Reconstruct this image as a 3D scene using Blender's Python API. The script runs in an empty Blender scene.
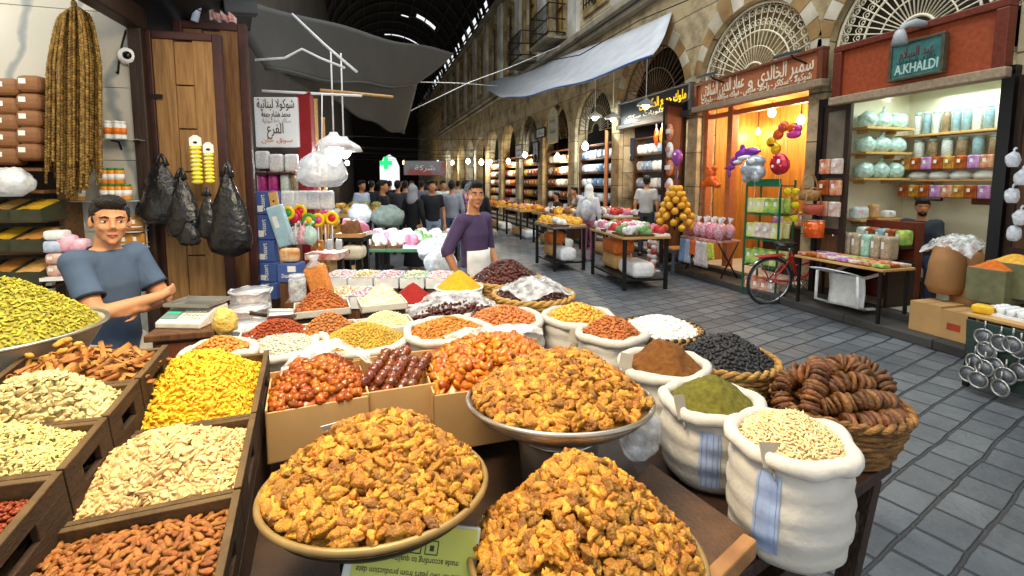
import bpy, math, random
import numpy as np
from mathutils import Vector, Matrix, Euler, noise as mnoise

sc = bpy.context.scene
C = sc.collection
PI = math.pi
rnd = random.Random(7)
nrs = np.random.RandomState(11)

# ---------------------------------------------------------------- camera, world, exposure
F, PX, PY = 480.0, 512.0, 228.0
YAW, PITCH, EYE = math.radians(16.5), math.radians(5.5), 1.7
cam_data = bpy.data.cameras.new('camera')
cam_data.sensor_width = 36
cam_data.lens = 36 * F / 1024
cam_data.shift_y = -(288 - PY) / 1024
cam_data.clip_start, cam_data.clip_end = 0.05, 300
cam = bpy.data.objects.new('camera', cam_data)
C.objects.link(cam)
cam.location = (0, 0, EYE)
cam.rotation_euler = (PI / 2 - PITCH, 0, -YAW)
sc.camera = cam

world = bpy.data.worlds.new('world')
sc.world = world
world.use_nodes = True
bg = world.node_tree.nodes['Background']
bg.inputs[0].default_value = (0.93, 0.97, 1.0, 1)
bg.inputs[1].default_value = 0.66

sc.view_settings.view_transform = 'Standard'
sc.view_settings.look = 'None'
sc.view_settings.gamma = 1
sc.view_settings.use_curve_mapping = False
sc.view_settings.exposure = 0.82


def lamp(name, kind, loc, power, color=(1, 1, 1), size=0.1, rot=None, size_y=None, spot=None):
    l = bpy.data.lights.new(name, kind)
    l.energy, l.color = power, color
    if kind == 'AREA':
        l.size = size
        if size_y:
            l.shape, l.size_y = 'RECTANGLE', size_y
    else:
        l.shadow_soft_size = size
    if spot:
        l.spot_size, l.spot_blend = spot, 0.6
    o = bpy.data.objects.new(name, l)
    C.objects.link(o)
    o.location = loc
    if rot:
        o.rotation_euler = rot
    return o


# added overhead fill in place of daylight, brightening the facade and street
lamp('street_fill_light', 'AREA', (2.6, 6.5, 9.3), 360, (0.93, 0.97, 1.0), 5.5, (0, 0, 0), 11.0)
# the warm lamps the shopkeeper hangs over the nut stall, just above the picture
WARM = (1.0, 0.80, 0.52)
lamp('stall_lamp_light', 'AREA', (-0.2, 1.2, 3.1), 66, WARM, 1.0, (0, 0, 0), 1.0)
lamp('shop_lamp_light', 'POINT', (-1.9, 2.7, 2.6), 10, (1.0, 0.86, 0.62), 0.12)
lamp('marble_lamp_light', 'POINT', (-2.45, 3.4, 2.75), 5, (1.0, 0.97, 0.9), 0.12)

# ---------------------------------------------------------------- picture point -> place
def ray(px, py):
    x, y = (px - PX) / F, (PY - py) / F
    fw = math.cos(PITCH) + y * math.sin(PITCH)
    up = y * math.cos(PITCH) - math.sin(PITCH)
    return Vector((fw * math.sin(YAW) + x * math.cos(YAW), fw * math.cos(YAW) - x * math.sin(YAW), up))


EYEV = Vector((0, 0, EYE))
def at(px, py, d): return EYEV + ray(px, py) * d
def on_z(px, py, z):
    r = ray(px, py); return EYEV + r * ((z - EYE) / r.z)
def on_x(px, py, x):
    r = ray(px, py); return EYEV + r * (x / r.x)
def on_y(px, py, y):
    r = ray(px, py); return EYEV + r * (y / r.y)


# ---------------------------------------------------------------- materials
def lin(h):
    if isinstance(h, str):
        h = h.lstrip('#')
        c = [int(h[i:i + 2], 16) / 255 for i in (0, 2, 4)]
    else:
        c = h
    return tuple(x / 12.92 if x <= 0.04045 else ((x + 0.055) / 1.055) ** 2.4 for x in c) + (1,)


_mats = {}
def mat(name, col='#888888', rough=0.6, metal=0.0, var=0.12, scale=14, bump=0.0, bscale=80, spec=0.4, trans=0.0, emit=None,
        estr=0.0, coat=0.0, alpha=1.0, isl=0.0, col2=None, stretch=None, hue=0.0, sss=0.0, ior=1.45, sharp=0.0):
    """a procedural surface: two-tone noise, optional per-piece variation and bump"""
    if name in _mats:
        return _mats[name]
    m = bpy.data.materials.new(name)
    m.use_nodes = True
    nt = m.node_tree
    N, L = nt.nodes, nt.links
    b = N['Principled BSDF']
    c = lin(col)
    tc = N.new('ShaderNodeTexCoord')
    vec = tc.outputs['Object']
    if stretch:
        mp = N.new('ShaderNodeMapping')
        mp.inputs['Scale'].default_value = stretch
        L.new(vec, mp.inputs[0]); vec = mp.outputs[0]
    out = None
    if var > 0 or col2:
        nz = N.new('ShaderNodeTexNoise')
        nz.inputs['Scale'].default_value = scale
        nz.inputs['Detail'].default_value = 6
        L.new(vec, nz.inputs['Vector'])
        rp = N.new('ShaderNodeValToRGB')
        rp.color_ramp.elements[0].position = 0.3 + sharp
        rp.color_ramp.elements[1].position = 0.7 - sharp
        if col2:
            rp.color_ramp.elements[0].color = c
            rp.color_ramp.elements[1].color = lin(col2)
        else:
            rp.color_ramp.elements[0].color = tuple(x * (1 - var) for x in c[:3]) + (1,)
            rp.color_ramp.elements[1].color = tuple(min(1, x * (1 + var)) for x in c[:3]) + (1,)
        L.new(nz.outputs['Fac'], rp.inputs[0])
        out = rp.outputs[0]
    if isl > 0:
        ge = N.new('ShaderNodeNewGeometry')
        oi = N.new('ShaderNodeObjectInfo')
        ad = N.new('ShaderNodeMath'); ad.operation = 'ADD'
        L.new(ge.outputs['Random Per Island'], ad.inputs[0]); L.new(oi.outputs['Random'], ad.inputs[1])
        fr = N.new('ShaderNodeMath'); fr.operation = 'FRACT'
        L.new(ad.outputs[0], fr.inputs[0])
        hs = N.new('ShaderNodeHueSaturation')
        mr = N.new('ShaderNodeMapRange')
        mr.inputs[3].default_value, mr.inputs[4].default_value = 1 - isl, 1 + isl
        L.new(fr.outputs[0], mr.inputs[0]); L.new(mr.outputs[0], hs.inputs['Value'])
        if hue:
            m2 = N.new('ShaderNodeMath'); m2.operation = 'MULTIPLY'; m2.inputs[1].default_value = 7.31
            f2 = N.new('ShaderNodeMath'); f2.operation = 'FRACT'
            L.new(fr.outputs[0], m2.inputs[0]); L.new(m2.outputs[0], f2.inputs[0])
            mr2 = N.new('ShaderNodeMapRange')
            mr2.inputs[3].default_value, mr2.inputs[4].default_value = 0.5 - hue, 0.5 + hue
            L.new(f2.outputs[0], mr2.inputs[0]); L.new(mr2.outputs[0], hs.inputs['Hue'])
        if out: L.new(out, hs.inputs['Color'])
        else: hs.inputs['Color'].default_value = c
        out = hs.outputs[0]
    if out: L.new(out, b.inputs['Base Color'])
    else: b.inputs['Base Color'].default_value = c
    b.inputs['Roughness'].default_value = rough
    b.inputs['Metallic'].default_value = metal
    b.inputs['Specular IOR Level'].default_value = spec
    b.inputs['Transmission Weight'].default_value = trans
    b.inputs['IOR'].default_value = ior
    b.inputs['Coat Weight'].default_value = coat
    b.inputs['Alpha'].default_value = alpha
    if sss:
        b.inputs['Subsurface Weight'].default_value = sss
        b.inputs['Subsurface Radius'].default_value = (0.02, 0.008, 0.004)
    if emit:
        b.inputs['Emission Color'].default_value = lin(emit)
        b.inputs['Emission Strength'].default_value = estr
    if bump:
        bn = N.new('ShaderNodeTexNoise')
        bn.inputs['Scale'].default_value = bscale
        bn.inputs['Detail'].default_value = 5
        L.new(vec, bn.inputs['Vector'])
        bp = N.new('ShaderNodeBump')
        bp.inputs['Strength'].default_value = bump
        bp.inputs['Distance'].default_value = 0.02
        L.new(bn.outputs['Fac'], bp.inputs['Height']); L.new(bp.outputs[0], b.inputs['Normal'])
    _mats[name] = m
    return m


def wood(name, col, col2, rough=0.6, scale=3.0, axis=2, bump=0.25):
    s = [14, 14, 14]; s[axis] = 1.2
    return mat(name, col, rough, col2=col2, scale=scale, stretch=tuple(s), bump=bump, bscale=scale * 3)


def see_through(name, tint='#ffffff', clear=0.55, rough=0.12, bump=0.0, bscale=30):
    """thin clear plastic film: part transparent, part glossy white"""
    if name in _mats: return _mats[name]
    m = bpy.data.materials.new(name); m.use_nodes = True
    nt = m.node_tree; N, L = nt.nodes, nt.links
    b = N['Principled BSDF']
    b.inputs['Base Color'].default_value = lin(tint)
    b.inputs['Roughness'].default_value = rough
    b.inputs['Specular IOR Level'].default_value = 0.8
    tc = N.new('ShaderNodeTexCoord')
    nz = N.new('ShaderNodeTexNoise'); nz.inputs['Scale'].default_value = bscale; nz.inputs['Detail'].default_value = 4
    L.new(tc.outputs['Object'], nz.inputs['Vector'])
    mr = N.new('ShaderNodeMapRange')
    mr.inputs[1].default_value, mr.inputs[2].default_value = 0.35, 0.7
    mr.inputs[3].default_value, mr.inputs[4].default_value = max(0, 1 - clear - 0.2), min(1, 1 - clear + 0.3)
    L.new(nz.outputs['Fac'], mr.inputs[0]); L.new(mr.outputs[0], b.inputs['Alpha'])
    bp = N.new('ShaderNodeBump'); bp.inputs['Strength'].default_value = 0.8; bp.inputs['Distance'].default_value = 0.02
    L.new(nz.outputs['Fac'], bp.inputs['Height']); L.new(bp.outputs[0], b.inputs['Normal'])
    _mats[name] = m
    return m


# ---------------------------------------------------------------- mesh building
class MB:
    def __init__(s):
        s.v, s.f, s.m, s.s = [], [], [], []

    def add(s, V, Fc, mi=0, smooth=False, M=None):
        o = len(s.v)
        s.v += [tuple(M @ Vector(p)) for p in V] if M is not None else [tuple(p) for p in V]
        for f in Fc:
            s.f.append(tuple(i + o for i in f)); s.m.append(mi); s.s.append(smooth)
        return s

    def box(s, c, d, mi=0, M=None, rz=0.0, taper=1.0, rx=0.0, ry=0.0):
        x, y, z = d[0] / 2, d[1] / 2, d[2] / 2
        t = taper
        V = [(-x, -y, -z), (x, -y, -z), (x, y, -z), (-x, y, -z), (-x * t, -y * t, z), (x * t, -y * t, z), (x * t, y * t, z), (-x * t, y * t, z)]
        T = Matrix.Translation(c) @ Euler((rx, ry, rz)).to_matrix().to_4x4()
        if M is not None: T = M @ T
        return s.add(V, [(0, 3, 2, 1), (4, 5, 6, 7), (0, 1, 5, 4), (1, 2, 6, 5), (2, 3, 7, 6), (3, 0, 4, 7)], mi, False, T)

    def span(s, a, b, mi=0, M=None):
        a, b = Vector(a), Vector(b)
        return s.box((a + b) / 2, [abs(q) for q in (b - a)], mi, M)

    def bar(s, a, b, w, h, mi=0, up=(0, 0, 1)):
        a, b = Vector(a), Vector(b)
        d = (b - a); n = d.normalized()
        u = Vector(up)
        if abs(n.dot(u)) > 0.98: u = Vector((1, 0, 0))
        x = n.cross(u).normalized(); u = x.cross(n)
        T = Matrix((x.to_4d(), n.to_4d(), u.to_4d(), (0, 0, 0, 1))).transposed()
        T.col[3] = ((a + b) / 2).to_4d()
        for i in range(3): T[3][i] = 0
        return s.box((0, 0, 0), (w, d.length, h), mi, T)

    def tube(s, pts, r, n=8, mi=0, cap=True, M=None, smooth=True, squash=None, closed=False):
        P = [Vector(p) for p in pts]
        R = list(r) if isinstance(r, (list, tuple)) else [r] * len(P)
        V, Fc = [], []
        pu = None
        k = len(P)
        for i, p in enumerate(P):
            if closed: t = P[(i + 1) % k] - P[i - 1]
            else: t = P[min(i + 1, k - 1)] - P[max(i - 1, 0)]
            t = t.normalized() if t.length > 1e-9 else Vector((0, 0, 1))
            if pu is None:
                u = Vector((0, 0, 1)) if abs(t.z) < 0.95 else Vector((1, 0, 0))
            else: u = pu
            x = t.cross(u)
            if x.length < 1e-6: x = t.cross(Vector((0, 1, 0)))
            x.normalize(); u = x.cross(t).normalized(); pu = u
            for j in range(n):
                a = 2 * PI * j / n
                q = x * math.cos(a) + u * math.sin(a) * (squash or 1)
                V.append(p + q * R[i])
        for i in range(k if closed else k - 1):
            for j in range(n):
                a, b2 = i * n, ((i + 1) % k) * n
                Fc.append((a + j, a + (j + 1) % n, b2 + (j + 1) % n, b2 + j))
        if cap and not closed:
            Fc.append(tuple(range(n - 1, -1, -1)))
            Fc.append(tuple(range((k - 1) * n, k * n)))
        return s.add(V, Fc, mi, smooth, M)

    def lathe(s, prof, n=24, c=(0, 0, 0), mi=0, M=None, smooth=True, sx=1.0, sy=1.0, wob=0.0, seed=0):
        V, Fc = [], []
        k = len(prof)
        for i, (r, z) in enumerate(prof):
            for j in range(n):
                a = 2 * PI * j / n
                w = 1 + (wob * mnoise.noise((math.cos(a) * 1.7 + seed, math.sin(a) * 1.7, z * 9)) if wob else 0)
                V.append((c[0] + r * w * math.cos(a) * sx, c[1] + r * w * math.sin(a) * sy, c[2] + z))
        for i in range(k - 1):
            for j in range(n):
                Fc.append((i * n + j, i * n + (j + 1) % n, (i + 1) * n + (j + 1) % n, (i + 1) * n + j))
        if prof[0][0] > 1e-6: Fc.append(tuple(range(n - 1, -1, -1)))
        if prof[-1][0] > 1e-6: Fc.append(tuple(range((k - 1) * n, k * n)))
        return s.add(V, Fc, mi, smooth, M)

    def ball(s, c, r, n=12, k=8, mi=0, M=None, wob=0.0, seed=0, freq=3.0):
        r = (r, r, r) if isinstance(r, (int, float)) else r
        V, Fc = [(0, 0, -1)], []
        for i in range(1, k):
            ph = -PI / 2 + PI * i / k
            for j in range(n):
                a = 2 * PI * j / n
                V.append((math.cos(ph) * math.cos(a), math.cos(ph) * math.sin(a), math.sin(ph)))
        V.append((0, 0, 1))
        if wob:
            W = []
            for p in V:
                q = 1 + wob * mnoise.noise(Vector(p) * freq + Vector((seed, seed * 1.7, 0)))
                W.append((p[0] * q, p[1] * q, p[2] * q))
            V = W
        V = [(c[0] + p[0] * r[0], c[1] + p[1] * r[1], c[2] + p[2] * r[2]) for p in V]
        for j in range(n): Fc.append((0, 1 + (j + 1) % n, 1 + j))
        for i in range(k - 2):
            for j in range(n):
                a, b2 = 1 + i * n, 1 + (i + 1) * n
                Fc.append((a + j, a + (j + 1) % n, b2 + (j + 1) % n, b2 + j))
        a = 1 + (k - 2) * n; t = len(V) - 1
        for j in range(n): Fc.append((a + j, a + (j + 1) % n, t))
        return s.add(V, Fc, mi, True, M)

    def prism(s, poly, h0, h1, mi=0, M=None):
        """polygon in local xy pulled from z=h0 to z=h1"""
        n = len(poly)
        V = [(p[0], p[1], h0) for p in poly] + [(p[0], p[1], h1) for p in poly]
        Fc = [tuple(range(n - 1, -1, -1)), tuple(range(n, 2 * n))]
        Fc += [(i, (i + 1) % n, n + (i + 1) % n, n + i) for i in range(n)]
        return s.add(V, Fc, mi, False, M)

    def sheet(s, fn, nu, nv, mi=0, smooth=True, M=None):
        V = [fn(i / nu, j / nv) for i in range(nu + 1) for j in range(nv + 1)]
        Fc = [(i * (nv + 1) + j, (i + 1) * (nv + 1) + j, (i + 1) * (nv + 1) + j + 1, i * (nv + 1) + j + 1) for i in range(nu) for j in range(nv)]
        return s.add(V, Fc, mi, smooth, M)

    def mesh(s, name, mats):
        me = bpy.data.meshes.new(name)
        me.from_pydata(s.v, [], s.f)
        for m in (mats if isinstance(mats, (list, tuple)) else [mats]): me.materials.append(m)
        me.polygons.foreach_set('material_index', s.m)
        me.polygons.foreach_set('use_smooth', s.s)
        me.update()
        return me

    def build(s, name, mats, parent=None, bevel=0.0, solid=0.0, sub=0, kind=None, label=None, seg=2):
        o = bpy.data.objects.new(name, s.mesh(name, mats))
        C.objects.link(o)
        if parent is not None: o.parent = parent
        if solid:
            k = o.modifiers.new('solid', 'SOLIDIFY'); k.thickness = solid; k.offset = 0
        if bevel:
            k = o.modifiers.new('bevel', 'BEVEL'); k.width = bevel; k.segments = seg; k.limit_method = 'ANGLE'
        if sub:
            k = o.modifiers.new('sub', 'SUBSURF'); k.levels = k.render_levels = sub
        if kind: o['kind'] = kind
        if label: o['label'] = label
        return o


def tag(o, label, cat, group=None, kind=None):
    o['label'], o['category'] = label, cat
    if group: o['group'] = group
    if kind: o['kind'] = kind
    return o


def thing(name, label, cat, loc=(0, 0, 0), rz=0.0, group=None, rot=None, scale=1.0):
    o = bpy.data.objects.new(name, None)
    C.objects.link(o)
    o.empty_display_size = 0.05
    o.location = loc
    o.rotation_euler = rot if rot else (0, 0, rz)
    o.scale = (scale,) * 3
    return tag(o, label, cat, group)


def place(o, loc, rz=0.0, rot=None):
    o.location = loc
    o.rotation_euler = rot if rot else (0, 0, rz)
    return o


_kids = {}
def dup(o, loc=None, rz=None, label=None, group=None, rot=None, scale=None):
    """a copy of a thing with copies of its parts and sub-parts"""
    def rec(q, par):
        c = q.copy(); C.objects.link(c)
        if par is not None: c.parent = par
        if q not in _kids: _kids[q] = list(q.children)
        for k in _kids[q]: rec(k, c)
        return c
    c = rec(o, None)
    if loc is not None: c.location = loc
    if rz is not None: c.rotation_euler = (0, 0, rz)
    if rot is not None: c.rotation_euler = rot
    if scale is not None: c.scale = (scale,) * 3 if isinstance(scale, (int, float)) else scale
    if label: c['label'] = label
    if group: c['group'] = group
    return c


def structure(name, mb, mats, bevel=0.0):
    return mb.build(name, mats, None, bevel, kind='structure')


def scatter(name, variants, T, mats, parent=None, smooth=True):
    """one mesh from many small pieces: variants = [(V, F)], T = [(variant, 4x4)]"""
    by = {}
    for k, m in T: by.setdefault(k, []).append(np.array(m, dtype=np.float32))
    Vs, Ls, off = [], [], 0
    Ss = []
    for k, ms in by.items():
        V, Fc = variants[k]
        V = np.array(V, dtype=np.float32)
        A = np.stack(ms)
        W = np.einsum('nij,vj->nvi', A[:, :3, :3], V) + A[:, None, :3, 3]
        Vs.append(W.reshape(-1, 3))
        sizes = np.array([len(f) for f in Fc]); flat = np.concatenate([np.array(f) for f in Fc])
        idx = flat[None, :] + (np.arange(len(ms)) * len(V))[:, None] + off
        Ls.append(idx.reshape(-1)); Ss.append(np.tile(sizes, len(ms)))
        off += len(V) * len(ms)
    V = np.concatenate(Vs); Lp = np.concatenate(Ls).astype(np.int32); S = np.concatenate(Ss).astype(np.int32)
    me = bpy.data.meshes.new(name)
    me.vertices.add(len(V)); me.vertices.foreach_set('co', V.reshape(-1))
    me.loops.add(len(Lp)); me.loops.foreach_set('vertex_index', Lp)
    st = np.concatenate([[0], np.cumsum(S)[:-1]]).astype(np.int32)
    me.polygons.add(len(S)); me.polygons.foreach_set('loop_start', st)
    try: me.polygons.foreach_set('loop_total', S)
    except Exception: pass
    me.polygons.foreach_set('use_smooth', np.full(len(S), smooth))
    me.update(calc_edges=True); me.validate()
    me.materials.append(mats)
    o = bpy.data.objects.new(name, me); C.objects.link(o)
    if parent is not None: o.parent = parent
    return o


# ---------------------------------------------------------------- lettering
_AR = {'ا': 'ﺍﺎ', 'أ': 'ﺃﺄ', 'ب': 'ﺏﺐﺑﺒ', 'ت': 'ﺕﺖﺗﺘ', 'ج': 'ﺝﺞﺟﺠ', 'ح': 'ﺡﺢﺣﺤ', 'خ': 'ﺥﺦﺧﺨ', 'د': 'ﺩﺪ', 'ر': 'ﺭﺮ', 'س': 'ﺱﺲﺳﺴ', 'ش': 'ﺵﺶﺷﺸ',
       'ط': 'ﻁﻂﻃﻄ', 'ع': 'ﻉﻊﻋﻌ', 'ف': 'ﻑﻒﻓﻔ', 'ق': 'ﻕﻖﻗﻘ', 'ك': 'ﻙﻚﻛﻜ', 'ل': 'ﻝﻞﻟﻠ', 'م': 'ﻡﻢﻣﻤ', 'ن': 'ﻥﻦﻧﻨ', 'ه': 'ﻩﻪﻫﻬ', 'و': 'ﻭﻮ',
       'ي': 'ﻱﻲﻳﻴ', 'ة': 'ﺓﺔ', 'ى': 'ﻯﻰ', 'لا': 'ﻻﻼ', 'ص': 'ﺹﺺﺻﺼ', 'ز': 'ﺯﺰ'}
def arabic(t):
    """joined letter forms in left-to-right drawing order"""
    t = t.replace('لا', '\x01')
    f = lambda ch: _AR['لا'] if ch == '\x01' else _AR.get(ch)
    out = ''
    for i, ch in enumerate(t):
        a = f(ch)
        if not a: out += ch; continue
        p = f(t[i - 1]) if i else None
        q = f(t[i + 1]) if i + 1 < len(t) else None
        pj, nj = bool(p and len(p) == 4), bool(q) and len(a) == 4
        if len(a) == 2: out += a[1 if pj else 0]
        else: out += a[(3 if nj else 1) if pj else (2 if nj else 0)]
    return out[::-1]


def lettering(text, size, m, parent, loc, rot=(PI / 2, 0, 0), depth=0.002, width=None, name='lettering', bold=0.0):
    c = bpy.data.curves.new('text', 'FONT')
    c.body = text; c.size = size; c.align_x = 'CENTER'; c.align_y = 'CENTER'; c.extrude = depth; c.resolution_u = 2; c.offset = bold
    o = bpy.data.objects.new('text', c); C.objects.link(o)
    bpy.context.view_layer.update()
    me = bpy.data.meshes.new_from_object(o.evaluated_get(bpy.context.evaluated_depsgraph_get()))
    bpy.data.objects.remove(o); bpy.data.curves.remove(c)
    if width:
        n = len(me.vertices); a = np.empty(n * 3, dtype=np.float32); me.vertices.foreach_get('co', a); a = a.reshape(-1, 3)
        w = a[:, 0].max() - a[:, 0].min()
        a[:, 0] *= width / max(w, 1e-6); me.vertices.foreach_set('co', a.reshape(-1))
    me.materials.clear(); me.materials.append(m)
    o = bpy.data.objects.new(name, me); C.objects.link(o)
    o.parent = parent; o.location = loc; o.rotation_euler = rot
    return o

# ================================================================ the setting
def stone_mat(name, c1, c2, mortar, bw, bh, ms=0.02, rot=(0, 0, 0), bump=0.6, stain='#3a2c1c', stain_amt=0.5, rough=0.85, stain_scale=0.9, offs=0.5, pos=0.44):
    m = bpy.data.materials.new(name); m.use_nodes = True
    nt = m.node_tree; N, L = nt.nodes, nt.links
    b = N['Principled BSDF']; b.inputs['Roughness'].default_value = rough
    b.inputs['Specular IOR Level'].default_value = 0.35
    tc = N.new('ShaderNodeTexCoord'); mp = N.new('ShaderNodeMapping')
    mp.inputs['Rotation'].default_value = rot
    L.new(tc.outputs['Object'], mp.inputs[0])
    wn = N.new('ShaderNodeTexNoise'); wn.inputs['Scale'].default_value = 2.2; wn.inputs['Detail'].default_value = 3
    L.new(mp.outputs[0], wn.inputs['Vector'])
    mx = N.new('ShaderNodeMix'); mx.data_type = 'VECTOR'; mx.inputs['Factor'].default_value = 0.05
    L.new(mp.outputs[0], mx.inputs[4]); L.new(wn.outputs['Color'], mx.inputs[5])
    br = N.new('ShaderNodeTexBrick')
    br.inputs['Color1'].default_value, br.inputs['Color2'].default_value, br.inputs['Mortar'].default_value = lin(c1), lin(c2), lin(mortar)
    br.inputs['Scale'].default_value = 1.0
    br.inputs['Mortar Size'].default_value = ms; br.inputs['Mortar Smooth'].default_value = 0.6
    br.inputs['Brick Width'].default_value, br.inputs['Row Height'].default_value = bw, bh
    br.offset = offs
    L.new(mx.outputs[1], br.inputs['Vector'])
    nz = N.new('ShaderNodeTexNoise'); nz.inputs['Scale'].default_value = stain_scale; nz.inputs['Detail'].default_value = 8; nz.inputs['Roughness'].default_value = 0.7
    L.new(mp.outputs[0], nz.inputs['Vector'])
    rp = N.new('ShaderNodeValToRGB'); rp.color_ramp.elements[0].position = pos; rp.color_ramp.elements[1].position = 0.68
    rp.color_ramp.elements[0].color = (0, 0, 0, 1); rp.color_ramp.elements[1].color = (stain_amt,) * 3 + (1,)
    L.new(nz.outputs['Fac'], rp.inputs[0])
    mc = N.new('ShaderNodeMix'); mc.data_type = 'RGBA'
    L.new(rp.outputs[0], mc.inputs[0]); L.new(br.outputs['Color'], mc.inputs[6]); mc.inputs[7].default_value = lin(stain)
    L.new(mc.outputs[2], b.inputs['Base Color'])
    fn = N.new('ShaderNodeTexNoise'); fn.inputs['Scale'].default_value = 30; fn.inputs['Detail'].default_value = 6
    L.new(mp.outputs[0], fn.inputs['Vector'])
    ma = N.new('ShaderNodeMath'); ma.operation = 'MULTIPLY_ADD'; ma.inputs[1].default_value = -1.0
    L.new(br.outputs['Fac'], ma.inputs[0])
    m2 = N.new('ShaderNodeMath'); m2.operation = 'MULTIPLY'; m2.inputs[1].default_value = 0.35
    L.new(fn.outputs['Fac'], m2.inputs[0]); L.new(m2.outputs[0], ma.inputs[2])
    bp = N.new('ShaderNodeBump'); bp.inputs['Strength'].default_value = bump; bp.inputs['Distance'].default_value = 0.03
    L.new(ma.outputs[0], bp.inputs['Height']); L.new(bp.outputs[0], b.inputs['Normal'])
    _mats[name] = m
    return m


m_pave = stone_mat('paving', '#6d7276', '#565b60', '#383a3d', 0.25, 0.20, 0.012, (0, 0, math.radians(-16)), 0.8, '#3f4347', 0.8, 0.5, 1.3)
m_facade = stone_mat('old_stone', '#d6c8a6', '#b09c74', '#6a5a40', 0.62, 0.34, 0.010, (PI / 2, 0, PI / 2), 0.8, '#3a2d1c', 0.9, 0.9, 1.5)
m_stonegrey = stone_mat('grey_stone', '#a39a85', '#877d68', '#4b4438', 0.6, 0.32, 0.010, (PI / 2, 0, PI / 2), 0.6, '#2c241a', 0.75, 0.9, 0.8)
m_dark = mat('dark_recess', '#1f1b18', 0.95)
m_darkplaster = mat('dark_plaster', '#2b2622', 0.95, bump=0.3, bscale=5)  # even dark brown plaster with faint noise and bump
m_iron = mat('wrought_iron', '#2c2a28', 0.5, 0.6)
m_cream_iron = mat('cream_painted_iron', '#e9dfc2', 0.5)
m_oak = wood('aged_wood', '#4a2f1d', '#6e4a2c')
m_brownwood = wood('brown_wood', '#5a2c18', '#7d452a', 0.5)
m_darkwood = wood('dark_wood', '#241812', '#3a281e', 0.5)
m_plaster = mat('cream_plaster', '#d9cfb4', 0.85, bump=0.15, bscale=9, scale=3)
m_kerb = stone_mat('kerb_stone', '#4c4a47', '#3d3b39', '#242321', 0.9, 0.5, 0.01, (0, 0, PI / 2), 0.5, '#27241f', 0.6, 0.7, 1.5)

# ground
mb = MB(); mb.span((-6, -3, -0.2), (9, 64, 0))
structure('ground', mb, m_pave)
mb = MB(); mb.span((5.45, -1, 0.0), (5.85, 34, 0.10)); mb.span((5.85, -1, 0.0), (6.02, 34, 0.18))
structure('trim_kerb', mb, m_kerb, 0.012)
mb = MB(); mb.span((6.02, -1, 0.0), (8.6, 44, 0.18))
structure('floor_shops', mb, mat('shop_floor', '#b9b3a4', 0.5, scale=3))

# right-hand facade: arched shop openings below, a storey of windows above
XF = 5.95
# local (x, y, z) of a prism -> world (z, x, y): polygon lies in the YZ plane
YZ = Matrix(((0, 0, 1, 0), (1, 0, 0, 0), (0, 1, 0, 0), (0, 0, 0, 1)))
bays = [(0.3, 2.9), (3.15, 5.15), (5.42, 7.8), (8.2, 10.75)] + [(11.15 + 2.8 * k, 13.45 + 2.8 * k) for k in range(11)]
def arch_poly(y0, y1, ya, yb, zs, ztop, n=18):
    r = (yb - ya) / 2; c = (ya + yb) / 2
    rise = r * 0.98
    P = [(y0, 0), (ya, 0), (ya, zs)]
    P += [(c - r * math.cos(PI * i / n), zs + rise * math.sin(PI * i / n)) for i in range(1, n)]
    return P + [(yb, zs), (yb, 0), (y1, 0), (y1, ztop), (y0, ztop)]


mb = MB()
ZT = 5.75
edges = [-1.0] + [(bays[i][1] + bays[i + 1][0]) / 2 for i in range(len(bays) - 1)] + [44]
for i, (a, b) in enumerate(bays):
    mb.prism(arch_poly(edges[i], edges[i + 1], a, b, 3.4 if i < 4 else 3.1, ZT), XF, XF + 0.42, 0, YZ)
structure('wall_right', mb, m_facade)
# upper storey with tall window openings cut between pale buttress strips
mb = MB(); mb2 = MB()
wins = []
edge_y = -1.0
for i, (a, b) in enumerate(bays):
    c = (a + b) / 2
    hw = 0.62
    wins.append((c, hw))
    mb.span((XF + 0.08, edge_y, ZT), (XF + 0.5, c - hw, 10.0))
    mb.span((XF + 0.08, c - hw, ZT), (XF + 0.5, c + hw, 6.45))
    mb.span((XF + 0.08, c - hw, 9.2), (XF + 0.5, c + hw, 10.0))
    edge_y = c + hw
    mb2.span((XF - 0.04, edges[i] - 0.33, ZT + 0.28), (XF + 0.12, edges[i] + 0.33, 9.75))
mb.span((XF + 0.08, edge_y, ZT), (XF + 0.5, 62, 10.0)); mb.span((XF, 44, 0), (XF + 0.5, 62, ZT))
structure('wall_right_upper', mb, m_facade)
structure('trim_buttress', mb2, mat('pale_stone', '#d8d4c6', 0.85, col2='#8d8676', scale=1.3, bump=0.4, bscale=6), 0.02)
mb = MB(); mb.span((XF - 0.28, -1, ZT - 0.05), (XF + 0.3, 44, ZT + 0.12)); mb.span((XF - 0.16, -1, ZT - 0.22), (XF + 0.3, 44, ZT - 0.05)); mb.span((XF - 0.2, -1, 9.75), (XF + 0.3, 64, 10.0))
structure('trim_cornice', mb, m_stonegrey, 0.03)
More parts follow.
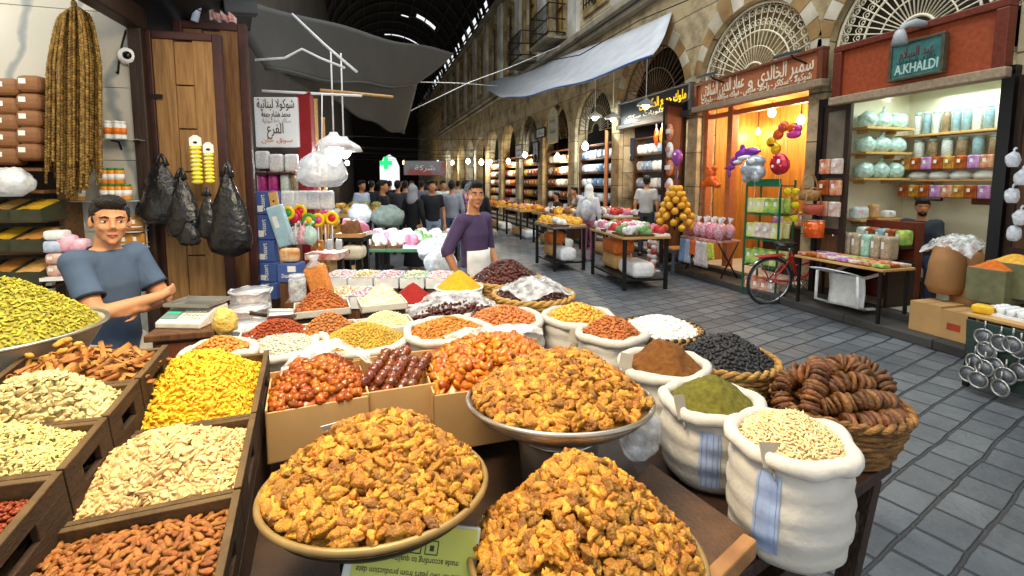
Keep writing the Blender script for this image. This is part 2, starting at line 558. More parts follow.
# windows: arched timber frame, two mullions, amber panes behind, iron bars on some
m_amber = mat('curtained_glass', '#c99e52', 0.35, var=0.4, scale=3)
m_winwood = wood('window_wood', '#3b2a1a', '#574128')
m_wincase = mat('window_surround', '#b39c6c', 0.85, col2='#6f5c3c', scale=2.5, bump=0.4, bscale=8)
proto_win = None
def make_window(n, c):
    fr = MB()
    fr.span((-0.02, -0.72, 6.32), (0.14, 0.72, 6.46)); fr.span((-0.02, -0.74, 6.46), (0.1, -0.58, 8.75)); fr.span((-0.02, 0.58, 6.46), (0.1, 0.74, 8.75))
    P = [(-0.74, 8.75)] + [(-0.58 * math.cos(PI * i / 12), 8.75 + 0.42 * math.sin(PI * i / 12)) for i in range(13)] + [(0.74, 8.75)]
    P += [(0.74 * math.cos(PI * i / 12), 8.75 + 0.58 * math.sin(PI * i / 12)) for i in range(1, 12)]
    fr.prism(P, -0.02, 0.1, 0, YZ)
    w = fr.build('window_%d' % n, m_wincase, None, 0.015, kind='structure')
    w.location = (XF + 0.02, c, 0)
    sh = MB()
    for y in (-0.54, -0.03, 0.48): sh.span((0.2, y, 6.46), (0.26, y + 0.07, 9.0))
    for z in (6.5, 7.35, 8.4): sh.span((0.2, -0.55, z), (0.26, 0.55, z + 0.07))
    sh.build('window_frame', m_winwood, w, 0.008)
    g = MB(); g.span((0.3, -0.62, 6.4), (0.33, 0.62, 9.25)); g.build('pane', m_amber, w)
    return w


for k, (c, hw) in enumerate(wins):
    if k == 0: continue
    if proto_win is None: proto_win = make_window(k, c)
    else:
        w = dup(proto_win, (XF + 0.02, c, 0)); w.name = 'window_%d' % k
# iron balconies under three of the windows
def make_balcony(y, label):
    t = thing('window_balcony', label, 'balcony', (XF - 0.05, y, 6.2))
    f = MB(); f.span((-0.55, -0.85, -0.1), (0.1, 0.85, 0.0)); f.build('floor_slab', m_stonegrey, t, 0.02)
    r = MB()
    for z in (0.1, 0.5, 0.95):
        r.tube([(0.05, -0.82, z), (-0.5, -0.82, z), (-0.5, 0.82, z), (0.05, 0.82, z)], 0.022, 6, smooth=False)
    for i in range(17):
        y2 = -0.8 + i * 0.1
        bow = -0.5 - 0.07 * math.sin(PI * 0.5)
        r.tube([(-0.5, y2, 0), (bow, y2, 0.28), (-0.5, y2, 0.95)], 0.011, 5)
    r.build('railing', m_iron, t)
    return t


make_balcony(wins[5][0], 'bulging iron window balcony above the awning, nearer to the barred window')
make_balcony(wins[6][0], 'iron window balcony with flat railing, one window farther up the street')
# barred window over the awning end
t = thing('window_grille', 'black iron bars across the upper window above the awning end', 'window grille', (XF - 0.06, wins[4][0], 6.5))
g = MB()
for i in range(7): g.tube([(0, -0.55 + i * 0.183, 0), (0, -0.55 + i * 0.183, 2.5)], 0.016, 6)
for z in (0.1, 0.9, 1.7, 2.4): g.bar((0, -0.58, z), (0, 0.58, z), 0.02, 0.03)
g.build('bars', m_iron, t)

# dark backs of the shop bays (the three near shops get interiors of their own)
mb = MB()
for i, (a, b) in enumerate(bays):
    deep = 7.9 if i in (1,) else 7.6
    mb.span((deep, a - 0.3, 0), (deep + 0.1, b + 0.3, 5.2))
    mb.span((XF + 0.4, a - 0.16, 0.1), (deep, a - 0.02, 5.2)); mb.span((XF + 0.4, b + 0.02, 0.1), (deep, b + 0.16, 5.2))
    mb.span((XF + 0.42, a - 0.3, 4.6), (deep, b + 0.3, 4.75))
structure('wall_right_inner', mb, m_darkplaster)

# alternating pale and tan voussoirs round the near arches
mb = MB()
for k in (1, 2, 3):
    a, b = bays[k]; c, r = (a + b) / 2, (b - a) / 2 + 0.005
    for i in range(15):
        wr = min(0.42, 0.18 / max(abs(math.cos(PI * (i + 0.5) / 15)), 0.05))
        t0, t1 = PI * i / 15, PI * (i + 1) / 15 - 0.012
        P = [(c - rr * math.cos(t), 3.4 + rr * 0.98 * math.sin(t)) for rr, t in ((r, t0), (r, (t0 + t1) / 2), (r, t1), (r + wr, t1), (r + wr, t0))]
        mb.prism(P, XF - 0.012, XF + 0.1, i % 2, YZ)
structure('trim_arch_stones', mb, [mat('pale_voussoir', '#d5cdb8', 0.85, col2='#9c9076', scale=2, bump=0.4, bscale=8), mat('tan_voussoir', '#b08d5a', 0.85, col2='#7d6038', scale=2, bump=0.4, bscale=8)])

# cream fan-light grilles in the two near arches, dark ones farther off
def fan_grille(name, y, r, zs, m, label, curls=True, back=None):
    t = thing(name, label, 'fan grille', (XF + 0.12, y, zs))
    g = MB()
    def arc(rr, th): g.tube([(0, -rr * math.cos(PI * i / 24), rr * 0.98 * math.sin(PI * i / 24)) for i in range(25)], th, 5)
    arc(r - 0.03, 0.022); arc(r * 0.62, 0.015); arc(r * 0.2, 0.02)
    if curls: arc(r * 0.42, 0.01)
    n = 24
    for i in range(n + 1):
        a = PI * i / n
        d = Vector((0, -math.cos(a), math.sin(a) * 0.98))
        g.tube([d * r * 0.2, d * (r - 0.03)], 0.0085, 5)
        if curls and i < n:
            for rr, s in ((0.72, 0.085), (0.88, 0.10)):
                am = PI * (i + 0.5) / n
                c = Vector((0, -math.cos(am), math.sin(am) * 0.98)) * r * rr
                for sg in (1, -1):
                    pts = []
                    for q in range(11):
                        ang = am + sg * q * 0.62
                        rad = s * r * (1 - q / 12) * 0.62
                        pts.append(c + Vector((0, -math.cos(ang), math.sin(ang))) * rad)
                    g.tube(pts, 0.006, 4)
    g.build('ironwork', m, t)
    if back is not None:
        b = MB(); b.prism([(-r * math.cos(PI * i / 24), r * 0.98 * math.sin(PI * i / 24)) for i in range(25)], 0.16, 0.2, 0, YZ)
        b.build('back_panel', back, t)
    return t


m_arch_back = mat('weathered_panel', '#b49f6e', 0.9, col2='#5d4c30', scale=5)
fan_grille('fan_grille', (bays[2][0] + bays[2][1]) / 2, (bays[2][1] - bays[2][0]) / 2, 3.4, m_cream_iron, 'cream scrolled iron fan grille in the arch over the carved brown sign', True, m_arch_back)
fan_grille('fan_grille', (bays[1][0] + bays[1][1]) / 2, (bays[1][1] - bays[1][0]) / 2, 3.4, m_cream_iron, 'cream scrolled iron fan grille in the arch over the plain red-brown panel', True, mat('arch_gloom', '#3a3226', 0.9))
for k, lab in ((3, 'sooty fan grille in the arch over the black sign'), (4, 'dark radiating fan grille in the arch under the grey awning'), (5, 'dark fan grille in the arch behind the oval white sign'), (6, 'dark fan grille in the third arch up the street from the awning')):
    fan_grille('fan_grille', (bays[k][0] + bays[k][1]) / 2, (bays[k][1] - bays[k][0]) / 2, 3.4 if k < 4 else 3.1, mat('rusty_iron', '#6f6046', 0.7), lab, False)

# left-hand side of the street
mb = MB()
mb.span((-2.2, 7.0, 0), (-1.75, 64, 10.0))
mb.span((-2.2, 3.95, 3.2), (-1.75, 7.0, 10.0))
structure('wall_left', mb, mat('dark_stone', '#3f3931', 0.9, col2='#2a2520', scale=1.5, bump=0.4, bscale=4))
# far end
mb = MB(); mb.prism([(-3, 0), (1.3, 0), (1.3, 3.6), (1.7, 4.6), (2.5, 5.1), (3.3, 4.6), (3.7, 3.6), (3.7, 0), (8, 0), (8, 14), (-3, 14)], 62, 62.4, 0, Matrix(((1, 0, 0, 0), (0, 0, 1, 0), (0, 1, 0, 0), (0, 0, 0, 1))))
structure('wall_far', mb, m_darkplaster)

# iron barrel roof with slots of daylight near its right springing
m_roof = mat('sooty_iron_roof', '#1b1715', 0.9, bump=0.3, bscale=3)
RC, RR, RZ = 2.1, 4.35, 9.7
mb = MB()
nu, nv = 88, 26
Y0, Y1 = 15.0, 62.0
def rp_(i, j):
    a = PI * j / nv
    return (RC + RR * math.cos(a), Y0 + (Y1 - Y0) * i / nu, RZ + RR * math.sin(a))
V = [rp_(i, j) for i in range(nu + 1) for j in range(nv + 1)]
Fc = []
for i in range(nu):
    for j in range(nv):
        if j == 2 and i > 18 and i % 3 != 0: continue
        if j == 1 and i > 24 and i % 4 == 1: continue
        if j in (7, 8, 9) and i in (40, 41): continue
        if j in (8, 9, 10, 11, 12, 13) and i in (52,): continue
        if rnd.random() < 0.006: continue
        Fc.append((i * (nv + 1) + j, (i + 1) * (nv + 1) + j, (i + 1) * (nv + 1) + j + 1, i * (nv + 1) + j + 1))
mb.add(V, Fc)
o = mb.build('roof', m_roof, None, solid=0.05, kind='structure')
mb = MB()
for i in range(0, 48, 2):
    y = Y0 + i
    mb.tube([(RC + (RR - 0.12) * math.cos(PI * j / 20), y, RZ + (RR - 0.12) * math.sin(PI * j / 20)) for j in range(21)], 0.09, 6)
for j in range(1, 12):
    a = PI * j / 12
    p = (RC + (RR - 0.1) * math.cos(a), RZ + (RR - 0.1) * math.sin(a))
    mb.bar((p[0], Y0, p[1]), (p[0], Y1, p[1]), 0.07, 0.07)
structure('beam_roof', mb, mat('roof_iron', '#2d2823', 0.7))

# ================================================================ the nut stall: pieces
def piece_ball(n, k, r, wob, seed, freq=3.0, groove=0.0, taper=0.0, bend=0.0):
    m = MB(); m.ball((0, 0, 0), 1.0, n, k, 0, None, wob, seed, freq)
    V = []
    for x, y, z in m.v:
        if groove: z -= groove * math.exp(-(y / 0.22) ** 2) * (1 if z > 0 else 0.3)
        if taper: s_ = 1 - taper * (x + 1) / 2; y *= s_; z *= s_
        if bend: z += bend * x * x
        V.append((x * r[0], y * r[1], z * r[2]))
    return V, m.f


def walnut_piece(seed):
    m = MB(); m.ball((0, 0, 0), 1.0, 20, 12)
    V = []
    for x, y, z in m.v:
        p = Vector((x, y, z)); s_ = Vector((seed * 3.1, seed, 0))
        n1 = mnoise.noise(p * 1.7 + s_)
        ridge = math.sin(7.5 * x + 3.0 * mnoise.noise(p * 2.1 - s_) + 2.2 * abs(y) * 3)
        q = 1 + 0.2 * n1 + 0.11 * ridge
        g = 0.55 * math.exp(-(y / 0.16) ** 2)
        if z < 0: z *= 0.4
        notch = 1 - 0.3 * math.exp(-(y / 0.22) ** 2) * abs(x)
        V.append((x * q * notch * 0.0185, y * q * 0.0145, (z * q - g) * 0.0105 + 0.0035 * x * x))
    return V, m.f


WALNUT = [walnut_piece(i) for i in range(5)] + [([(0.62 * a, 0.5 * b + 0.004, c) for a, b, c in walnut_piece(9)[0]], walnut_piece(9)[1])]
ALMOND = [piece_ball(10, 7, (0.0135, 0.0078, 0.0052), 0.10, i, 2.0, 0, 0.45) for i in range(3)]
FLAKE = [piece_ball(7, 5, (0.0095, 0.0052, 0.0018), 0.18, i, 2.0, 0, 0.35, 0.2) for i in range(3)]
SPLIT = [piece_ball(7, 5, (0.0115, 0.0085, 0.0028), 0.28, i, 2.0, 0, 0.2, 0.3) for i in range(4)]
GRAIN = [piece_ball(6, 5, (0.0088, 0.0026, 0.0024), 0.1, i, 2.0, 0, 0.3) for i in range(2)]
CRUMB = [piece_ball(6, 4, (0.0055, 0.0045, 0.0036), 0.35, i, 2.0) for i in range(3)]
RAISIN = [piece_ball(8, 6, (0.0125, 0.0075, 0.006), 0.35, i, 3.0) for i in range(3)]
BEAN = [piece_ball(7, 5, (0.009, 0.006, 0.005), 0.15, i, 2.0, 0, 0.2) for i in range(2)]

m_walnut = mat('walnut', '#d0922f', 0.34, isl=0.52, hue=0.008, col2='#875012', scale=40, bump=0.5, bscale=260, spec=0.5)
m_almond = mat('almond_skin', '#a56a32', 0.42, isl=0.28, hue=0.008, col2='#7a461c', scale=120, bump=0.4, bscale=400)


def rot_to(n, spin, tilt=0.35):
    z = (n + Vector((rnd.gauss(0, tilt), rnd.gauss(0, tilt), rnd.gauss(0, tilt)))).normalized()
    x = Vector((math.cos(spin), math.sin(spin), 0)); x = (x - z * x.dot(z)).normalized()
    y = z.cross(x)
    return Matrix((x, y, z)).transposed().to_4x4()


class Heap:
    """a mound over an ellipse or rectangle in a tilted plane"""
    def __init__(s, M, a, b, H, rect=False, p=1.7, noise_amt=0.18, base=0.0, off=(0, 0), fill=0.0, seed=0):
        s.M, s.a, s.b, s.H, s.rect, s.p, s.na, s.base, s.off, s.fill, s.seed = M, a, b, H, rect, p, noise_amt, base, off, fill, seed

    def inside(s, x, y):
        u, v = x / s.a, y / s.b
        return (abs(u) < 1 and abs(v) < 1) if s.rect else u * u + v * v < 1

    def h(s, x, y):
        u, v = x / s.a, y / s.b
        n = s.na * mnoise.noise((x / s.a * 2.3 + s.seed * 5.1, y / s.b * 2.3, s.seed))
        du, dv = u - s.off[0], v - s.off[1]
        if s.rect:
            e = max(0, 1 - abs(u) ** 4) * max(0, 1 - abs(v) ** 4)
            g = math.exp(-(du * du + dv * dv) * s.p)
            return s.base + s.H * (g * e * (1 - s.fill) + s.fill * e + n * e)
        r2 = u * u + v * v
        e = max(0.0, 1 - r2 ** 1.5)
        g = math.exp(-(du * du + dv * dv) * s.p) if (s.off != (0, 0)) else max(0.0, 1 - r2 ** (s.p / 2))
        return s.base + s.H * (g * (1 - s.fill) * (e if s.off != (0, 0) else 1) + s.fill * e + n * e)

    def normal(s, x, y):
        d = 0.01 * s.a + 0.002
        return Vector((-(s.h(x + d, y) - s.h(x - d, y)) / (2 * d), -(s.h(x, y + d) - s.h(x, y - d)) / (2 * d), 1)).normalized()

    def core(s, n=26, sink=0.006, rough=0.0, freq=60):
        m = MB()
        def fn(i, j):
            u, v = i * 2 - 1, j * 2 - 1
            if s.rect: x, y = u * s.a, v * s.b
            else:
                x = u * math.sqrt(max(0, 1 - v * v / 2)) * s.a; y = v * math.sqrt(max(0, 1 - u * u / 2)) * s.b
            z = s.h(x, y) - sink
            if rough: z += rough * mnoise.noise((x * freq, y * freq, 3.3 + s.seed)) + rough * 0.5 * mnoise.noise((x * freq * 2.3, y * freq * 2.3, 1.3))
            return s.M @ Vector((x, y, z))
        m.sheet(fn, n, n)
        return m.v, m.f

    def points(s, step, jit=0.45, margin=0.97):
        P = []
        ny = int(2 * s.b / (step * 0.87)) + 1
        for j in range(ny + 1):
            y = -s.b + j * step * 0.87
            nx = int(2 * s.a / step) + 1
            for i in range(nx + 1):
                x = -s.a + (i + 0.5 * (j % 2)) * step
                x2, y2 = x + rnd.uniform(-jit, jit) * step, y + rnd.uniform(-jit, jit) * step
                if s.inside(x2 / margin, y2 / margin): P.append((x2, y2))
        return P

    def lay(s, nvar, step, lift=0.0, tilt=0.45, layers=1, size=(0.85, 1.15), vshift=1):
        T = []
        R3 = s.M.to_3x3()
        for L_ in range(layers):
            for x, y in s.points(step):
                n = s.normal(x, y)
                m = s.M @ Matrix.Translation((x, y, s.h(x, y) + lift + L_ * step * 0.16)) @ rot_to(n, rnd.uniform(0, 2 * PI), tilt)
                m = m @ Matrix.Scale(rnd.uniform(*size), 4)
                T.append((rnd.randrange(nvar) + vshift, m))
        return T


def frame(c, yaw=0.0, tilt=0.0, roll=0.0):
    return Matrix.Translation(c) @ Euler((tilt, roll, yaw)).to_matrix().to_4x4()


def stuff_heap(name, label, cat, hp, pieces, step, m, n=26, sink=0.006, **kw):
    """loose grains nobody could count: one object"""
    T = [(0, Matrix.Identity(4))] + (hp.lay(len(pieces), step, **kw) if pieces else [])
    o = scatter(name, [hp.core(n, sink)] + list(pieces or []), T, m)
    return tag(o, label, cat, kind='stuff')


def powder_heap(name, label, hp, m, n=60, rough=0.004, freq=60, pieces=None, step=0.02):
    T = [(0, Matrix.Identity(4))] + (hp.lay(len(pieces), step) if pieces else [])
    o = scatter(name, [hp.core(n, 0, rough, freq)] + list(pieces or []), T, m)
    return tag(o, label, 'spice', kind='stuff')


_pm = {}
def single_pieces(name, label, cat, group, T, variants, m, count, key=None):
    """the pieces that show largest become things of their own; the rest of T is handed back"""
    T = sorted(T, key=key or (lambda q: (q[1].translation - EYEV).length))
    for k, M_ in T[:count]:
        kk = (name, k)
        if kk not in _pm:
            me = bpy.data.meshes.new(name); me.from_pydata(variants[k - 1][0], [], variants[k - 1][1])
            me.polygons.foreach_set('use_smooth', [True] * len(me.polygons)); me.materials.append(m); _pm[kk] = me
        o = bpy.data.objects.new(name, _pm[kk]); C.objects.link(o); o.matrix_world = M_
        tag(o, label, cat, group)
    return T[count:]


# ---------------------------------------------------------------- walnut bowls
m_bowl_brown = mat('old_brass', '#7d6a4c', 0.45, 0.35, var=0.3, scale=6)
m_bowl_dark = mat('blackened_metal', '#2a2622', 0.5, 0.3)
m_steel = mat('steel', '#b4b4b0', 0.28, 0.85, var=0.12, scale=5)
m_rim_tan = mat('worn_rim', '#8f7648', 0.45, 0.3, var=0.25, scale=10)
m_rim_steel = mat('worn_steel_rim', '#a39f94', 0.3, 0.8)


def bowl(c, R, depth, out_m, rim_m, label, tilt=0.0):
    t = thing('serving_bowl', label, 'bowl', c, 0, 'shallow walnut bowls', rot=(tilt, 0, -YAW))
    m = MB()
    m.lathe([(0.0, -depth), (R * 0.55, -depth), (R * 0.78, -depth * 0.78), (R * 0.93, -depth * 0.4), (R * 0.985, -0.004), (R * 0.965, -0.004), (R * 0.9, -depth * 0.4), (R * 0.74, -depth * 0.72), (R * 0.5, -depth * 0.9), (0, -depth * 0.9)], 56)
    m.build('body', out_m, t)
    m = MB(); m.tube([(R * math.cos(2 * PI * i / 56), R * math.sin(2 * PI * i / 56), 0) for i in range(56)], 0.008, 8, closed=True)
    m.build('rim', rim_m, t)
    return t


for (px, py, z, R, depth, om, rm, lab, H, n_single, plab, hlab, off) in (
    (378, 481, 1.0, 0.252, 0.075, m_bowl_dark, m_rim_tan, 'wide dark bowl with tan rim heaped with walnuts beside the almond crate', 0.135, 105, 'walnut half on the heap in the tan-rimmed bowl beside the almond crate', 'walnut halves deeper in the tan-rimmed bowl beside the almonds', (0.0, 0.12)),
    (559, 397, 1.035, 0.282, 0.075, m_steel, m_rim_steel, 'wide steel bowl of walnuts standing behind the two other walnut bowls', 0.13, 65, 'walnut half on the heap in the steel bowl behind the others', 'walnut halves deeper in the steel bowl behind the others', (0.05, 0.1)),
    (584, 548, 0.9, 0.25, 0.08, m_bowl_brown, m_rim_tan, 'brass-brown bowl heaped high with walnuts, lowest and closest of the three walnut bowls', 0.17, 130, 'walnut half on the high heap in the closest brass-brown bowl', 'walnut halves deeper in the closest brass-brown bowl', (0.0, 0.1))):
    c = on_z(px, py, z)
    bowl(c, R, depth, om, rm, lab, -0.1)
    hp = Heap(frame(c, -YAW, -0.1), R * 0.955, R * 0.955, H, p=1.9, noise_amt=0.16, seed=px * 0.01, off=off, fill=0.36)
    T = hp.lay(len(WALNUT), 0.0235, lift=-0.002, tilt=0.95, layers=2, size=(0.95, 1.4))
    top = [q for q in T if (q[1].translation - EYEV).length < 9]
    rest = single_pieces('walnut_half', plab, 'walnut', 'walnuts in the bowls', top, WALNUT, m_walnut, n_single)
    o = scatter('walnut_halves_heap', [hp.core(30, 0.02)] + WALNUT, [(0, Matrix.Identity(4))] + rest, m_walnut)
    tag(o, hlab, 'walnuts', 'walnut heaps', 'stuff')

# ---------------------------------------------------------------- wooden crates on the left
m_crate = mat('crate_wood', '#412e1b', 0.75, col2='#271b10', scale=5, stretch=(3, 3, 14), bump=0.4, bscale=25)
m_crate_rim = mat('crate_worn_edge', '#66502f', 0.75, col2='#3c2c18', scale=9, bump=0.4, bscale=40)


def crate(pn, pf, w, label, depth=0.13, slot=True):
    """open wooden crate from its near and far right-hand top corners (world), running W to the left"""
    bv = pf - pn
    L = bv.length
    y = bv.normalized(); x = Vector((y.y, -y.x, 0)).normalized(); z = x.cross(y)
    M_ = Matrix((x, y, z)).transposed().to_4x4(); M_.translation = pn
    t = thing('wooden_crate', label, 'crate', (0, 0, 0), 0, 'wooden nut crates'); t.matrix_world = M_
    th = 0.014
    m = MB()
    if slot:
        m.span((-th, 0, -0.035), (0, L, 0)); m.span((-th, 0, -depth), (0, L, -0.075))
        m.span((-th, 0, -0.075), (0, L * 0.33, -0.035)); m.span((-th, L * 0.72, -0.075), (0, L, -0.035))
    else: m.span((-th, 0, -depth), (0, L, 0))
    m.build('side_panel', m_crate, t, 0.002)
    m = MB(); m.span((-w, 0, -depth), (-w + th, L, 0)); m.build('side_panel', m_crate, t, 0.002)
    m = MB(); m.span((-w + th, 0, -depth), (-th, th, -0.004)); m.build('front_panel', m_crate_rim, t, 0.002)
    m = MB(); m.span((-w + th, L - th, -depth), (-th, L, -0.002)); m.build('back_panel', m_crate_rim, t, 0.002)
    m = MB(); m.span((-w + th, th, -depth), (-th, L - th, -depth + 0.012)); m.build('base', m_crate, t)
    for x0 in (-th, -w):
        m = MB(); m.span((x0 - 0.001, 0.001, 0), (x0 + th + 0.001, L - 0.001, 0.006)); m.build('worn_edge', m_crate_rim, t, 0.002)
    H = M_ @ Matrix.Translation((-w / 2, L / 2, -0.012))
    return t, H, w / 2 - th, L / 2 - th


A0, A2 = at(241, 489, 1.10), at(269, 351, 1.70)
dA = (A2 - A0)
fA = 0.44
pA = [A0 - dA.normalized() * 0.36, A0, A0 + dA * fA, A2]
m_yellow = mat('yellow_seed', '#dcb024', 0.6, isl=0.22, hue=0.012)
m_pale = mat('split_nut', '#d4b680', 0.6, isl=0.22, hue=0.012, col2='#d9b274', scale=60)
m_seedw = mat('pale_seed', '#d9c47c', 0.6, isl=0.2, hue=0.01)
m_cream = mat('cream_seed', '#d2bd84', 0.6, isl=0.2, hue=0.01)
m_redseed = mat('red_brown_seed', '#7a3415', 0.55, isl=0.3, hue=0.01)
t, H, a, b = crate(pA[0], pA[1] - dA.normalized() * 0.004, 0.375, 'wooden crate of whole brown almonds')
hp = Heap(H, a, b, 0.045, True, 0.9, 0.25, -0.02, (0, 0.1), 0.3, 2)
T = hp.lay(3, 0.0155, 0.001, 0.35, 1, (0.95, 1.25))
T = [q for q in T]
def in_view(M_):
    p = M_.translation - EYEV
    f_ = Vector((math.sin(YAW), math.cos(YAW), 0))
    fw = p.dot(f_) * math.cos(PITCH) - p.z * math.sin(PITCH); up = p.dot(f_) * math.sin(PITCH) + p.z * math.cos(PITCH)
    rr = p.dot(Vector((math.cos(YAW), -math.sin(YAW), 0)))
    return 0 < PX + F * rr / fw < 1024 and PY - F * up / fw < 584
seen = [q for q in T if in_view(q[1])]; unseen = [q for q in T if not in_view(q[1])]
rest = single_pieces('almond', 'whole brown almond in the almond crate', 'almond', 'almonds in the crate', seen, ALMOND, m_almond, 300)
o = scatter('almonds_heap', [hp.core(26)] + ALMOND, [(0, Matrix.Identity(4))] + rest + unseen, m_almond)
tag(o, 'brown almonds toward the back and bottom of the almond crate', 'almonds', None, 'stuff')

t, H, a, b = crate(pA[1], pA[2] - dA.normalized() * 0.004, 0.385, 'wooden crate of pale split nuts behind the almond crate')
hp = Heap(H, a, b, 0.10, True, 1.6, 0.12, -0.02, (0.1, 0.1), 0.2, 3)
stuff_heap('split_nuts_heap', 'pale split nuts heaped in the crate behind the almonds', 'nuts', hp, SPLIT, 0.0115, m_pale, sink=0.012, tilt=0.6, layers=2, size=(0.8, 1.35))
t, H, a, b = crate(pA[2], pA[3], 0.385, 'wooden crate of bright yellow pumpkin seeds behind the split nuts')
hp = Heap(H, a, b, 0.125, True, 1.2, 0.12, -0.02, (0.15, 0.25), 0.2, 4)
stuff_heap('yellow_seeds_heap', 'bright yellow pumpkin seeds heaped in the crate', 'seeds', hp, FLAKE, 0.0105, m_yellow, sink=0.01, tilt=0.6, layers=1, size=(0.9, 1.3))

B0, B2 = at(64, 471, 0.99), at(168, 346, 1.47)
dB = B2 - B0
pB = [B0 - dB.normalized() * 0.34, B0, B0 + dB * 0.27, B0 + dB * 0.64, B2]
t, H, a, b = crate(pB[0], pB[1] - dB.normalized() * 0.004, 0.36, 'wooden crate of small red-brown seeds cut by the picture corner')
hp = Heap(H, a, b, 0.05, True, 1.0, 0.12, -0.03, (0, 0), 0.3, 5)
stuff_heap('red_seeds_heap', 'small red-brown seeds in the corner crate', 'seeds', hp, CRUMB, 0.008, m_redseed, tilt=0.6)
t, H, a, b = crate(pB[1], pB[2] + dB.normalized() * 0.03, 0.37, 'wooden crate of greenish-cream seeds behind the red-brown seeds')
hp = Heap(H, a, b, 0.085, True, 1.3, 0.12, -0.015, (-0.1, 0.2), 0.3, 6)
stuff_heap('green_cream_seeds_heap', 'greenish-cream slivered seeds in the middle crate of the back row', 'seeds', hp, GRAIN, 0.0085, m_seedw, sink=0.01, layers=2, tilt=0.5, size=(0.9, 1.4))
t, H, a, b = crate(pB[2] + dB.normalized() * 0.034, pB[3], 0.37, 'wooden crate of cream flat seeds in front of the cinnamon bark')
hp = Heap(H, a, b, 0.11, True, 1.4, 0.12, -0.015, (0.1, 0.2), 0.2, 7)
stuff_heap('cream_seeds_heap', 'cream flat seeds heaped in front of the cinnamon bark', 'seeds', hp, SPLIT, 0.011, m_cream, sink=0.012, layers=2, tilt=0.6, size=(0.7, 1.1))
t, H, a, b = crate(pB[3] + dB.normalized() * 0.004, pB[4], 0.36, 'wooden crate of cinnamon bark beside the young man')
m_bark = mat('cinnamon_bark', '#b87c3c', 0.7, isl=0.35, hue=0.01, col2='#7a4a20', scale=20)
m_pod = mat('yellow_spice_piece', '#c08a34', 0.6, isl=0.25)
def bark_piece(seed):
    r_ = random.Random(seed); L = r_.uniform(0.04, 0.075); w = r_.uniform(0.006, 0.012); c = r_.uniform(0.6, 1.5)
    m = MB()
    m.sheet(lambda u, v: (L * (u - 0.5), w * math.sin(c * (v * 2 - 1)), 0.004 * math.sin(u * 5 + seed) + w * 0.9 * math.cos(c * (v * 2 - 1))), 6, 6)
    V1 = list(m.v); n0 = len(V1)
    V2 = [(x * 0.99, y * 0.8, z - 0.0035) for x, y, z in V1]
    Fc = list(m.f) + [tuple(i + n0 for i in reversed(f)) for f in m.f]
    def edge(ids):
        for i in range(len(ids) - 1): Fc.append((ids[i + 1], ids[i], ids[i] + n0, ids[i + 1] + n0))
    edge([i for i in range(7)]); edge([42 + i for i in reversed(range(7))]); edge([i * 7 for i in reversed(range(7))]); edge([i * 7 + 6 for i in range(7)])
    return V1 + V2, Fc
BARK = [bark_piece(i) for i in range(5)]
hp = Heap(H, a, b, 0.07, True, 1.0, 0.2, -0.03, (0.1, 0), 0.35, 8)
T = hp.lay(5, 0.029, 0.004, 0.35, 2, (0.8, 1.25))
rest = single_pieces('cinnamon_stick', 'curled brown cinnamon bark piece in the crate beside the young man', 'cinnamon', 'cinnamon bark in the crate', T, BARK, m_bark, 260)
powder_heap('spice_crumbs', 'loose cinnamon crumbs under the bark pieces', hp, m_bark, 20, 0.004)
for k in range(12):
    q = H @ Vector((-a * rnd.uniform(-0.1, 0.75), b * rnd.uniform(0.1, 0.95), 0.045 + 0.012 * (k % 3)))
    if k == 0:
        m = MB(); m.add(*piece_ball(9, 7, (0.02, 0.012, 0.009), 0.3, 3, 2.5), 0, True); pod = m.build('spice_root', m_pod); tag(pod, 'yellow root piece among the cinnamon bark', 'spice root', 'yellow roots in the cinnamon crate'); pod.location = q
    else: dup(pod, q, rot=(rnd.uniform(-0.5, 0.5), rnd.uniform(-0.5, 0.5), rnd.uniform(0, 6)), scale=rnd.uniform(0.6, 1.0))
# red scoop in the cinnamon crate
t = thing('spice_scoop', 'dark red scoop lying against the cinnamon bark', 'scoop', at(48, 372, 1.30), math.radians(60), rot=(0.3, 0.1, 0.9))
m = MB(); m.sheet(lambda u, v: (0.09 * (u - 0.5), 0.035 * math.sin(1.4 * (v * 2 - 1)), -0.03 * math.cos(1.4 * (v * 2 - 1))), 6, 8)
m.build('blade', mat('red_plastic', '#7d2a22', 0.4), t, solid=0.003)
m = MB(); m.tube([(0.045, 0, -0.02), (0.12, 0, 0.0)], 0.008, 8); m.build('handle', _mats['red_plastic'], t)

# big metal bowl of green-yellow leaves at the picture edge
c = on_z(-5, 332, 1.235)
t = thing('serving_bowl', 'large grey metal bowl of green-yellow dried leaves beside the young man', 'bowl', c)
m = MB(); R = 0.27
m.lathe([(0, -0.13), (R * 0.5, -0.13), (R * 0.8, -0.09), (R * 0.97, -0.01), (R, 0), (R * 0.985, 0.004), (R * 0.93, -0.01), (R * 0.75, -0.08), (0, -0.1)], 48)
m.build('body', mat('dull_aluminium', '#bdb39c', 0.45, 0.4), t)
m = MB(); m.tube([(R * math.cos(2 * PI * i / 48), R * math.sin(2 * PI * i / 48), 0.003) for i in range(48)], 0.007, 8, closed=True); m.build('rim', m_rim_steel, t)
hp = Heap(frame(c), R * 0.93, R * 0.93, 0.17, p=1.5, noise_amt=0.08, seed=9)
stuff_heap('dried_leaves_heap', 'green-yellow dried leaves heaped in the large metal bowl', 'dried leaves', hp, FLAKE, 0.0105, mat('dried_leaf', '#a8a032', 0.7, isl=0.35, hue=0.02), tilt=0.7, size=(0.7, 1.1))

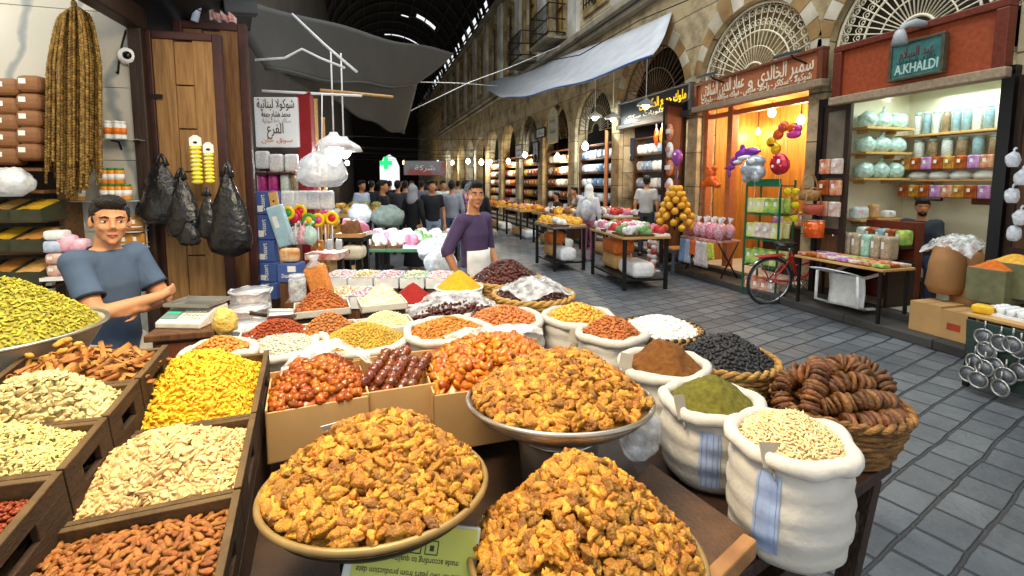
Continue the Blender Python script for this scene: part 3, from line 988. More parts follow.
# ---------------------------------------------------------------- counters and benches the goods stand on
m_board = mat('dark_board', '#2c1f16', 0.5, col2='#443122', scale=4, stretch=(3, 3, 3), bump=0.2)
def slab_on(name, label, cat, P, z0, z1, m, legs=None):
    """top board from picture-derived ground outline P (list of xy)"""
    t = thing(name, label, cat, (0, 0, 0))
    g = MB(); g.prism([(p[0], p[1]) for p in P], z0, z1); g.build('top', m, t, 0.006)
    for (x, y, x2, y2) in legs or []:
        g = MB(); g.bar((x, y, z0), (x2, y2, 0), 0.05, 0.045); g.build('leg', m, t, 0.004)
    return t


def ccw(P):
    P = [Vector((p[0], p[1], 0)) for p in P]
    ar = sum(P[i].x * P[(i + 1) % len(P)].y - P[(i + 1) % len(P)].x * P[i].y for i in range(len(P)))
    return P if ar > 0 else P[::-1]


xA = Vector((dA.y, -dA.x, 0)).normalized(); yA = Vector((dA.x, dA.y, 0)).normalized()
def stair_counter(label, p, w, l, z0, z1, m):
    """a cabinet whose sloping top carries one row of crates"""
    t = thing('stall_counter', label, 'counter', (0, 0, 0))
    g = MB()
    q = [p, p + xA * -w, p + xA * -w + yA * l, p + yA * l]
    V = [(v.x, v.y, 0) for v in q] + [(q[0].x, q[0].y, z0), (q[1].x, q[1].y, z0), (q[2].x, q[2].y, z1), (q[3].x, q[3].y, z1)]
    g.add(V, [(0, 1, 2, 3), (4, 7, 6, 5), (0, 4, 5, 1), (1, 5, 6, 2), (2, 6, 7, 3), (3, 7, 4, 0)])
    g.build('cabinet', m, t)
    return t


lA = math.hypot((pA[3] - pA[0]).x, (pA[3] - pA[0]).y)
stair_counter('dark wooden counter under the almond and yellow seed crates', pA[0], 0.4, lA, pA[0].z - 0.135, pA[3].z - 0.135, m_board)
lB = math.hypot((pB[4] - pB[0]).x, (pB[4] - pB[0]).y)
xA_, yA_ = xA.copy(), yA.copy()
xA = Vector((dB.y, -dB.x, 0)).normalized(); yA = Vector((dB.x, dB.y, 0)).normalized()
stair_counter('dark wooden counter raised under the back row of crates', pB[0] - xA * 0.0, 0.42, lB, pB[0].z - 0.135, pB[4].z - 0.135, m_board)
xA, yA = xA_, yA_
tb = thing('bowl_stand', 'dark wooden table carrying bowls, boxes and sacks in the middle of the stall', 'table', (0, 0, 0))
P = ccw([(-0.32, 0.75), (0.42, 0.62), (0.78, 1.0), (0.92, 1.9), (0.75, 3.3), (-0.85, 3.3), (-0.62, 1.9)])
g = MB(); g.prism(P, 0.70, 0.74); g.build('top', m_board, tb, 0.004)
for x, y in ((-0.2, 0.85), (0.4, 0.72), (0.65, 3.2), (-0.75, 3.2)):
    g = MB(); g.span((x - 0.03, y - 0.03, 0), (x + 0.03, y + 0.03, 0.70)); g.build('leg', m_board, tb)
# supports under the three bowls
for (px, py, z, dz, R, lab, mm) in ((378, 481, 1.0, 0.085, 0.10, 'dark tub holding up the tan-rimmed walnut bowl', m_bowl_dark), (559, 397, 1.035, 0.085, 0.13, 'pale steel tub holding up the steel walnut bowl', m_steel), (584, 548, 0.9, 0.09, 0.12, 'dark low tub holding up the closest walnut bowl', m_bowl_dark)):
    c = on_z(px, py, z); c.z = 0.741
    t = thing('tub', lab, 'tub', c)
    h = z - dz - 0.742
    g = MB(); g.lathe([(R * 0.85, 0), (R, h * 0.97), (R, h)], 28); g.build('body', mm, t)
    g = MB(); g.tube([(R * math.cos(2 * PI * i / 28), R * math.sin(2 * PI * i / 28), h * 0.92) for i in range(28)], 0.006, 6, closed=True); g.build('hoop', mm, t)

# low bench on the right with slanting legs
BZ = 0.70
b1, b2 = on_z(893, 461, BZ), on_z(735, 578, BZ)
ex = (b1 - b2); ex.z = 0; exn = ex.normalized(); ey = Vector((-exn.y, exn.x, 0))
tb = thing('bench', 'dark wooden bench with slanting legs under the sacks and fig basket', 'bench', (0, 0, 0))
P = ccw([b1, b2 - exn * 0.05, b2 - exn * 0.05 + ey * 0.3, b2 + exn * 0.1 + ey * 2.3, b1 - exn * 0.25 + ey * 2.3, b1 + ey * 0.4])
g = MB(); g.prism(P, BZ - 0.045, BZ); g.build('top', m_darkwood, tb, 0.006)
for p, q in ((b1 - exn * 0.10 + ey * 0.03, b1 - exn * 0.36 + ey * 0.03), (b1 - exn * 0.16 + ey * 0.42, b1 - exn * 0.34 + ey * 0.42), (b2 + exn * 0.25 + ey * 0.05, b2 + exn * 0.12 + ey * 0.05), (b1 - exn * 0.4 + ey * 2.2, b1 - exn * 0.5 + ey * 2.2), (b2 + exn * 0.3 + ey * 2.2, b2 + exn * 0.35 + ey * 2.2)):
    g = MB(); g.bar((p.x, p.y, BZ - 0.04), (q.x, q.y, 0), 0.06, 0.05); g.build('leg', m_darkwood, tb, 0.005)
g = MB(); g.bar((b1.x - exn.x * 0.3, b1.y - exn.y * 0.3, BZ - 0.1), (b2.x, b2.y, BZ - 0.1), 0.04, 0.07); g.build('apron', m_darkwood, tb, 0.004)

# worn wooden board with a batten beside the closest bowl
zb = 0.80
P = ccw([on_z(650, 462, zb), on_z(751, 533, zb), on_z(700, 610, zb), on_z(585, 540, zb)])
tb = thing('serving_board', 'worn brown wooden board jutting out beside the closest walnut bowl', 'board', (0, 0, 0))
g = MB(); g.prism(P, zb - 0.03, zb); g.build('top', mat('worn_board', '#5d4026', 0.6, col2='#2e2015', scale=7, bump=0.3), tb, 0.005)
g = MB(); a_, b_ = on_z(750, 543, zb + 0.0), on_z(690, 604, zb + 0.0); g.bar((a_.x, a_.y, zb - 0.005), (b_.x, b_.y, zb - 0.005), 0.035, 0.05); g.build('batten', mat('bare_wood', '#a5794a', 0.6, col2='#7d5630', scale=9), tb, 0.006)
g = MB()
for k in (0, 1):
    p = P[k]; g.span((p.x - 0.02, p.y - 0.02, 0.72), (p.x + 0.02, p.y + 0.02, zb - 0.03))

# ================================================================ sacks, baskets, boxes
m_sack = mat('white_sackcloth', '#bdb9b0', 0.75, var=0.05, scale=5, bump=0.35, bscale=18)
m_blue = mat('blue_stripe', '#8ea0c4', 0.75, var=0.15, scale=40)
m_straw = mat('straw', '#caa25c', 0.75, col2='#8d6630', scale=28, stretch=(1, 1, 7), bump=0.8, bscale=60)
m_straw_dark = mat('dark_straw', '#a87a42', 0.75, col2='#4f341c', scale=16, stretch=(1, 1, 5), bump=0.9, bscale=50)
m_card = mat('cardboard', '#c39a63', 0.8, var=0.12, scale=4)
m_tag = mat('grey_card', '#8d8678', 0.6)
m_white = mat('white_plastic', '#e9ebea', 0.4)


def sack(c, R, H, label, seed=0, stripe=None, rim=0.022):
    """rolled-top sack: C is the centre of its mouth"""
    t = thing('sack', label, 'sack', c, 0, 'open white sacks')
    m = MB()
    prof = [(0, -H), (R * 0.82, -H), (R * 0.98, -H * 0.9), (R * 1.10, -H * 0.62), (R * 1.08, -H * 0.38), (R * 1.03, -H * 0.18), (R * 1.0, -0.005), (R * 0.94, -0.006), (R * 0.95, -0.10), (0, -0.10)]
    fine = []
    for (r0, z0), (r1, z1) in zip(prof, prof[1:]):
        k = 4 if abs(z1 - z0) > 0.03 else 1
        fine += [(r0 + (r1 - r0) * i / k, z0 + (z1 - z0) * i / k) for i in range(k)]
    fine.append(prof[-1])
    fine = [(r * (1 + 0.02 * math.sin(z * 95 + seed)) if -H < z < -0.02 else r, z) for r, z in fine]
    m.lathe(fine, 44, wob=0.05, seed=seed)
    m.build('cloth', m_sack, t)
    m = MB()
    m.tube([((R * 1.0 + 0.006 * math.sin(5 * a + seed)) * math.cos(a), (R * 1.0 + 0.006 * math.sin(5 * a + seed)) * math.sin(a), 0.004 + 0.012 * mnoise.noise((math.cos(a) * 2 + seed, math.sin(a) * 2, 0))) for a in [2 * PI * i / 40 for i in range(40)]],
           [rim * (1 + 0.3 * mnoise.noise((i * 0.6, seed, 0))) for i in range(40)], 10, closed=True)
    m.build('rolled_rim', m_sack, t)
    if stripe is not None:
        m = MB()
        for da, w in ((0, 0.008), (0.1, 0.006), (-0.1, 0.006), (0.17, 0.003), (-0.17, 0.003)):
            def fn(u, v, da=da, w=w):
                z = -0.03 - (H * 0.72) * u
                r = np.interp(-z, [0, H * 0.18, H * 0.38, H * 0.62, H * 0.9], [R, R * 1.03, R * 1.08, R * 1.10, R * 0.98])
                r *= 1 + 0.02 * math.sin(z * 95 + seed)
                a = stripe + da + (v - 0.5) * w / R * 2
                q = 1 + 0.05 * mnoise.noise((math.cos(a) * 1.7 + seed, math.sin(a) * 1.7, z * 9))
                return ((r * q + 0.0035) * math.cos(a), (r * q + 0.0035) * math.sin(a), z)
            m.sheet(fn, 14, 4)
        m.build('stripe', m_blue, t, label='faded blue woven stripes')
    return t


def price_card(px, py, d, label, w=0.045, h=0.05, yaw=0.0, lean=0.5):
    t = thing('price_card', label, 'price card', at(px, py, d), 0, 'price cards stuck in the goods', rot=(-lean, 0.2, yaw - YAW))
    m = MB(); m.span((-w / 2, -0.001, -h / 2), (w / 2, 0.001, h / 2)); m.build('plate', m_tag, t, 0.0006)
    m = MB(); m.tube([(0, 0.001, -h / 2), (0, 0.002, -h / 2 - 0.03)], 0.003, 6); m.build('pin', m_tag, t)
    return t


def basket(c, R, H, label, m, flare=1.25, wall=0.016, seed=0, group='woven baskets'):
    t = thing('basket', label, 'basket', c, 0, group)
    g = MB()
    k = int(H / 0.02)
    for i in range(k):
        z = -H + (i + 0.5) * H / k
        r = R * (1 / flare + (1 - 1 / flare) * ((i + 0.5) / k) ** 0.75)
        g.tube([((r + 0.004 * math.sin(18 * a + i * PI)) * math.cos(a), (r + 0.004 * math.sin(18 * a + i * PI)) * math.sin(a), z + 0.002 * math.sin(18 * a + i * PI)) for a in [2 * PI * q / 72 for q in range(72)]], H / k * 0.56, 6, closed=True)
    g.lathe([(0, -H + 0.005), (R / flare, -H + 0.005), (R / flare, -H + 0.015), (0, -H + 0.015)], 32)
    g.build('weave', m, t)
    g = MB()
    for s in (0, 1):
        g.tube([((R + 0.009 * math.cos(14 * a + s * PI)) * math.cos(a), (R + 0.009 * math.cos(14 * a + s * PI)) * math.sin(a), 0.004 + 0.009 * math.sin(14 * a + s * PI)) for a in [2 * PI * q / 140 for q in range(140)]], 0.011, 6, closed=True)
    g.build('braided_rim', m, t)
    return t


# --- right-hand sacks on the bench
c = on_z(790, 441, 0.995); R = 0.142
sack(c, R, 0.292, 'white sack with faded blue stripes, full of slivered nuts', 1.3, math.radians(206))
hp = Heap(frame(c), R * 0.93, R * 0.93, 0.075, p=1.8, noise_amt=0.15, seed=1)
stuff_heap('slivered_nuts_heap', 'pale slivered nuts in the striped white sack', 'nuts', hp, GRAIN, 0.0078, mat('sliver', '#e3c893', 0.6, isl=0.22, hue=0.01), tilt=0.5, size=(1.0, 1.5))
price_card(771, 455, 1.22, 'grey card stuck in the slivered nuts', 0.065, 0.06, 0.3)
c = on_z(712, 403, 0.95); R = 0.152
sack(c, R, 0.248, 'white sack of dusty green herb powder beside the striped sack', 2.1, math.radians(230))
hp = Heap(frame(c), R * 0.92, R * 0.92, 0.10, p=1.3, noise_amt=0.1, seed=2)
powder_heap('green_powder', 'dusty green herb powder in its white sack', hp, mat('green_powder', '#646020', 0.95, var=0.3, scale=60, bump=0.5, bscale=300), rough=0.005)
price_card(681, 407, 1.55, 'grey card stuck in the green herb powder', 0.05, 0.075, 0.5)
c = on_z(663, 366, 0.94); R = 0.168
sack(c, R, 0.24, 'white sack of brown ground spice behind the green powder', 3.4)
hp = Heap(frame(c), R * 0.9, R * 0.9, 0.115, p=1.2, noise_amt=0.25, seed=3)
powder_heap('brown_powder', 'ground brown spice in its white sack', hp, mat('brown_powder', '#74491c', 0.95, var=0.3, scale=50, bump=0.6, bscale=250), rough=0.007, freq=45)
price_card(626, 361, 1.92, 'dark grey card stuck in the brown ground spice', 0.05, 0.06, -0.2)
c = on_z(611, 334, 0.955); R = 0.16
sack(c, R, 0.25, 'white sack of reddish almonds beyond the steel bowl', 4.2)
hp = Heap(frame(c), R * 0.92, R * 0.92, 0.085, p=1.6, noise_amt=0.12, seed=4)
stuff_heap('red_almonds_heap', 'small reddish almonds in the sack beyond the steel bowl', 'almonds', hp, ALMOND, 0.0155, mat('reddish_almond', '#a8622e', 0.5, isl=0.25, hue=0.01), tilt=0.5)
price_card(574, 336, 2.36, 'tan card stuck beside the reddish almonds', 0.055, 0.06, -0.4)
c = on_z(578, 318, 0.965); R = 0.185
sack(c, R, 0.29, 'white sack of golden raisins behind the reddish almonds', 5.2)
hp = Heap(frame(c), R * 0.9, R * 0.9, 0.075, p=1.6, noise_amt=0.12, seed=5)
stuff_heap('golden_raisins_heap', 'golden raisins in the white sack behind the almonds', 'raisins', hp, RAISIN, 0.0175, mat('golden_raisin', '#d9a33c', 0.4, isl=0.3, hue=0.015), tilt=0.6)
c = on_z(503, 320, 0.985); R = 0.195
sack(c, R, 0.24, 'white sack of orange dried fruit behind the amber fruit box', 6.1)
hp = Heap(frame(c), R * 0.9, R * 0.9, 0.07, p=1.6, noise_amt=0.12, seed=6)
stuff_heap('orange_fruit_heap', 'orange dried fruit bits in the sack behind the amber fruit box', 'dried fruit', hp, RAISIN, 0.0175, mat('orange_fruit', '#b9703a', 0.45, isl=0.28, hue=0.01), tilt=0.6)

# --- baskets
c = on_z(660, 331, 0.94); R = 0.2
t = basket(c, R, 0.1, 'flat tan basket with dark bound edge holding white sweets', m_straw, 1.15, seed=1)
g = MB()
for i in range(34):
    a = 2 * PI * i / 34
    g.tube([((R + 0.004) * math.cos(a + d_), (R + 0.004) * math.sin(a + d_), 0.012) for d_ in (0, 0.04, 0.08)], 0.0135, 6)
g.build('edge_binding', mat('black_binding', '#1d1a18', 0.6), t, label='black stitched edge')
hp = Heap(frame(c), R * 0.93, R * 0.93, 0.07, p=1.6, noise_amt=0.15, seed=7)
SUGAR = [piece_ball(8, 6, (0.016, 0.011, 0.008), 0.25, i, 2.5) for i in range(4)]
T = hp.lay(4, 0.024, 0.003, 0.6, 1, (0.8, 1.2))
single_pieces('sugared_almond', 'white sugared sweet in the flat basket', 'sweet', 'white sweets in the flat basket', T, SUGAR, mat('sugar_white', '#e3e1dc', 0.5, isl=0.1), 260)
powder_heap('sugar_crumbs', 'white sugar under the sweets in the flat basket', hp, _mats['sugar_white'], 24, 0.003)
c = on_z(726, 359, 0.915); R = 0.205
basket(c, R, 0.21, 'tan basket of black raisins beside the green powder sack', m_straw, 1.2, seed=2)
hp = Heap(frame(c), R * 0.95, R * 0.95, 0.105, p=1.6, noise_amt=0.15, seed=8)
stuff_heap('black_raisins_heap', 'dull black dried fruit heaped in the tan basket', 'dried fruit', hp, RAISIN, 0.0165, mat('black_fruit', '#26262a', 0.5, isl=0.4), tilt=0.6)
for (px, py, z, R_, lab, hl, mcol, H_) in ((506, 280, 1.02, 0.25, 'straw basket of bare dark dates nearest the man in purple', 'dark dates heaped in the basket nearest the man in purple', '#4a1d14', 0.15), (533, 295, 1.0, 0.245, 'straw basket of dates under crumpled clear plastic', 'dark dates under the crumpled plastic', '#3d1a12', 0.10)):
    c = on_z(px, py, z)
    basket(c, R_, 0.2, lab, mat('pale_straw', '#dcb468', 0.75, col2='#b0853e', scale=28, stretch=(1, 1, 6), bump=0.8), 1.15, seed=3)
    hp = Heap(frame(c), R_ * 0.93, R_ * 0.93, H_, p=1.4, noise_amt=0.12, seed=9 + px)
    stuff_heap('dates_heap', hl, 'dates', hp, RAISIN, 0.021, mat('date_' + mcol, mcol, 0.35, isl=0.35, spec=0.5), tilt=0.5, size=(1.1, 1.6))
m_film = see_through('plastic_film', '#eef2f5', 0.62, 0.08, bscale=16)
def film(name, label, M_, a, b, hfun, n=26, crumple=0.02, seed=0):
    m = MB()
    def fn(u, v):
        x, y = (u * 2 - 1) * a, (v * 2 - 1) * b
        z = hfun(x, y) + crumple * abs(mnoise.noise((x * 14 + seed, y * 14, seed))) + crumple * 0.7 * abs(mnoise.noise((x * 33, y * 33 + seed, 2)))
        return M_ @ Vector((x, y, z))
    m.sheet(fn, n, n)
    o = m.build(name, m_film)
    return tag(o, label, 'plastic film')
film('plastic_film', 'crumpled clear plastic over the basket of dates', frame(c, 0.3), 0.19, 0.19, lambda x, y: hp.h(x, y) + 0.016, 30, 0.022, 4)

# --- the basket of fig strings
c = on_z(838, 402, 0.875); R = 0.215
basket(c, R, 0.172, 'brown woven basket full of dried fig strings at the bench end', m_straw_dark, 1.4, seed=5, group=None)
m_fig = mat('dried_fig', '#7d5028', 0.42, isl=0.5, hue=0.012, col2='#482812', scale=40, bump=0.5, bscale=90, spec=0.5)
figm = MB(); n1, n2 = 18, 10
for i in range(n1):
    for j in range(n2):
        a, b_ = 2 * PI * i / n1, 2 * PI * j / n2
        q = 1 + 0.12 * mnoise.noise((math.cos(a) * 1.5, math.sin(a) * 1.5, j * 0.3))
        r = 0.022 + 0.0135 * math.cos(b_) * (1 + 0.1 * math.sin(3 * a))
        figm.v.append((r * math.cos(a) * q, r * math.sin(a) * q, 0.0085 * math.sin(b_) * (1 + 0.25 * math.sin(2 * a))))
for i in range(n1):
    for j in range(n2):
        figm.f.append((i * n2 + j, ((i + 1) % n1) * n2 + j, ((i + 1) % n1) * n2 + (j + 1) % n2, i * n2 + (j + 1) % n2)); figm.m.append(0); figm.s.append(True)
fig_mesh = figm.mesh('dried_fig', m_fig)
m_twine = mat('twine', '#b89a68', 0.8)
# paths in basket-local picture directions: u to the right, v to the back
ru = Vector((math.cos(YAW), -math.sin(YAW), 0)); rv = Vector((math.sin(YAW), math.cos(YAW), 0))
figs = [
    ('string of dried figs laid along the near rim of the basket', [(-0.10, -0.19, 0.02), (0.0, -0.2, 0.035), (0.1, -0.17, 0.03), (0.18, -0.12, 0.02)]),
    ('long string of dried figs second from the near rim', [(-0.15, -0.12, 0.06), (-0.04, -0.13, 0.085), (0.08, -0.11, 0.085), (0.18, -0.06, 0.05)]),
    ('string of dried figs hooked over the end of the basket nearest the green powder', [(-0.25, -0.06, 0.0), (-0.24, 0.02, 0.06), (-0.17, 0.07, 0.12), (-0.12, 0.01, 0.14)]),
    ('string of dried figs climbing in an upright loop at the basket end', [(-0.21, -0.13, 0.04), (-0.16, -0.08, 0.11), (-0.1, -0.02, 0.16), (-0.08, 0.06, 0.17)]),
    ('string of dried figs curled in the middle of the heap', [(-0.09, -0.06, 0.10), (-0.02, -0.03, 0.125), (0.06, -0.04, 0.125), (0.12, 0.02, 0.11)]),
    ('string of dried figs arching over the top of the heap', [(-0.02, 0.05, 0.13), (0.04, 0.08, 0.165), (0.09, 0.04, 0.16), (0.1, -0.02, 0.14)]),
    ('string of dried figs curving down toward the street side', [(0.07, 0.12, 0.13), (0.14, 0.10, 0.155), (0.19, 0.04, 0.13), (0.2, -0.03, 0.08)]),
    ('string of dried figs lying across the back of the basket', [(-0.14, 0.13, 0.06), (-0.04, 0.17, 0.09), (0.06, 0.18, 0.10), (0.15, 0.16, 0.08)]),
    ('short string of dried figs low at the street end', [(0.1, -0.13, 0.0), (0.17, -0.08, 0.015), (0.22, -0.02, 0.02), (0.23, 0.06, 0.03)]),
    ('string of dried figs buried under the middle strings', [(-0.16, 0.0, 0.03), (-0.05, 0.01, 0.06), (0.05, 0.02, 0.06), (0.16, 0.06, 0.05)]),
    ('string of dried figs tucked low beside the near rim string', [(-0.19, -0.1, -0.01), (-0.1, -0.15, -0.005), (0.0, -0.16, 0.0), (0.08, -0.15, -0.01)])]
for lab, path in figs:
    t = thing('fig_string', lab, 'fig string', c, 0, 'strings of dried figs in the basket')
    P = [ru * p[0] * 0.86 + rv * p[1] * 0.86 + Vector((0, 0, p[2] * 0.9 - 0.025)) for p in path]
    def cr(s):
        k = min(int(s), len(P) - 2); f_ = s - k
        p0, p1, p2, p3 = P[max(k - 1, 0)], P[k], P[k + 1], P[min(k + 2, len(P) - 1)]
        return 0.5 * (2 * p1 + (p2 - p0) * f_ + (2 * p0 - 5 * p1 + 4 * p2 - p3) * f_ ** 2 + (3 * p1 - p0 - 3 * p2 + p3) * f_ ** 3)
    S = [cr(i * (len(P) - 1) / 60) for i in range(61)]
    g = MB(); g.tube(S[::4], 0.003, 5); g.build('twine', m_twine, t)
    acc, nxt = 0.0, 0.0
    for i in range(1, 61):
        acc += (S[i] - S[i - 1]).length
        if acc >= nxt:
            nxt += 0.0155
            d_ = (S[i] - S[i - 1]).normalized()
            o = bpy.data.objects.new('dried_fig', fig_mesh); C.objects.link(o); o.parent = t
            q = d_.to_track_quat('Z', 'Y').to_matrix().to_4x4()
            o.matrix_local = Matrix.Translation(S[i]) @ q @ Euler((rnd.uniform(-0.25, 0.25), rnd.uniform(-0.25, 0.25), rnd.uniform(0, 6))).to_matrix().to_4x4() @ Matrix.Scale(rnd.uniform(0.85, 1.2), 4)
hp = Heap(frame(c), R * 0.9, R * 0.9, 0.06, p=2, seed=3, base=-0.07)
powder_heap('fig_bed', 'brown figs at the bottom of the fig basket', hp, m_fig, 24, 0.012, 40)

# --- cardboard boxes of sticky fruit
def open_box(c, w, l, h, yaw, label, m=m_card, group=None, flap=False, lx=0.0):
    t = thing('cardboard_box', label, 'box', c, 0, group, rot=(lx, 0, yaw))
    th = 0.006
    for nm, a, b in (('front_panel', (-w / 2, -l / 2, -h), (w / 2, -l / 2 + th, 0)), ('back_panel', (-w / 2, l / 2 - th, -h), (w / 2, l / 2, 0.03)), ('side_panel', (-w / 2, -l / 2, -h), (-w / 2 + th, l / 2, 0.01)), ('side_panel', (w / 2 - th, -l / 2, -h), (w / 2, l / 2, 0.01)), ('base', (-w / 2, -l / 2, -h), (w / 2, l / 2, -h + th))):
        g = MB(); g.span(a, b); g.build(nm, m, t, 0.002)
    return t


m_candy = mat('candied_nut', '#ad5c1a', 0.18, isl=0.4, hue=0.012, spec=0.4, coat=0.15, col2='#71340c', scale=50)
m_amber = mat('amber_fruit', '#c9781e', 0.25, isl=0.4, hue=0.015, spec=0.4, coat=0.1, col2='#8d480e', scale=40)
m_dk = mat('dark_candied', '#7a3a14', 0.2, isl=0.3, hue=0.01, spec=0.5, coat=0.4, col2='#4a1c08', scale=50)
LUMP = [piece_ball(12, 9, (0.0135, 0.012, 0.0115), 0.34, i, 2.2) for i in range(4)]
CHUNK = [piece_ball(9, 7, (0.022, 0.014, 0.009), 0.42, i + 7, 2.6) for i in range(5)]
yb = math.radians(7)
def box_at(px, py, z): return on_z(px, py, z)
c = on_z(318, 388, 1.015)
open_box(c, 0.30, 0.26, 0.16, yb, 'cardboard box of glossy candied nuts under torn plastic')
hp = Heap(frame(c, yb), 0.14, 0.125, 0.10, True, 1.0, 0.15, -0.01, (0, 0.3), 0.35, 21)
T = hp.lay(4, 0.022, 0.004, 0.7, 2, (0.8, 1.3))
single_pieces('candied_nut', 'glossy brown candied nut in the cardboard box beside the yellow seeds', 'candied nut', 'candied nuts in the cardboard box', T, LUMP, m_candy, 300)
powder_heap('candied_nut_bed', 'candied nuts packed at the bottom of the candied nut box', hp, m_candy, 24, 0.008, 45)
film('plastic_film', 'torn clear plastic draped over the candied nuts', frame(c + Vector((0, 0, 0.0)) + rv * 0.09, yb), 0.15, 0.075, lambda x, y: hp.h(x * 0.9, 0.04 + y) + 0.03, 22, 0.03, 7)
c = on_z(395, 374, 1.02)
open_box(c, 0.27, 0.25, 0.13, yb - 0.05, 'cardboard box of dark candied sticks between the two fruit boxes')
hp = Heap(frame(c, yb), 0.12, 0.11, 0.05, True, 1.0, 0.2, -0.03, (0.2, 0.2), 0.4, 22)
for k in range(8):
    t = thing('candied_stick', 'dark glossy stick of candied nuts in the middle cardboard box', 'candied stick', frame(c, yb) @ Vector((-0.085 + 0.042 * (k % 5) + 0.02 * (k // 5), -0.025 + 0.03 * (k // 5) + 0.01 * math.sin(k * 2.1), 0.0 + 0.026 * (k // 5) + 0.006 * (k % 3))), 0, 'dark candied sticks', rot=(0.30, 0, yb - 0.55 + rnd.uniform(-0.12, 0.12)))
    g = MB()
    for q in range(6):
        g.ball((rnd.uniform(-0.003, 0.003), -0.075 + 0.03 * q, rnd.uniform(-0.003, 0.003)), (0.021, 0.022, 0.019), 12, 9, 0, None, 0.25, k + q, 2.4)
    g.build('coated_nuts', m_dk, t)
    g = MB(); g.tube([(0, 0.08, 0), (0, 0.1, 0.004)], 0.0025, 5); g.build('string', m_twine, t)
c = on_z(492, 367, 1.0)
open_box(c, 0.50, 0.36, 0.20, yb - 0.1, 'wide cardboard box of amber sticky fruit behind the steel bowl')
hp = Heap(frame(c, yb - 0.1), 0.24, 0.17, 0.12, True, 0.8, 0.15, -0.02, (0.0, 0.1), 0.45, 23)
T = hp.lay(5, 0.029, 0.006, 0.7, 2, (0.8, 1.5))
T = single_pieces('amber_fruit', 'sticky amber piece of dried fruit in the wide cardboard box', 'dried fruit', 'amber fruit in the wide box', T, CHUNK, m_amber, 290)
powder_heap('amber_fruit_bed', 'sticky amber fruit at the bottom of the wide box', hp, m_amber, 24, 0.008, 40)
film('plastic_film', 'folded clear plastic lying over the far edge of the amber fruit', frame(c + rv * 0.14 + Vector((0, 0, 0.02)), yb - 0.1), 0.2, 0.05, lambda x, y: 0.085 - 6 * y * y - 0.5 * x * x, 22, 0.03, 9)

# --- shallower goods toward the back of the stall
def sack_px(px, py, d, wpx, H, label, seed): 
    c = at(px, py, d); R = wpx * d / F / 2; sack(c, R, H, label, seed, None, 0.018); return c, R
c, R = sack_px(362, 340, 2.05, 92, 0.3, 'white sack of mustard-green seeds in the middle of the stall', 7.7)
hp = Heap(frame(c), R * 0.9, R * 0.9, 0.075, p=1.3, noise_amt=0.06, seed=31)
stuff_heap('mustard_seeds_heap', 'mustard-green seeds in the middle white sack', 'seeds', hp, CRUMB, 0.0095, mat('mustard_seed', '#b59438', 0.7, isl=0.25, hue=0.012))
c, R = sack_px(447, 331, 2.1, 80, 0.3, 'white sack of orange flakes beside the mustard-green seeds', 8.1)
hp = Heap(frame(c), R * 0.9, R * 0.9, 0.06, p=1.4, noise_amt=0.1, seed=32)
stuff_heap('orange_flakes_heap', 'orange flakes in the sack beside the mustard-green seeds', 'spice', hp, FLAKE, 0.011, mat('orange_flake', '#c07c2e', 0.6, isl=0.3))
c, R = sack_px(282, 346, 1.95, 84, 0.28, 'empty rolled white sack behind the candied nut box', 8.9)
hp = Heap(frame(c), R * 0.9, R * 0.9, 0.03, p=2, noise_amt=0.3, seed=33)
tag(scatter('coconut_flakes_heap', [hp.core(24)] + FLAKE, [(0, Matrix.Identity(4))] + hp.lay(3, 0.012), mat('coconut', '#cbc4b0', 0.7, isl=0.08)), 'white flakes in the rolled sack behind the candied nuts', 'flakes', None, 'stuff')
c, R = sack_px(220, 352, 1.82, 62, 0.25, 'small white bag of shelled nuts behind the yellow seeds', 9.4)
hp = Heap(frame(c), R * 0.9, R * 0.9, 0.06, p=1.5, noise_amt=0.1, seed=34)
stuff_heap('shelled_nuts_heap', 'small shelled nuts in the bag behind the yellow seeds', 'nuts', hp, CRUMB, 0.013, mat('shelled_nut', '#c98438', 0.6, isl=0.3), size=(1.2, 1.8))
def tray(px, py, d, w, l, label, m=m_sack, yaw=yb, h=0.035):
    c = at(px, py, d)
    t = thing('tray', label, 'tray', c, yaw, 'low trays at the back of the stall')
    for nm, a, b in (('front_rim', (-w / 2, -l / 2, -h), (w / 2, -l / 2 + 0.008, 0)), ('back_rim', (-w / 2, l / 2 - 0.008, -h), (w / 2, l / 2, 0)), ('side_rim', (-w / 2, -l / 2, -h), (-w / 2 + 0.008, l / 2, 0)), ('side_rim', (w / 2 - 0.008, -l / 2, -h), (w / 2, l / 2, 0)), ('base', (-w / 2, -l / 2, -h), (w / 2, l / 2, -h + 0.008))):
        g = MB(); g.span(a, b); g.build(nm, m, t, 0.002)
    hb = c.z - h - 0.742
    t = thing('support_crate', 'plain crate under the ' + label, 'crate', (c.x, c.y, 0.7415), yaw)
    g = MB(); g.span((-w * 0.45, -l * 0.45, 0), (w * 0.45, l * 0.45, hb)); g.build('box', m_board, t)
    return c
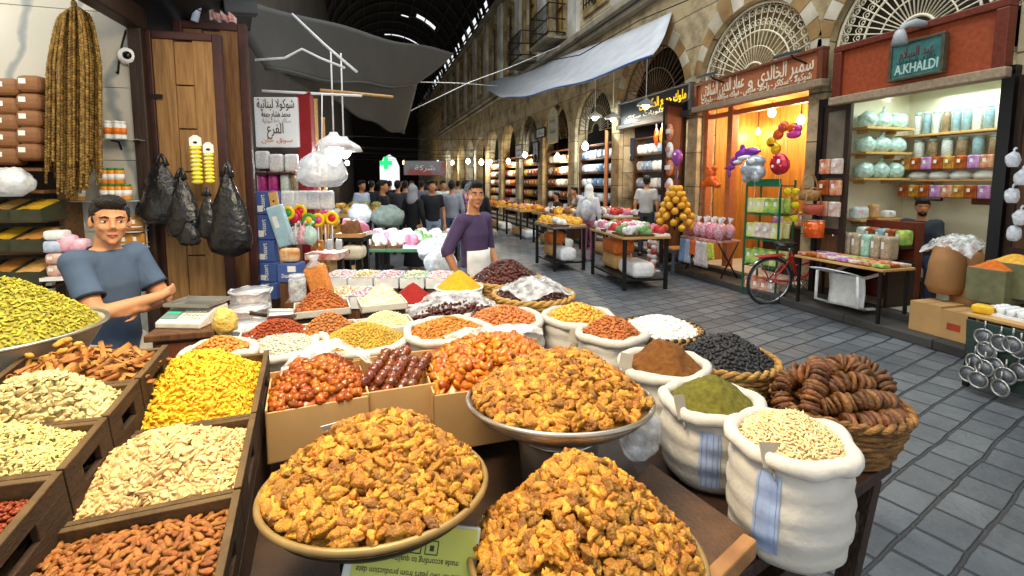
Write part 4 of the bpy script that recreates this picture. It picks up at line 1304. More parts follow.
for (px, py, d, w, l, tl, hn, hl, pcs, step, m, H_) in (
    (277, 334, 2.1, 0.30, 0.24, 'tray of red pepper flakes beside the black scoop', 'pepper_flakes_heap', 'red-orange pepper flakes in the tray beside the black scoop', CRUMB, 0.010, mat('pepper_flake', '#8f3f1c', 0.65, isl=0.3), 0.075),
    (329, 328, 2.15, 0.24, 0.22, 'tray of fine orange-brown granules in front of the coarser granules', 'fine_granules_heap', 'orange-brown granules in the front of the two granule trays', CRUMB, 0.011, mat('granule', '#ab6f3a', 0.7, isl=0.28), 0.08),
    (322, 305, 2.5, 0.27, 0.22, 'tray of dark orange granules behind the lighter granules', 'coarse_granules_heap', 'dark orange granules in the back granule tray', CRUMB, 0.012, mat('granule_dark', '#a05a28', 0.7, isl=0.28), 0.10),
    (385, 322, 2.2, 0.25, 0.2, 'tray of cream slivers in front of the white slivers', 'cream_slivers_heap', 'cream slivers in the tray in front of the white slivers', GRAIN, 0.011, mat('cream_sliver', '#ecd9a6', 0.7, isl=0.2), 0.06),
    (382, 300, 2.5, 0.23, 0.2, 'tray of white slivers behind the cream slivers', 'white_slivers_heap', 'near-white slivers heaped behind the cream slivers', GRAIN, 0.011, mat('white_sliver', '#efe4c2', 0.7, isl=0.15), 0.09)):
    c = tray(px, py, d, w, l, tl)
    hp = Heap(frame(c, yb), w / 2 - 0.01, l / 2 - 0.01, H_, True, 1.5, 0.1, -0.012, (0, 0), 0.2, px * 0.1)
    stuff_heap(hn, hl, 'dry goods', hp, pcs, step, m, size=(1.0, 1.5))
for (px, py, d, R, tl, hl, nm, col, H_) in ((413, 300, 2.7, 0.13, 'round tub of dark red powder', 'dark red powder heaped in its tub', 'red_powder', '#8d1f1a', 0.10), (459, 287, 3.05, 0.15, 'round tub of yellow-orange powder', 'yellow-orange powder heaped in its tub', 'yellow_powder', '#e0a022', 0.11)):
    c = at(px, py, d)
    t = thing('spice_tub', tl, 'tub', c)
    g = MB(); g.lathe([(R * 0.85, -0.2), (R, 0), (R * 0.95, 0), (R * 0.93, -0.03), (0, -0.03)], 28); g.build('body', m_white, t)
    g = MB(); g.tube([(R * math.cos(2 * PI * i / 28), R * math.sin(2 * PI * i / 28), 0) for i in range(28)], 0.007, 6, closed=True); g.build('rim', m_white, t)
    powder_heap(nm, hl, Heap(frame(c), R * 0.93, R * 0.93, H_, p=1.2, noise_amt=0.06, seed=px), mat(nm, col, 0.95, var=0.15, scale=40, bump=0.4, bscale=200), 40, 0.003)
c = tray(449, 311, 2.65, 0.56, 0.34, 'wide tray of dark dates half covered by clear plastic', m_card)
hp = Heap(frame(c, yb), 0.27, 0.16, 0.10, True, 1.0, 0.15, -0.02, (0.1, 0.1), 0.3, 41)
stuff_heap('dates_heap', 'dark dates in the wide tray half covered by plastic', 'dates', hp, RAISIN, 0.021, mat('date_tray', '#43160f', 0.3, isl=0.35, spec=0.5), tilt=0.5, size=(1.1, 1.7))
film('plastic_film', 'clear plastic wrapped over the wide tray of dark dates', frame(c + rv * 0.03, yb), 0.25, 0.13, lambda x, y: hp.h(x, y) + 0.016, 28, 0.025, 11)

# --- the green packet of ground coffee leaning under the walnut bowl, printed upside down
t = thing('printed_packet', 'green-yellow printed packet with upside-down text under the tan-rimmed walnut bowl', 'packet', at(412, 562, 1.0), 0, rot=(math.radians(-30), math.radians(12), -YAW + 0.12))
g = MB(); g.span((-0.135, -0.01, -0.075), (0.135, 0.01, 0.075)); g.build('box', mat('packet_edge', '#b9c2b8', 0.4), t, 0.004)
g = MB(); g.span((-0.118, -0.0125, -0.07), (0.128, -0.0105, 0.07)); g.build('label_panel', mat('packet_green', '#a9b04e', 0.4, var=0.12, scale=8), t)
m_ink = mat('dark_ink', '#2b2c22', 0.6)
for txt, z, sz, w in (('Net Weight: 1 Kg', -0.045, 0.018, 0.09), ('Valid for two years from production date', -0.018, 0.016, 0.22), ('made according to quality standards', 0.006, 0.016, 0.19)):
    lettering(txt, sz, m_ink, t, (0.0, -0.0132, z), (PI / 2, PI, 0), 0.0004, w)
g = MB()
for x in (-0.035, 0.0, 0.035):
    for s in (-1, 1):
        g.span((x - 0.013, -0.0136, 0.03 + s * 0.012 - 0.001), (x + 0.013, -0.0126, 0.03 + s * 0.012 + 0.001)); g.span((x + s * 0.013 - 0.001, -0.0136, 0.018), (x + s * 0.013 + 0.001, -0.0126, 0.042))
    g.span((x - 0.004, -0.0136, 0.024), (x + 0.005, -0.0126, 0.034))
g.build('symbol', m_ink, t)
# white card tucked on the walnut bowl's back rim
t = thing('price_card', 'white card tucked behind the tan-rimmed bowl against the candied nut box', 'price card', at(341, 424, 1.36), 0, rot=(0.5, -0.28, -YAW))
g = MB(); g.span((-0.055, -0.001, -0.01), (0.055, 0.001, 0.012)); g.build('plate', m_white, t)
# clear plastic bag between steel bowl and the brown spice sack
def plastic_bag(name, label, c, r, m, seed=0, knot=True, group=None, sq=1.0):
    t = thing(name, label, 'plastic bag', c, 0, group)
    g = MB(); g.ball((0, 0, 0), r, 26, 20, 0, None, 0.0)
    V = []
    for x, y, z in g.v:
        p = Vector((x / r[0], y / r[1], z / r[2]))
        q = 1 + 0.16 * mnoise.noise(p * 1.6 + Vector((seed, 0, 0))) + 0.10 * abs(mnoise.noise(p * 5 + Vector((0, seed, 0)))) + 0.03 * mnoise.noise(p * 13)
        zz = z * q
        if p.z < -0.75: zz = max(zz, -r[2] * 0.86)
        V.append((x * q, y * q, zz))
    g.v = V; g.build('bag', m, t)
    if knot:
        g = MB(); g.tube([(0, 0, r[2] * 0.85), (0.003, 0, r[2] * 1.05), (0.01, 0.004, r[2] * 1.25), (0.03, 0, r[2] * 1.45)], [r[0] * 0.28, r[0] * 0.1, r[0] * 0.16, r[0] * 0.24], 9)
        g.build('knot', m, t)
    return t


m_clear = see_through('clear_bag', '#e4eaf0', 0.6, 0.1, bscale=22)
m_milky = see_through('milky_bag', '#dfe6ec', 0.3, 0.2, bscale=18)
plastic_bag('plastic_bag', 'clear crumpled plastic bag between the steel bowl and the green powder sack', at(638, 428, 1.62), (0.075, 0.07, 0.11), m_clear, 3, False)

# ================================================================ people
def remeshed(mb, vox, smooth=6, fac=0.5):
    me = mb.mesh('tmp', [])
    o = bpy.data.objects.new('tmp', me); C.objects.link(o)
    k = o.modifiers.new('r', 'REMESH'); k.mode = 'VOXEL'; k.voxel_size = vox; k.use_smooth_shade = True
    if smooth:
        k = o.modifiers.new('s', 'SMOOTH'); k.iterations = smooth; k.factor = fac
    bpy.context.view_layer.update()
    out = bpy.data.meshes.new_from_object(o.evaluated_get(bpy.context.evaluated_depsgraph_get()))
    bpy.data.objects.remove(o); bpy.data.meshes.remove(me)
    return out


def link_mesh(name, me, m, parent, label=None):
    me.materials.clear(); me.materials.append(m)
    me.polygons.foreach_set('material_index', [0] * len(me.polygons))
    o = bpy.data.objects.new(name, me); C.objects.link(o); o.parent = parent
    if label: o['label'] = label
    return o


def cap(mb, a, b, r0, r1, n=14, squash=None):
    """tapered limb with round ends"""
    a, b = Vector(a), Vector(b); d = (b - a)
    L = d.length; d = d.normalized()
    pts, rs = [], []
    for i in range(4): t = i / 4 * PI / 2; pts.append(a - d * r0 * math.cos(t)); rs.append(max(r0 * math.sin(t), 0.002))
    for i in range(5): pts.append(a + d * L * i / 4); rs.append(r0 + (r1 - r0) * i / 4)
    for i in range(1, 5): t = i / 4 * PI / 2; pts.append(b + d * r1 * math.sin(t)); rs.append(max(r1 * math.cos(t), 0.002))
    mb.tube(pts, rs, n, squash=squash)


def trunk(mb, secs, n=20):
    """stacked ellipses (centre, half width, half depth) in the direction up"""
    V, Fc = [], []
    for c, w, dp, yaw in secs:
        for j in range(n):
            a = 2 * PI * j / n
            x, y = w * math.cos(a), dp * math.sin(a)
            V.append((c[0] + x * math.cos(yaw) - y * math.sin(yaw), c[1] + x * math.sin(yaw) + y * math.cos(yaw), c[2]))
    k = len(secs)
    for i in range(k - 1):
        for j in range(n): Fc.append((i * n + j, i * n + (j + 1) % n, (i + 1) * n + (j + 1) % n, (i + 1) * n + j))
    Fc.append(tuple(range(n - 1, -1, -1))); Fc.append(tuple(range((k - 1) * n, k * n)))
    mb.add(V, Fc, 0, True)


def head_shape(mb, T, fine):
    b = lambda c, r, n=18, k=14: mb.ball(c, r, n, k, 0, T)
    b((0, 0.012, 0.035), (0.074, 0.094, 0.088))
    b((0, -0.02, -0.02), (0.064, 0.072, 0.082))
    b((0, -0.045, -0.068), (0.042, 0.042, 0.036))
    if fine:
        b((0, -0.078, 0.028), (0.05, 0.016, 0.014)); b((0.034, -0.07, -0.02), (0.022, 0.02, 0.02)); b((-0.034, -0.07, -0.02), (0.022, 0.02, 0.02))
        mb.tube([T @ Vector(p) for p in ((0, -0.086, 0.02), (0, -0.102, -0.006), (0, -0.112, -0.023))], [0.008, 0.0105, 0.0135], 10)
        b((0.011, -0.096, -0.027), (0.010, 0.012, 0.008), 10, 8); b((-0.011, -0.096, -0.027), (0.010, 0.012, 0.008), 10, 8)
        b((0, -0.084, -0.052), (0.022, 0.013, 0.009), 12, 8); b((0, -0.082, -0.062), (0.019, 0.012, 0.008), 12, 8)
        b((0, -0.078, -0.092), (0.02, 0.014, 0.014), 12, 8)
        for s in (1, -1): b((s * 0.076, 0.012, -0.005), (0.010, 0.02, 0.032), 10, 10)
    else:
        mb.tube([T @ Vector(p) for p in ((0, -0.08, 0.015), (0, -0.105, -0.02))], [0.01, 0.014], 8)
        for s in (1, -1): b((s * 0.075, 0.012, -0.005), (0.012, 0.02, 0.03), 8, 8)


def hand_shape(mb, wrist, direction, palm_n, side, s=1.0, curl=0.5):
    """palm, four fingers of different lengths and a thumb; palm_n is the way the palm faces"""
    d = Vector(direction).normalized(); pn = Vector(palm_n); pn = (pn - d * pn.dot(d)).normalized(); x = d.cross(pn) * side
    w = Vector(wrist)
    cap(mb, w, w + d * 0.045 * s, 0.022 * s, 0.026 * s)
    for k in (-1, 0, 1): cap(mb, w + d * 0.03 * s + x * 0.014 * k * s, w + d * 0.078 * s + x * 0.021 * k * s, 0.014 * s, 0.012 * s, 10)
    for k, L in ((-1.5, 0.062), (-0.5, 0.076), (0.5, 0.08), (1.5, 0.07)):
        p = w + d * 0.082 * s + x * 0.0165 * k * s
        ang, q = curl * 0.5, p
        for seg in (0.45, 0.32, 0.23):
            dd = d * math.cos(ang) + pn * math.sin(ang)
            q2 = q + dd * L * seg * s
            cap(mb, q, q2, 0.0088 * s, 0.0078 * s, 9); q = q2; ang += curl
    p = w + d * 0.03 * s + x * 0.024 * s
    q = p + (d * 0.6 + x * 0.8).normalized() * 0.035 * s; cap(mb, p, q, 0.011 * s, 0.010 * s, 9)
    cap(mb, q, q + (d * 0.9 + x * 0.25 + pn * 0.25).normalized() * 0.03 * s, 0.010 * s, 0.0085 * s, 9)


SKIN = {'tan': mat('skin_tan', '#c98f66', 0.5, var=0.06, scale=9, sss=0.12), 'olive': mat('skin_olive', '#b9805a', 0.5, var=0.06, scale=9, sss=0.12)}
m_hair = mat('black_hair', '#14100e', 0.45, bump=0.7, bscale=160)
m_eye = mat('eye_white', '#e9e4dc', 0.25, var=0)
m_iris = mat('dark_iris', '#1d120c', 0.15, var=0)
m_lip = mat('lips', '#a8604e', 0.5, var=0.05)


def human(name, label, loc, yaw=0.0, joints=None, shirt='#444444', sleeve='short', trousers='#333333', skin='tan', hair='short', head=(0, 0, 0), fine=False, scale=1.0,
          group=None, shirt_m=None, hem=0.93, dress=False, scarf=None, vox=None, legs=True, apron=None, trim=None, hands=None, beard=False, cap_m=None, build=0.93):
    J = {'pelvis': (0, 0, 0.95), 'waist': (0, 0, 1.08), 'chest': (0, 0, 1.27), 'neck': (0, 0.012, 1.45), 'head': (0, -0.012, 1.605)}
    for s, q in ((1, 'l'), (-1, 'r')):
        J['sh_' + q] = (s * 0.165, 0.005, 1.395); J['el_' + q] = (s * 0.235, 0.03, 1.12); J['wr_' + q] = (s * 0.235, -0.05, 0.885)
        J['hip_' + q] = (s * 0.09, 0, 0.91); J['kn_' + q] = (s * 0.10, -0.015, 0.49); J['an_' + q] = (s * 0.10, 0.025, 0.085)
    J.update(joints or {})
    J = {k: Vector(v) for k, v in J.items()}
    vox = vox or (0.0065 if fine else 0.016)
    t = thing(name, label, 'person', loc, yaw, group, scale=scale)
    T = Matrix.Translation(J['head']) @ Euler(head).to_matrix().to_4x4()
    B = MB()
    w = build
    secs = [(J['pelvis'] - Vector((0, 0, 0.08)), 0.12 * w, 0.09 * w, 0), (J['pelvis'], 0.155 * w, 0.105 * w, 0), (J['waist'], 0.14 * w, 0.098 * w, 0), (J['chest'], 0.165 * w, 0.112 * w, 0), (J['chest'].lerp(J['neck'], 0.55), 0.165 * w, 0.098 * w, 0), (J['chest'].lerp(J['neck'], 0.9), 0.09, 0.07, 0), (J['neck'], 0.062, 0.062, 0)]
    trunk(B, secs)
    cap(B, J['neck'] - Vector((0, 0, 0.03)), J['head'] + Vector((0, 0.01, -0.05)), 0.056, 0.052)
    head_shape(B, T, fine)
    for q, s in (('l', 1), ('r', -1)):
        cap(B, J['chest'].lerp(J['neck'], 0.6) + Vector((s * 0.06, 0, 0)), J['sh_' + q], 0.062, 0.056)
        cap(B, J['sh_' + q], J['el_' + q], 0.052, 0.040)
        cap(B, J['el_' + q], J['wr_' + q], 0.041, 0.026)
        d = (J['wr_' + q] - J['el_' + q]).normalized()
        if fine: hand_shape(B, J['wr_' + q], *(hands or {}).get(q, (d, (-s, 0, 0), s)))
        else:
            cap(B, J['wr_' + q], J['wr_' + q] + d * 0.09, 0.026, 0.034); cap(B, J['wr_' + q] + d * 0.09, J['wr_' + q] + d * 0.16, 0.028, 0.016)
        if legs:
            cap(B, J['hip_' + q], J['kn_' + q], 0.082, 0.055); cap(B, J['kn_' + q], J['an_' + q], 0.054, 0.036)
            an = J['an_' + q]; f_ = Vector((0, -1, 0))
            cap(B, an + Vector((0, 0.02, -0.045)), an + f_ * 0.14 + Vector((0, 0, -0.055)), 0.036, 0.028)
    link_mesh('body', remeshed(B, vox, 5 if fine else 3), SKIN[skin], t)
    sm = shirt_m or mat('cloth_' + shirt, shirt, 0.8, var=0.12, scale=9, bump=0.35, bscale=7)
    S = MB()
    e = 0.014
    top = J['chest'].lerp(J['neck'], 0.93)
    low = Vector((J['pelvis'].x, J['pelvis'].y, hem if not dress else 0.12))
    secs = [(low, (0.168 if not dress else 0.25) * w, (0.118 if not dress else 0.2) * w, 0)]
    if dress: secs += [(J['pelvis'].lerp(low, 0.5), 0.2 * w, 0.16 * w, 0)]
    secs += [(J['pelvis'], 0.168 * w, 0.118 * w, 0), (J['waist'], 0.158 * w, 0.115 * w, 0), (J['chest'], 0.165 * w + e, 0.112 * w + e, 0), (J['chest'].lerp(J['neck'], 0.55), 0.165 * w + e, 0.098 * w + e, 0), (J['chest'].lerp(J['neck'], 0.8), 0.105, 0.085, 0), (J['chest'].lerp(J['neck'], 0.96), 0.072, 0.072, 0)]
    trunk(S, secs)
    for q, s in (('l', 1), ('r', -1)):
        a, b, c_ = J['sh_' + q], J['el_' + q], J['wr_' + q]
        cap(S, J['chest'].lerp(J['neck'], 0.6) + Vector((s * 0.06, 0, -0.005)), a, 0.072, 0.066)
        if sleeve == 'short': S.tube([a, a.lerp(b, 0.35), a.lerp(b, 0.68)], [0.063, 0.059, 0.06], 16)
        elif sleeve == 'elbow': S.tube([a, a.lerp(b, 0.5), b, b.lerp(c_, 0.12)], [0.066, 0.06, 0.056, 0.054], 16)
        elif sleeve == 'long': cap(S, a, b, 0.064, 0.053); cap(S, b, b.lerp(c_, 0.92), 0.053, 0.04)
    link_mesh('dress' if dress else 'shirt', remeshed(S, vox * 1.1, 4), sm, t)
    if trim:
        tm = mat('trim_' + trim, trim, 0.8)
        for q in 'lr':
            a, b = J['sh_' + q], J['el_' + q]; c_ = a.lerp(b, 0.685); d = (b - a).normalized()
            M_ = Matrix.Translation(c_) @ d.to_track_quat('Z', 'Y').to_matrix().to_4x4()
            g = MB(); g.tube([M_ @ Vector((0.059 * math.cos(2 * PI * i / 24), 0.059 * math.sin(2 * PI * i / 24), 0)) for i in range(24)], 0.0075, 8, closed=True); g.build('sleeve_trim', tm, t)
        g = MB(); g.tube([(top.x + 0.070 * math.cos(2 * PI * i / 28), top.y - 0.004 + 0.070 * math.sin(2 * PI * i / 28), top.z - 0.004 + 0.018 * math.sin(2 * PI * i / 28)) for i in range(28)], 0.0075, 8, closed=True); g.build('collar_trim', tm, t)
    if legs and not dress:
        L = MB()
        trunk(L, [(J['pelvis'] - Vector((0, 0, 0.10)), 0.14 * w, 0.105 * w, 0), (J['pelvis'], 0.162 * w, 0.112 * w, 0), (J['pelvis'] + Vector((0, 0, 0.05)), 0.155 * w, 0.108 * w, 0)])
        for q in 'lr':
            cap(L, J['hip_' + q], J['kn_' + q], 0.092, 0.068); L.tube([J['kn_' + q], J['kn_' + q].lerp(J['an_' + q], 0.5), J['an_' + q] + Vector((0, 0, 0.0))], [0.067, 0.062, 0.055], 14)
        link_mesh('trousers', remeshed(L, vox * 1.2, 3), mat('cloth_' + trousers, trousers, 0.85, var=0.12, scale=9, bump=0.3, bscale=9), t)
        for q in 'lr':
            an = J['an_' + q]; g = MB()
            g.ball((an.x, an.y - 0.06, an.z - 0.045), (0.045, 0.13, 0.042), 14, 8); g.build('shoe', mat('dark_shoe', '#1c1a1a', 0.5), t)
    hv = mat('scarf_' + scarf, scarf, 0.85, bump=0.3, bscale=12) if scarf else m_hair
    Hh = MB()
    if scarf:
        Hh.ball((0, 0.02, 0.03), (0.095, 0.112, 0.108), 20, 16, 0, T)
        cap(Hh, T @ Vector((0, 0.03, -0.02)), J['neck'] + Vector((0, 0.01, -0.02)), 0.095, 0.12)
        me = remeshed(Hh, 0.012, 3)
        # open the face
        bmv = [v.index for v in me.vertices]
        link_mesh('headscarf', me, hv, t)
        g = MB(); g.ball((0, -0.058, -0.012), (0.058, 0.052, 0.078), 16, 12, 0, T); g.build('face', SKIN[skin], t)
    elif hair == 'short':
        Hh.ball((0, 0.024, 0.05), (0.0815, 0.098, 0.088), 22, 16, 0, T)
        Hh.ball((0, -0.045, 0.098), (0.062, 0.05, 0.034), 16, 12, 0, T)
        for s in (1, -1): Hh.ball((s * 0.06, 0.025, 0.02), (0.02, 0.052, 0.042), 12, 10, 0, T)
        Hh.ball((0, 0.075, -0.01), (0.06, 0.035, 0.06), 14, 10, 0, T)
        me = remeshed(Hh, 0.0065 if fine else 0.014, 2)
        nz = np.empty(len(me.vertices) * 3, dtype=np.float32); me.vertices.foreach_get('co', nz); nz = nz.reshape(-1, 3)
        if fine:
            for i, v in enumerate(me.vertices):
                n_ = mnoise.noise(Vector(v.co) * 55) * 0.004 + mnoise.noise(Vector(v.co) * 120) * 0.0025
                nz[i] += np.array(v.normal) * n_
            me.vertices.foreach_set('co', nz.reshape(-1))
        link_mesh('hair', me, m_hair, t)
    if cap_m:
        g = MB(); g.lathe([(0.09, 0.05), (0.09, 0.11), (0.07, 0.135), (0, 0.14)], 20, (0, 0.015, 0), 0, T); g.build('cap', cap_m, t)
    if fine or head != (0, 0, 0):
        for s in (1, -1):
            if fine:
                g = MB(); g.ball((s * 0.031, -0.0795, 0.009), (0.0125, 0.0085, 0.0047), 14, 10, 0, T); e_ = g.build('eye', m_eye, t)
                g = MB(); g.ball((s * 0.031 + 0.003, -0.0865, 0.009), (0.0052, 0.003, 0.0046), 12, 8, 0, T); g.build('iris', m_iris, e_)
                g = MB(); g.tube([T @ Vector((s * x, y, z)) for x, y, z in ((0.014, -0.087, 0.0165), (0.031, -0.0905, 0.0195), (0.047, -0.080, 0.014))], 0.0026, 6); g.build('eyelid', SKIN[skin], e_)
            g = MB(); g.tube([T @ Vector((s * x, y, z)) for x, y, z in ((0.013, -0.0945, 0.028), (0.03, -0.0955, 0.034), (0.05, -0.082, 0.028))], [0.0035, 0.0045, 0.002], 8); g.build('eyebrow', m_hair, t)
        g = MB(); g.tube([T @ Vector(p) for p in ((-0.022, -0.0865, -0.057), (-0.008, -0.096, -0.054), (0, -0.0955, -0.055), (0.008, -0.096, -0.054), (0.022, -0.0865, -0.057))], [0.001, 0.0035, 0.003, 0.0035, 0.001], 8)
        g.tube([T @ Vector(p) for p in ((-0.019, -0.0865, -0.0595), (0, -0.0955, -0.0635), (0.019, -0.0865, -0.0595))], [0.001, 0.0042, 0.001], 8)
        g.build('mouth', m_lip, t)
    if beard:
        g = MB(); g.ball((0, -0.047, -0.07), (0.050, 0.047, 0.042), 16, 12, 0, T); g.ball((0, -0.085, -0.044), (0.026, 0.012, 0.006), 12, 8, 0, T); link_mesh('beard', remeshed(g, 0.008, 2), m_hair, t)
    if apron:
        g = MB()
        P = J['pelvis']
        g.sheet(lambda u, v: (P.x + 0.19 * w * math.sin((u - 0.5) * 2.4), P.y - 0.14 * w * math.cos((u - 0.5) * 2.4) - 0.015 * math.sin(u * 17) * v, P.z + 0.19 - 0.72 * v), 22, 8)
        g.build('apron', mat('apron_cloth', apron, 0.85, bump=0.3, bscale=12), t, solid=0.008)
    return t


# the young man with crossed arms behind the crates
p = at(108, 262, 2.32)
human('person', 'young man with crossed arms in a slate-blue t-shirt behind the crates', (p.x, p.y, 0.0), math.radians(62),
      {'sh_r': (-0.148, 0.005, 1.395), 'sh_l': (0.148, 0.005, 1.395), 'el_r': (-0.185, -0.14, 1.16), 'wr_r': (0.045, -0.245, 1.20), 'el_l': (0.185, -0.12, 1.15), 'wr_l': (-0.02, -0.215, 1.155), 'head': (0.0, -0.035, 1.58)},
      '#4a5c74', 'short', '#e2dccb', 'tan', 'short', (0.03, 0.04, math.radians(-34)), True, 0.955, hem=0.90, trim='#20242e', build=0.8,
      hands={'r': ((0.93, 0.12, 0.14), (0.1, 1, 0.05), -1, 0.9, 0.35), 'l': ((-0.95, 0.1, 0.05), (0.1, 1, 0.1), 1, 0.9, 0.4)})
# the man in purple walking up the aisle, looking back over his shoulder
p = at(474, 240, 4.15)
human('person', 'man in a purple shirt with rolled sleeves and pale apron walking past the date baskets', (p.x, p.y, 0.0), math.radians(40),
      {'el_r': (-0.27, 0.08, 1.14), 'wr_r': (-0.23, -0.02, 0.90), 'el_l': (0.24, 0.02, 1.13), 'wr_l': (0.22, -0.12, 0.92), 'hip_l': (0.09, -0.02, 0.91), 'kn_l': (0.1, -0.16, 0.51), 'an_l': (0.1, -0.18, 0.085), 'kn_r': (-0.1, 0.04, 0.5), 'an_r': (-0.1, 0.2, 0.1)},
      '#4a3a5c', 'elbow', '#5d6878', 'olive', 'short', (0.0, 0.0, math.radians(-34)), True, 0.985, hem=1.0, apron='#e7e6e2', build=0.86)
# the shopkeeper inside the shop on the right

# ================================================================ the young man's shop on the left
YW = 3.72
def marble():
    m = mat('white_marble', '#d8d6cf', 0.35, var=0.06, scale=2, col2='#c2c0ba')
    nt = m.node_tree; N, L = nt.nodes, nt.links
    wv = N.new('ShaderNodeTexWave'); wv.inputs['Scale'].default_value = 1.1; wv.inputs['Distortion'].default_value = 9; wv.inputs['Detail'].default_value = 5
    tc = next(n for n in N if n.type == 'TEX_COORD'); L.new(tc.outputs['Object'], wv.inputs['Vector'])
    rp = N.new('ShaderNodeValToRGB'); rp.color_ramp.elements[0].color = lin('#8c9496'); rp.color_ramp.elements[1].color = lin('#bdbbb2'); rp.color_ramp.elements[1].position = 0.16
    L.new(wv.outputs['Fac'], rp.inputs[0]); L.new(rp.outputs[0], N['Principled BSDF'].inputs['Base Color'])
    return m


m_marble = marble()
mb = MB()
for i in range(8):      # courses of marble slabs
    for k in range(2):
        mb.span((-2.95 + k * 0.76, YW, i * 0.46), (-2.95 + (k + 1) * 0.76 - 0.004, YW + 0.14, (i + 1) * 0.46 - 0.004))
structure('wall_left_shop', mb, m_marble)
mb = MB(); mb.span((-2.95, 0.6, 0), (-2.85, YW, 3.7))
structure('wall_left_shop_back', mb, m_plaster)
mb = MB(); mb.bar((-1.40, YW + 0.05, 2.74), (-1.52, 1.5, 2.74), 0.10, 0.14)
structure('trim_lintel', mb, m_darkwood, 0.01)
mb = MB(); mb.span((-1.44, YW - 0.04, 0), (-1.36, YW + 0.14, 2.7))
structure('trim_door_post', mb, m_darkwood, 0.008)

def doorleaf(x0, x1, y, z0, z1, label, slats, edge_m, tone):
    """old plank door leaf folded back, facing the customers"""
    t = thing('door_leaf', label, 'door', (x0, y, z0), math.radians(-4))
    w, h = x1 - x0, z1 - z0
    g = MB(); n = 0
    for nm, a, b in (('left', 0, 0.055), ('right', w - 0.055, w)):
        g = MB(); g.span((a, -0.03, 0), (b, 0.03, h)); g.build('stile', edge_m, t, 0.006)
    g = MB(); g.span((0.055, -0.03, h - 0.05), (w - 0.055, 0.03, h)); g.build('rail', edge_m, t, 0.006)
    g = MB(); g.span((0.055, -0.03, 0), (w - 0.055, 0.03, 0.09)); g.build('rail', edge_m, t, 0.006)
    iw = w - 0.11
    for a, b in ((0.055, 0.055 + iw * 0.34), (0.055 + iw * 0.66, w - 0.055)):
        g = MB(); g.span((a, -0.018, 0.09), (b, 0.012, h - 0.05)); g.build('plank', tone, t, 0.004)
    zz = 0.09; k = 0
    hs = (h - 0.14) / slats
    for k in range(slats):
        g = MB(); g.span((0.055 + iw * 0.345, -0.008, 0.09 + k * hs), (0.055 + iw * 0.655, 0.01, 0.09 + (k + 1) * hs - 0.008)); g.build('panel', tone, t, 0.004)
    for z in (h * 0.82, h * 0.2):
        g = MB(); g.span((-0.005, -0.036, z), (w * 0.22, -0.03, z + 0.03)); g.build('hinge', m_iron, t)
    return t


m_door = wood('old_door_wood', '#7d5a34', '#a37c4c', 0.7, 3.0, 2, 0.4)
m_door2 = wood('older_door_wood', '#5b3c22', '#8b653d', 0.7, 2.5, 2, 0.4)
m_dooredge = mat('dark_red_edge', '#2a1512', 0.5, col2='#4a2420', scale=8)
a, b = at(153, 160, 3.22), at(223, 160, 3.17)
doorleaf(a.x, b.x, a.y - 0.02, 0.25, on_y(190, 35, a.y).z, 'front plank door leaf folded back with yellow packet strips on it', 8, m_dooredge, m_door)
a, b = at(180, 160, 3.36), at(246, 160, 3.3)
doorleaf(a.x, b.x, a.y + 0.06, 0.25, on_y(220, 22, a.y).z, 'taller plank door leaf standing behind the front one', 5, m_dooredge, m_door2)
# strips of yellow packets
m_yel = mat('yellow_packet', '#e4d61c', 0.35, var=0.15, scale=30)
def strip(px, py0, py1, d, w, n, label):
    a, b = at(px, py0, d), at(px, py1, d)
    t = thing('packet_strip', label, 'packet strip', (a.x, a.y, a.z), -YAW)
    h = (a.z - b.z)
    g = MB(); g.prism([(-w / 2, -0.05), (w / 2, -0.05), (w / 2, 0.0), (0.012, 0.018), (-0.012, 0.018), (-w / 2, 0.0)], -0.001, 0.001, 0, Matrix(((1, 0, 0, 0), (0, 0, 1, 0), (0, 1, 0, 0), (0, 0, 0, 1)))); hd = g.build('header_card', m_white, t)
    g = MB(); g.ball((0, -0.003, -0.028), (0.014, 0.002, 0.008), 10, 6); g.build('emblem', m_ink, hd)
    ph = (h - 0.05) / n
    for k in range(n):
        g = MB(); z = -0.05 - ph * (k + 0.5)
        g.ball((0, -0.003, z), (w / 2, 0.008, ph * 0.56), 12, 8); pk = g.build('packet', m_yel, t)
        g = MB(); g.span((-w * 0.25, -0.0125, z - ph * 0.1), (w * 0.25, -0.0105, z + ph * 0.12)); g.build('printed_mark', m_white, pk)
strip(195, 138, 184, 3.06, 0.078, 9, 'longer strip of yellow packets hanging on the front door leaf')
strip(208, 145, 183, 3.05, 0.066, 8, 'shorter strip of yellow packets beside the longer strip')
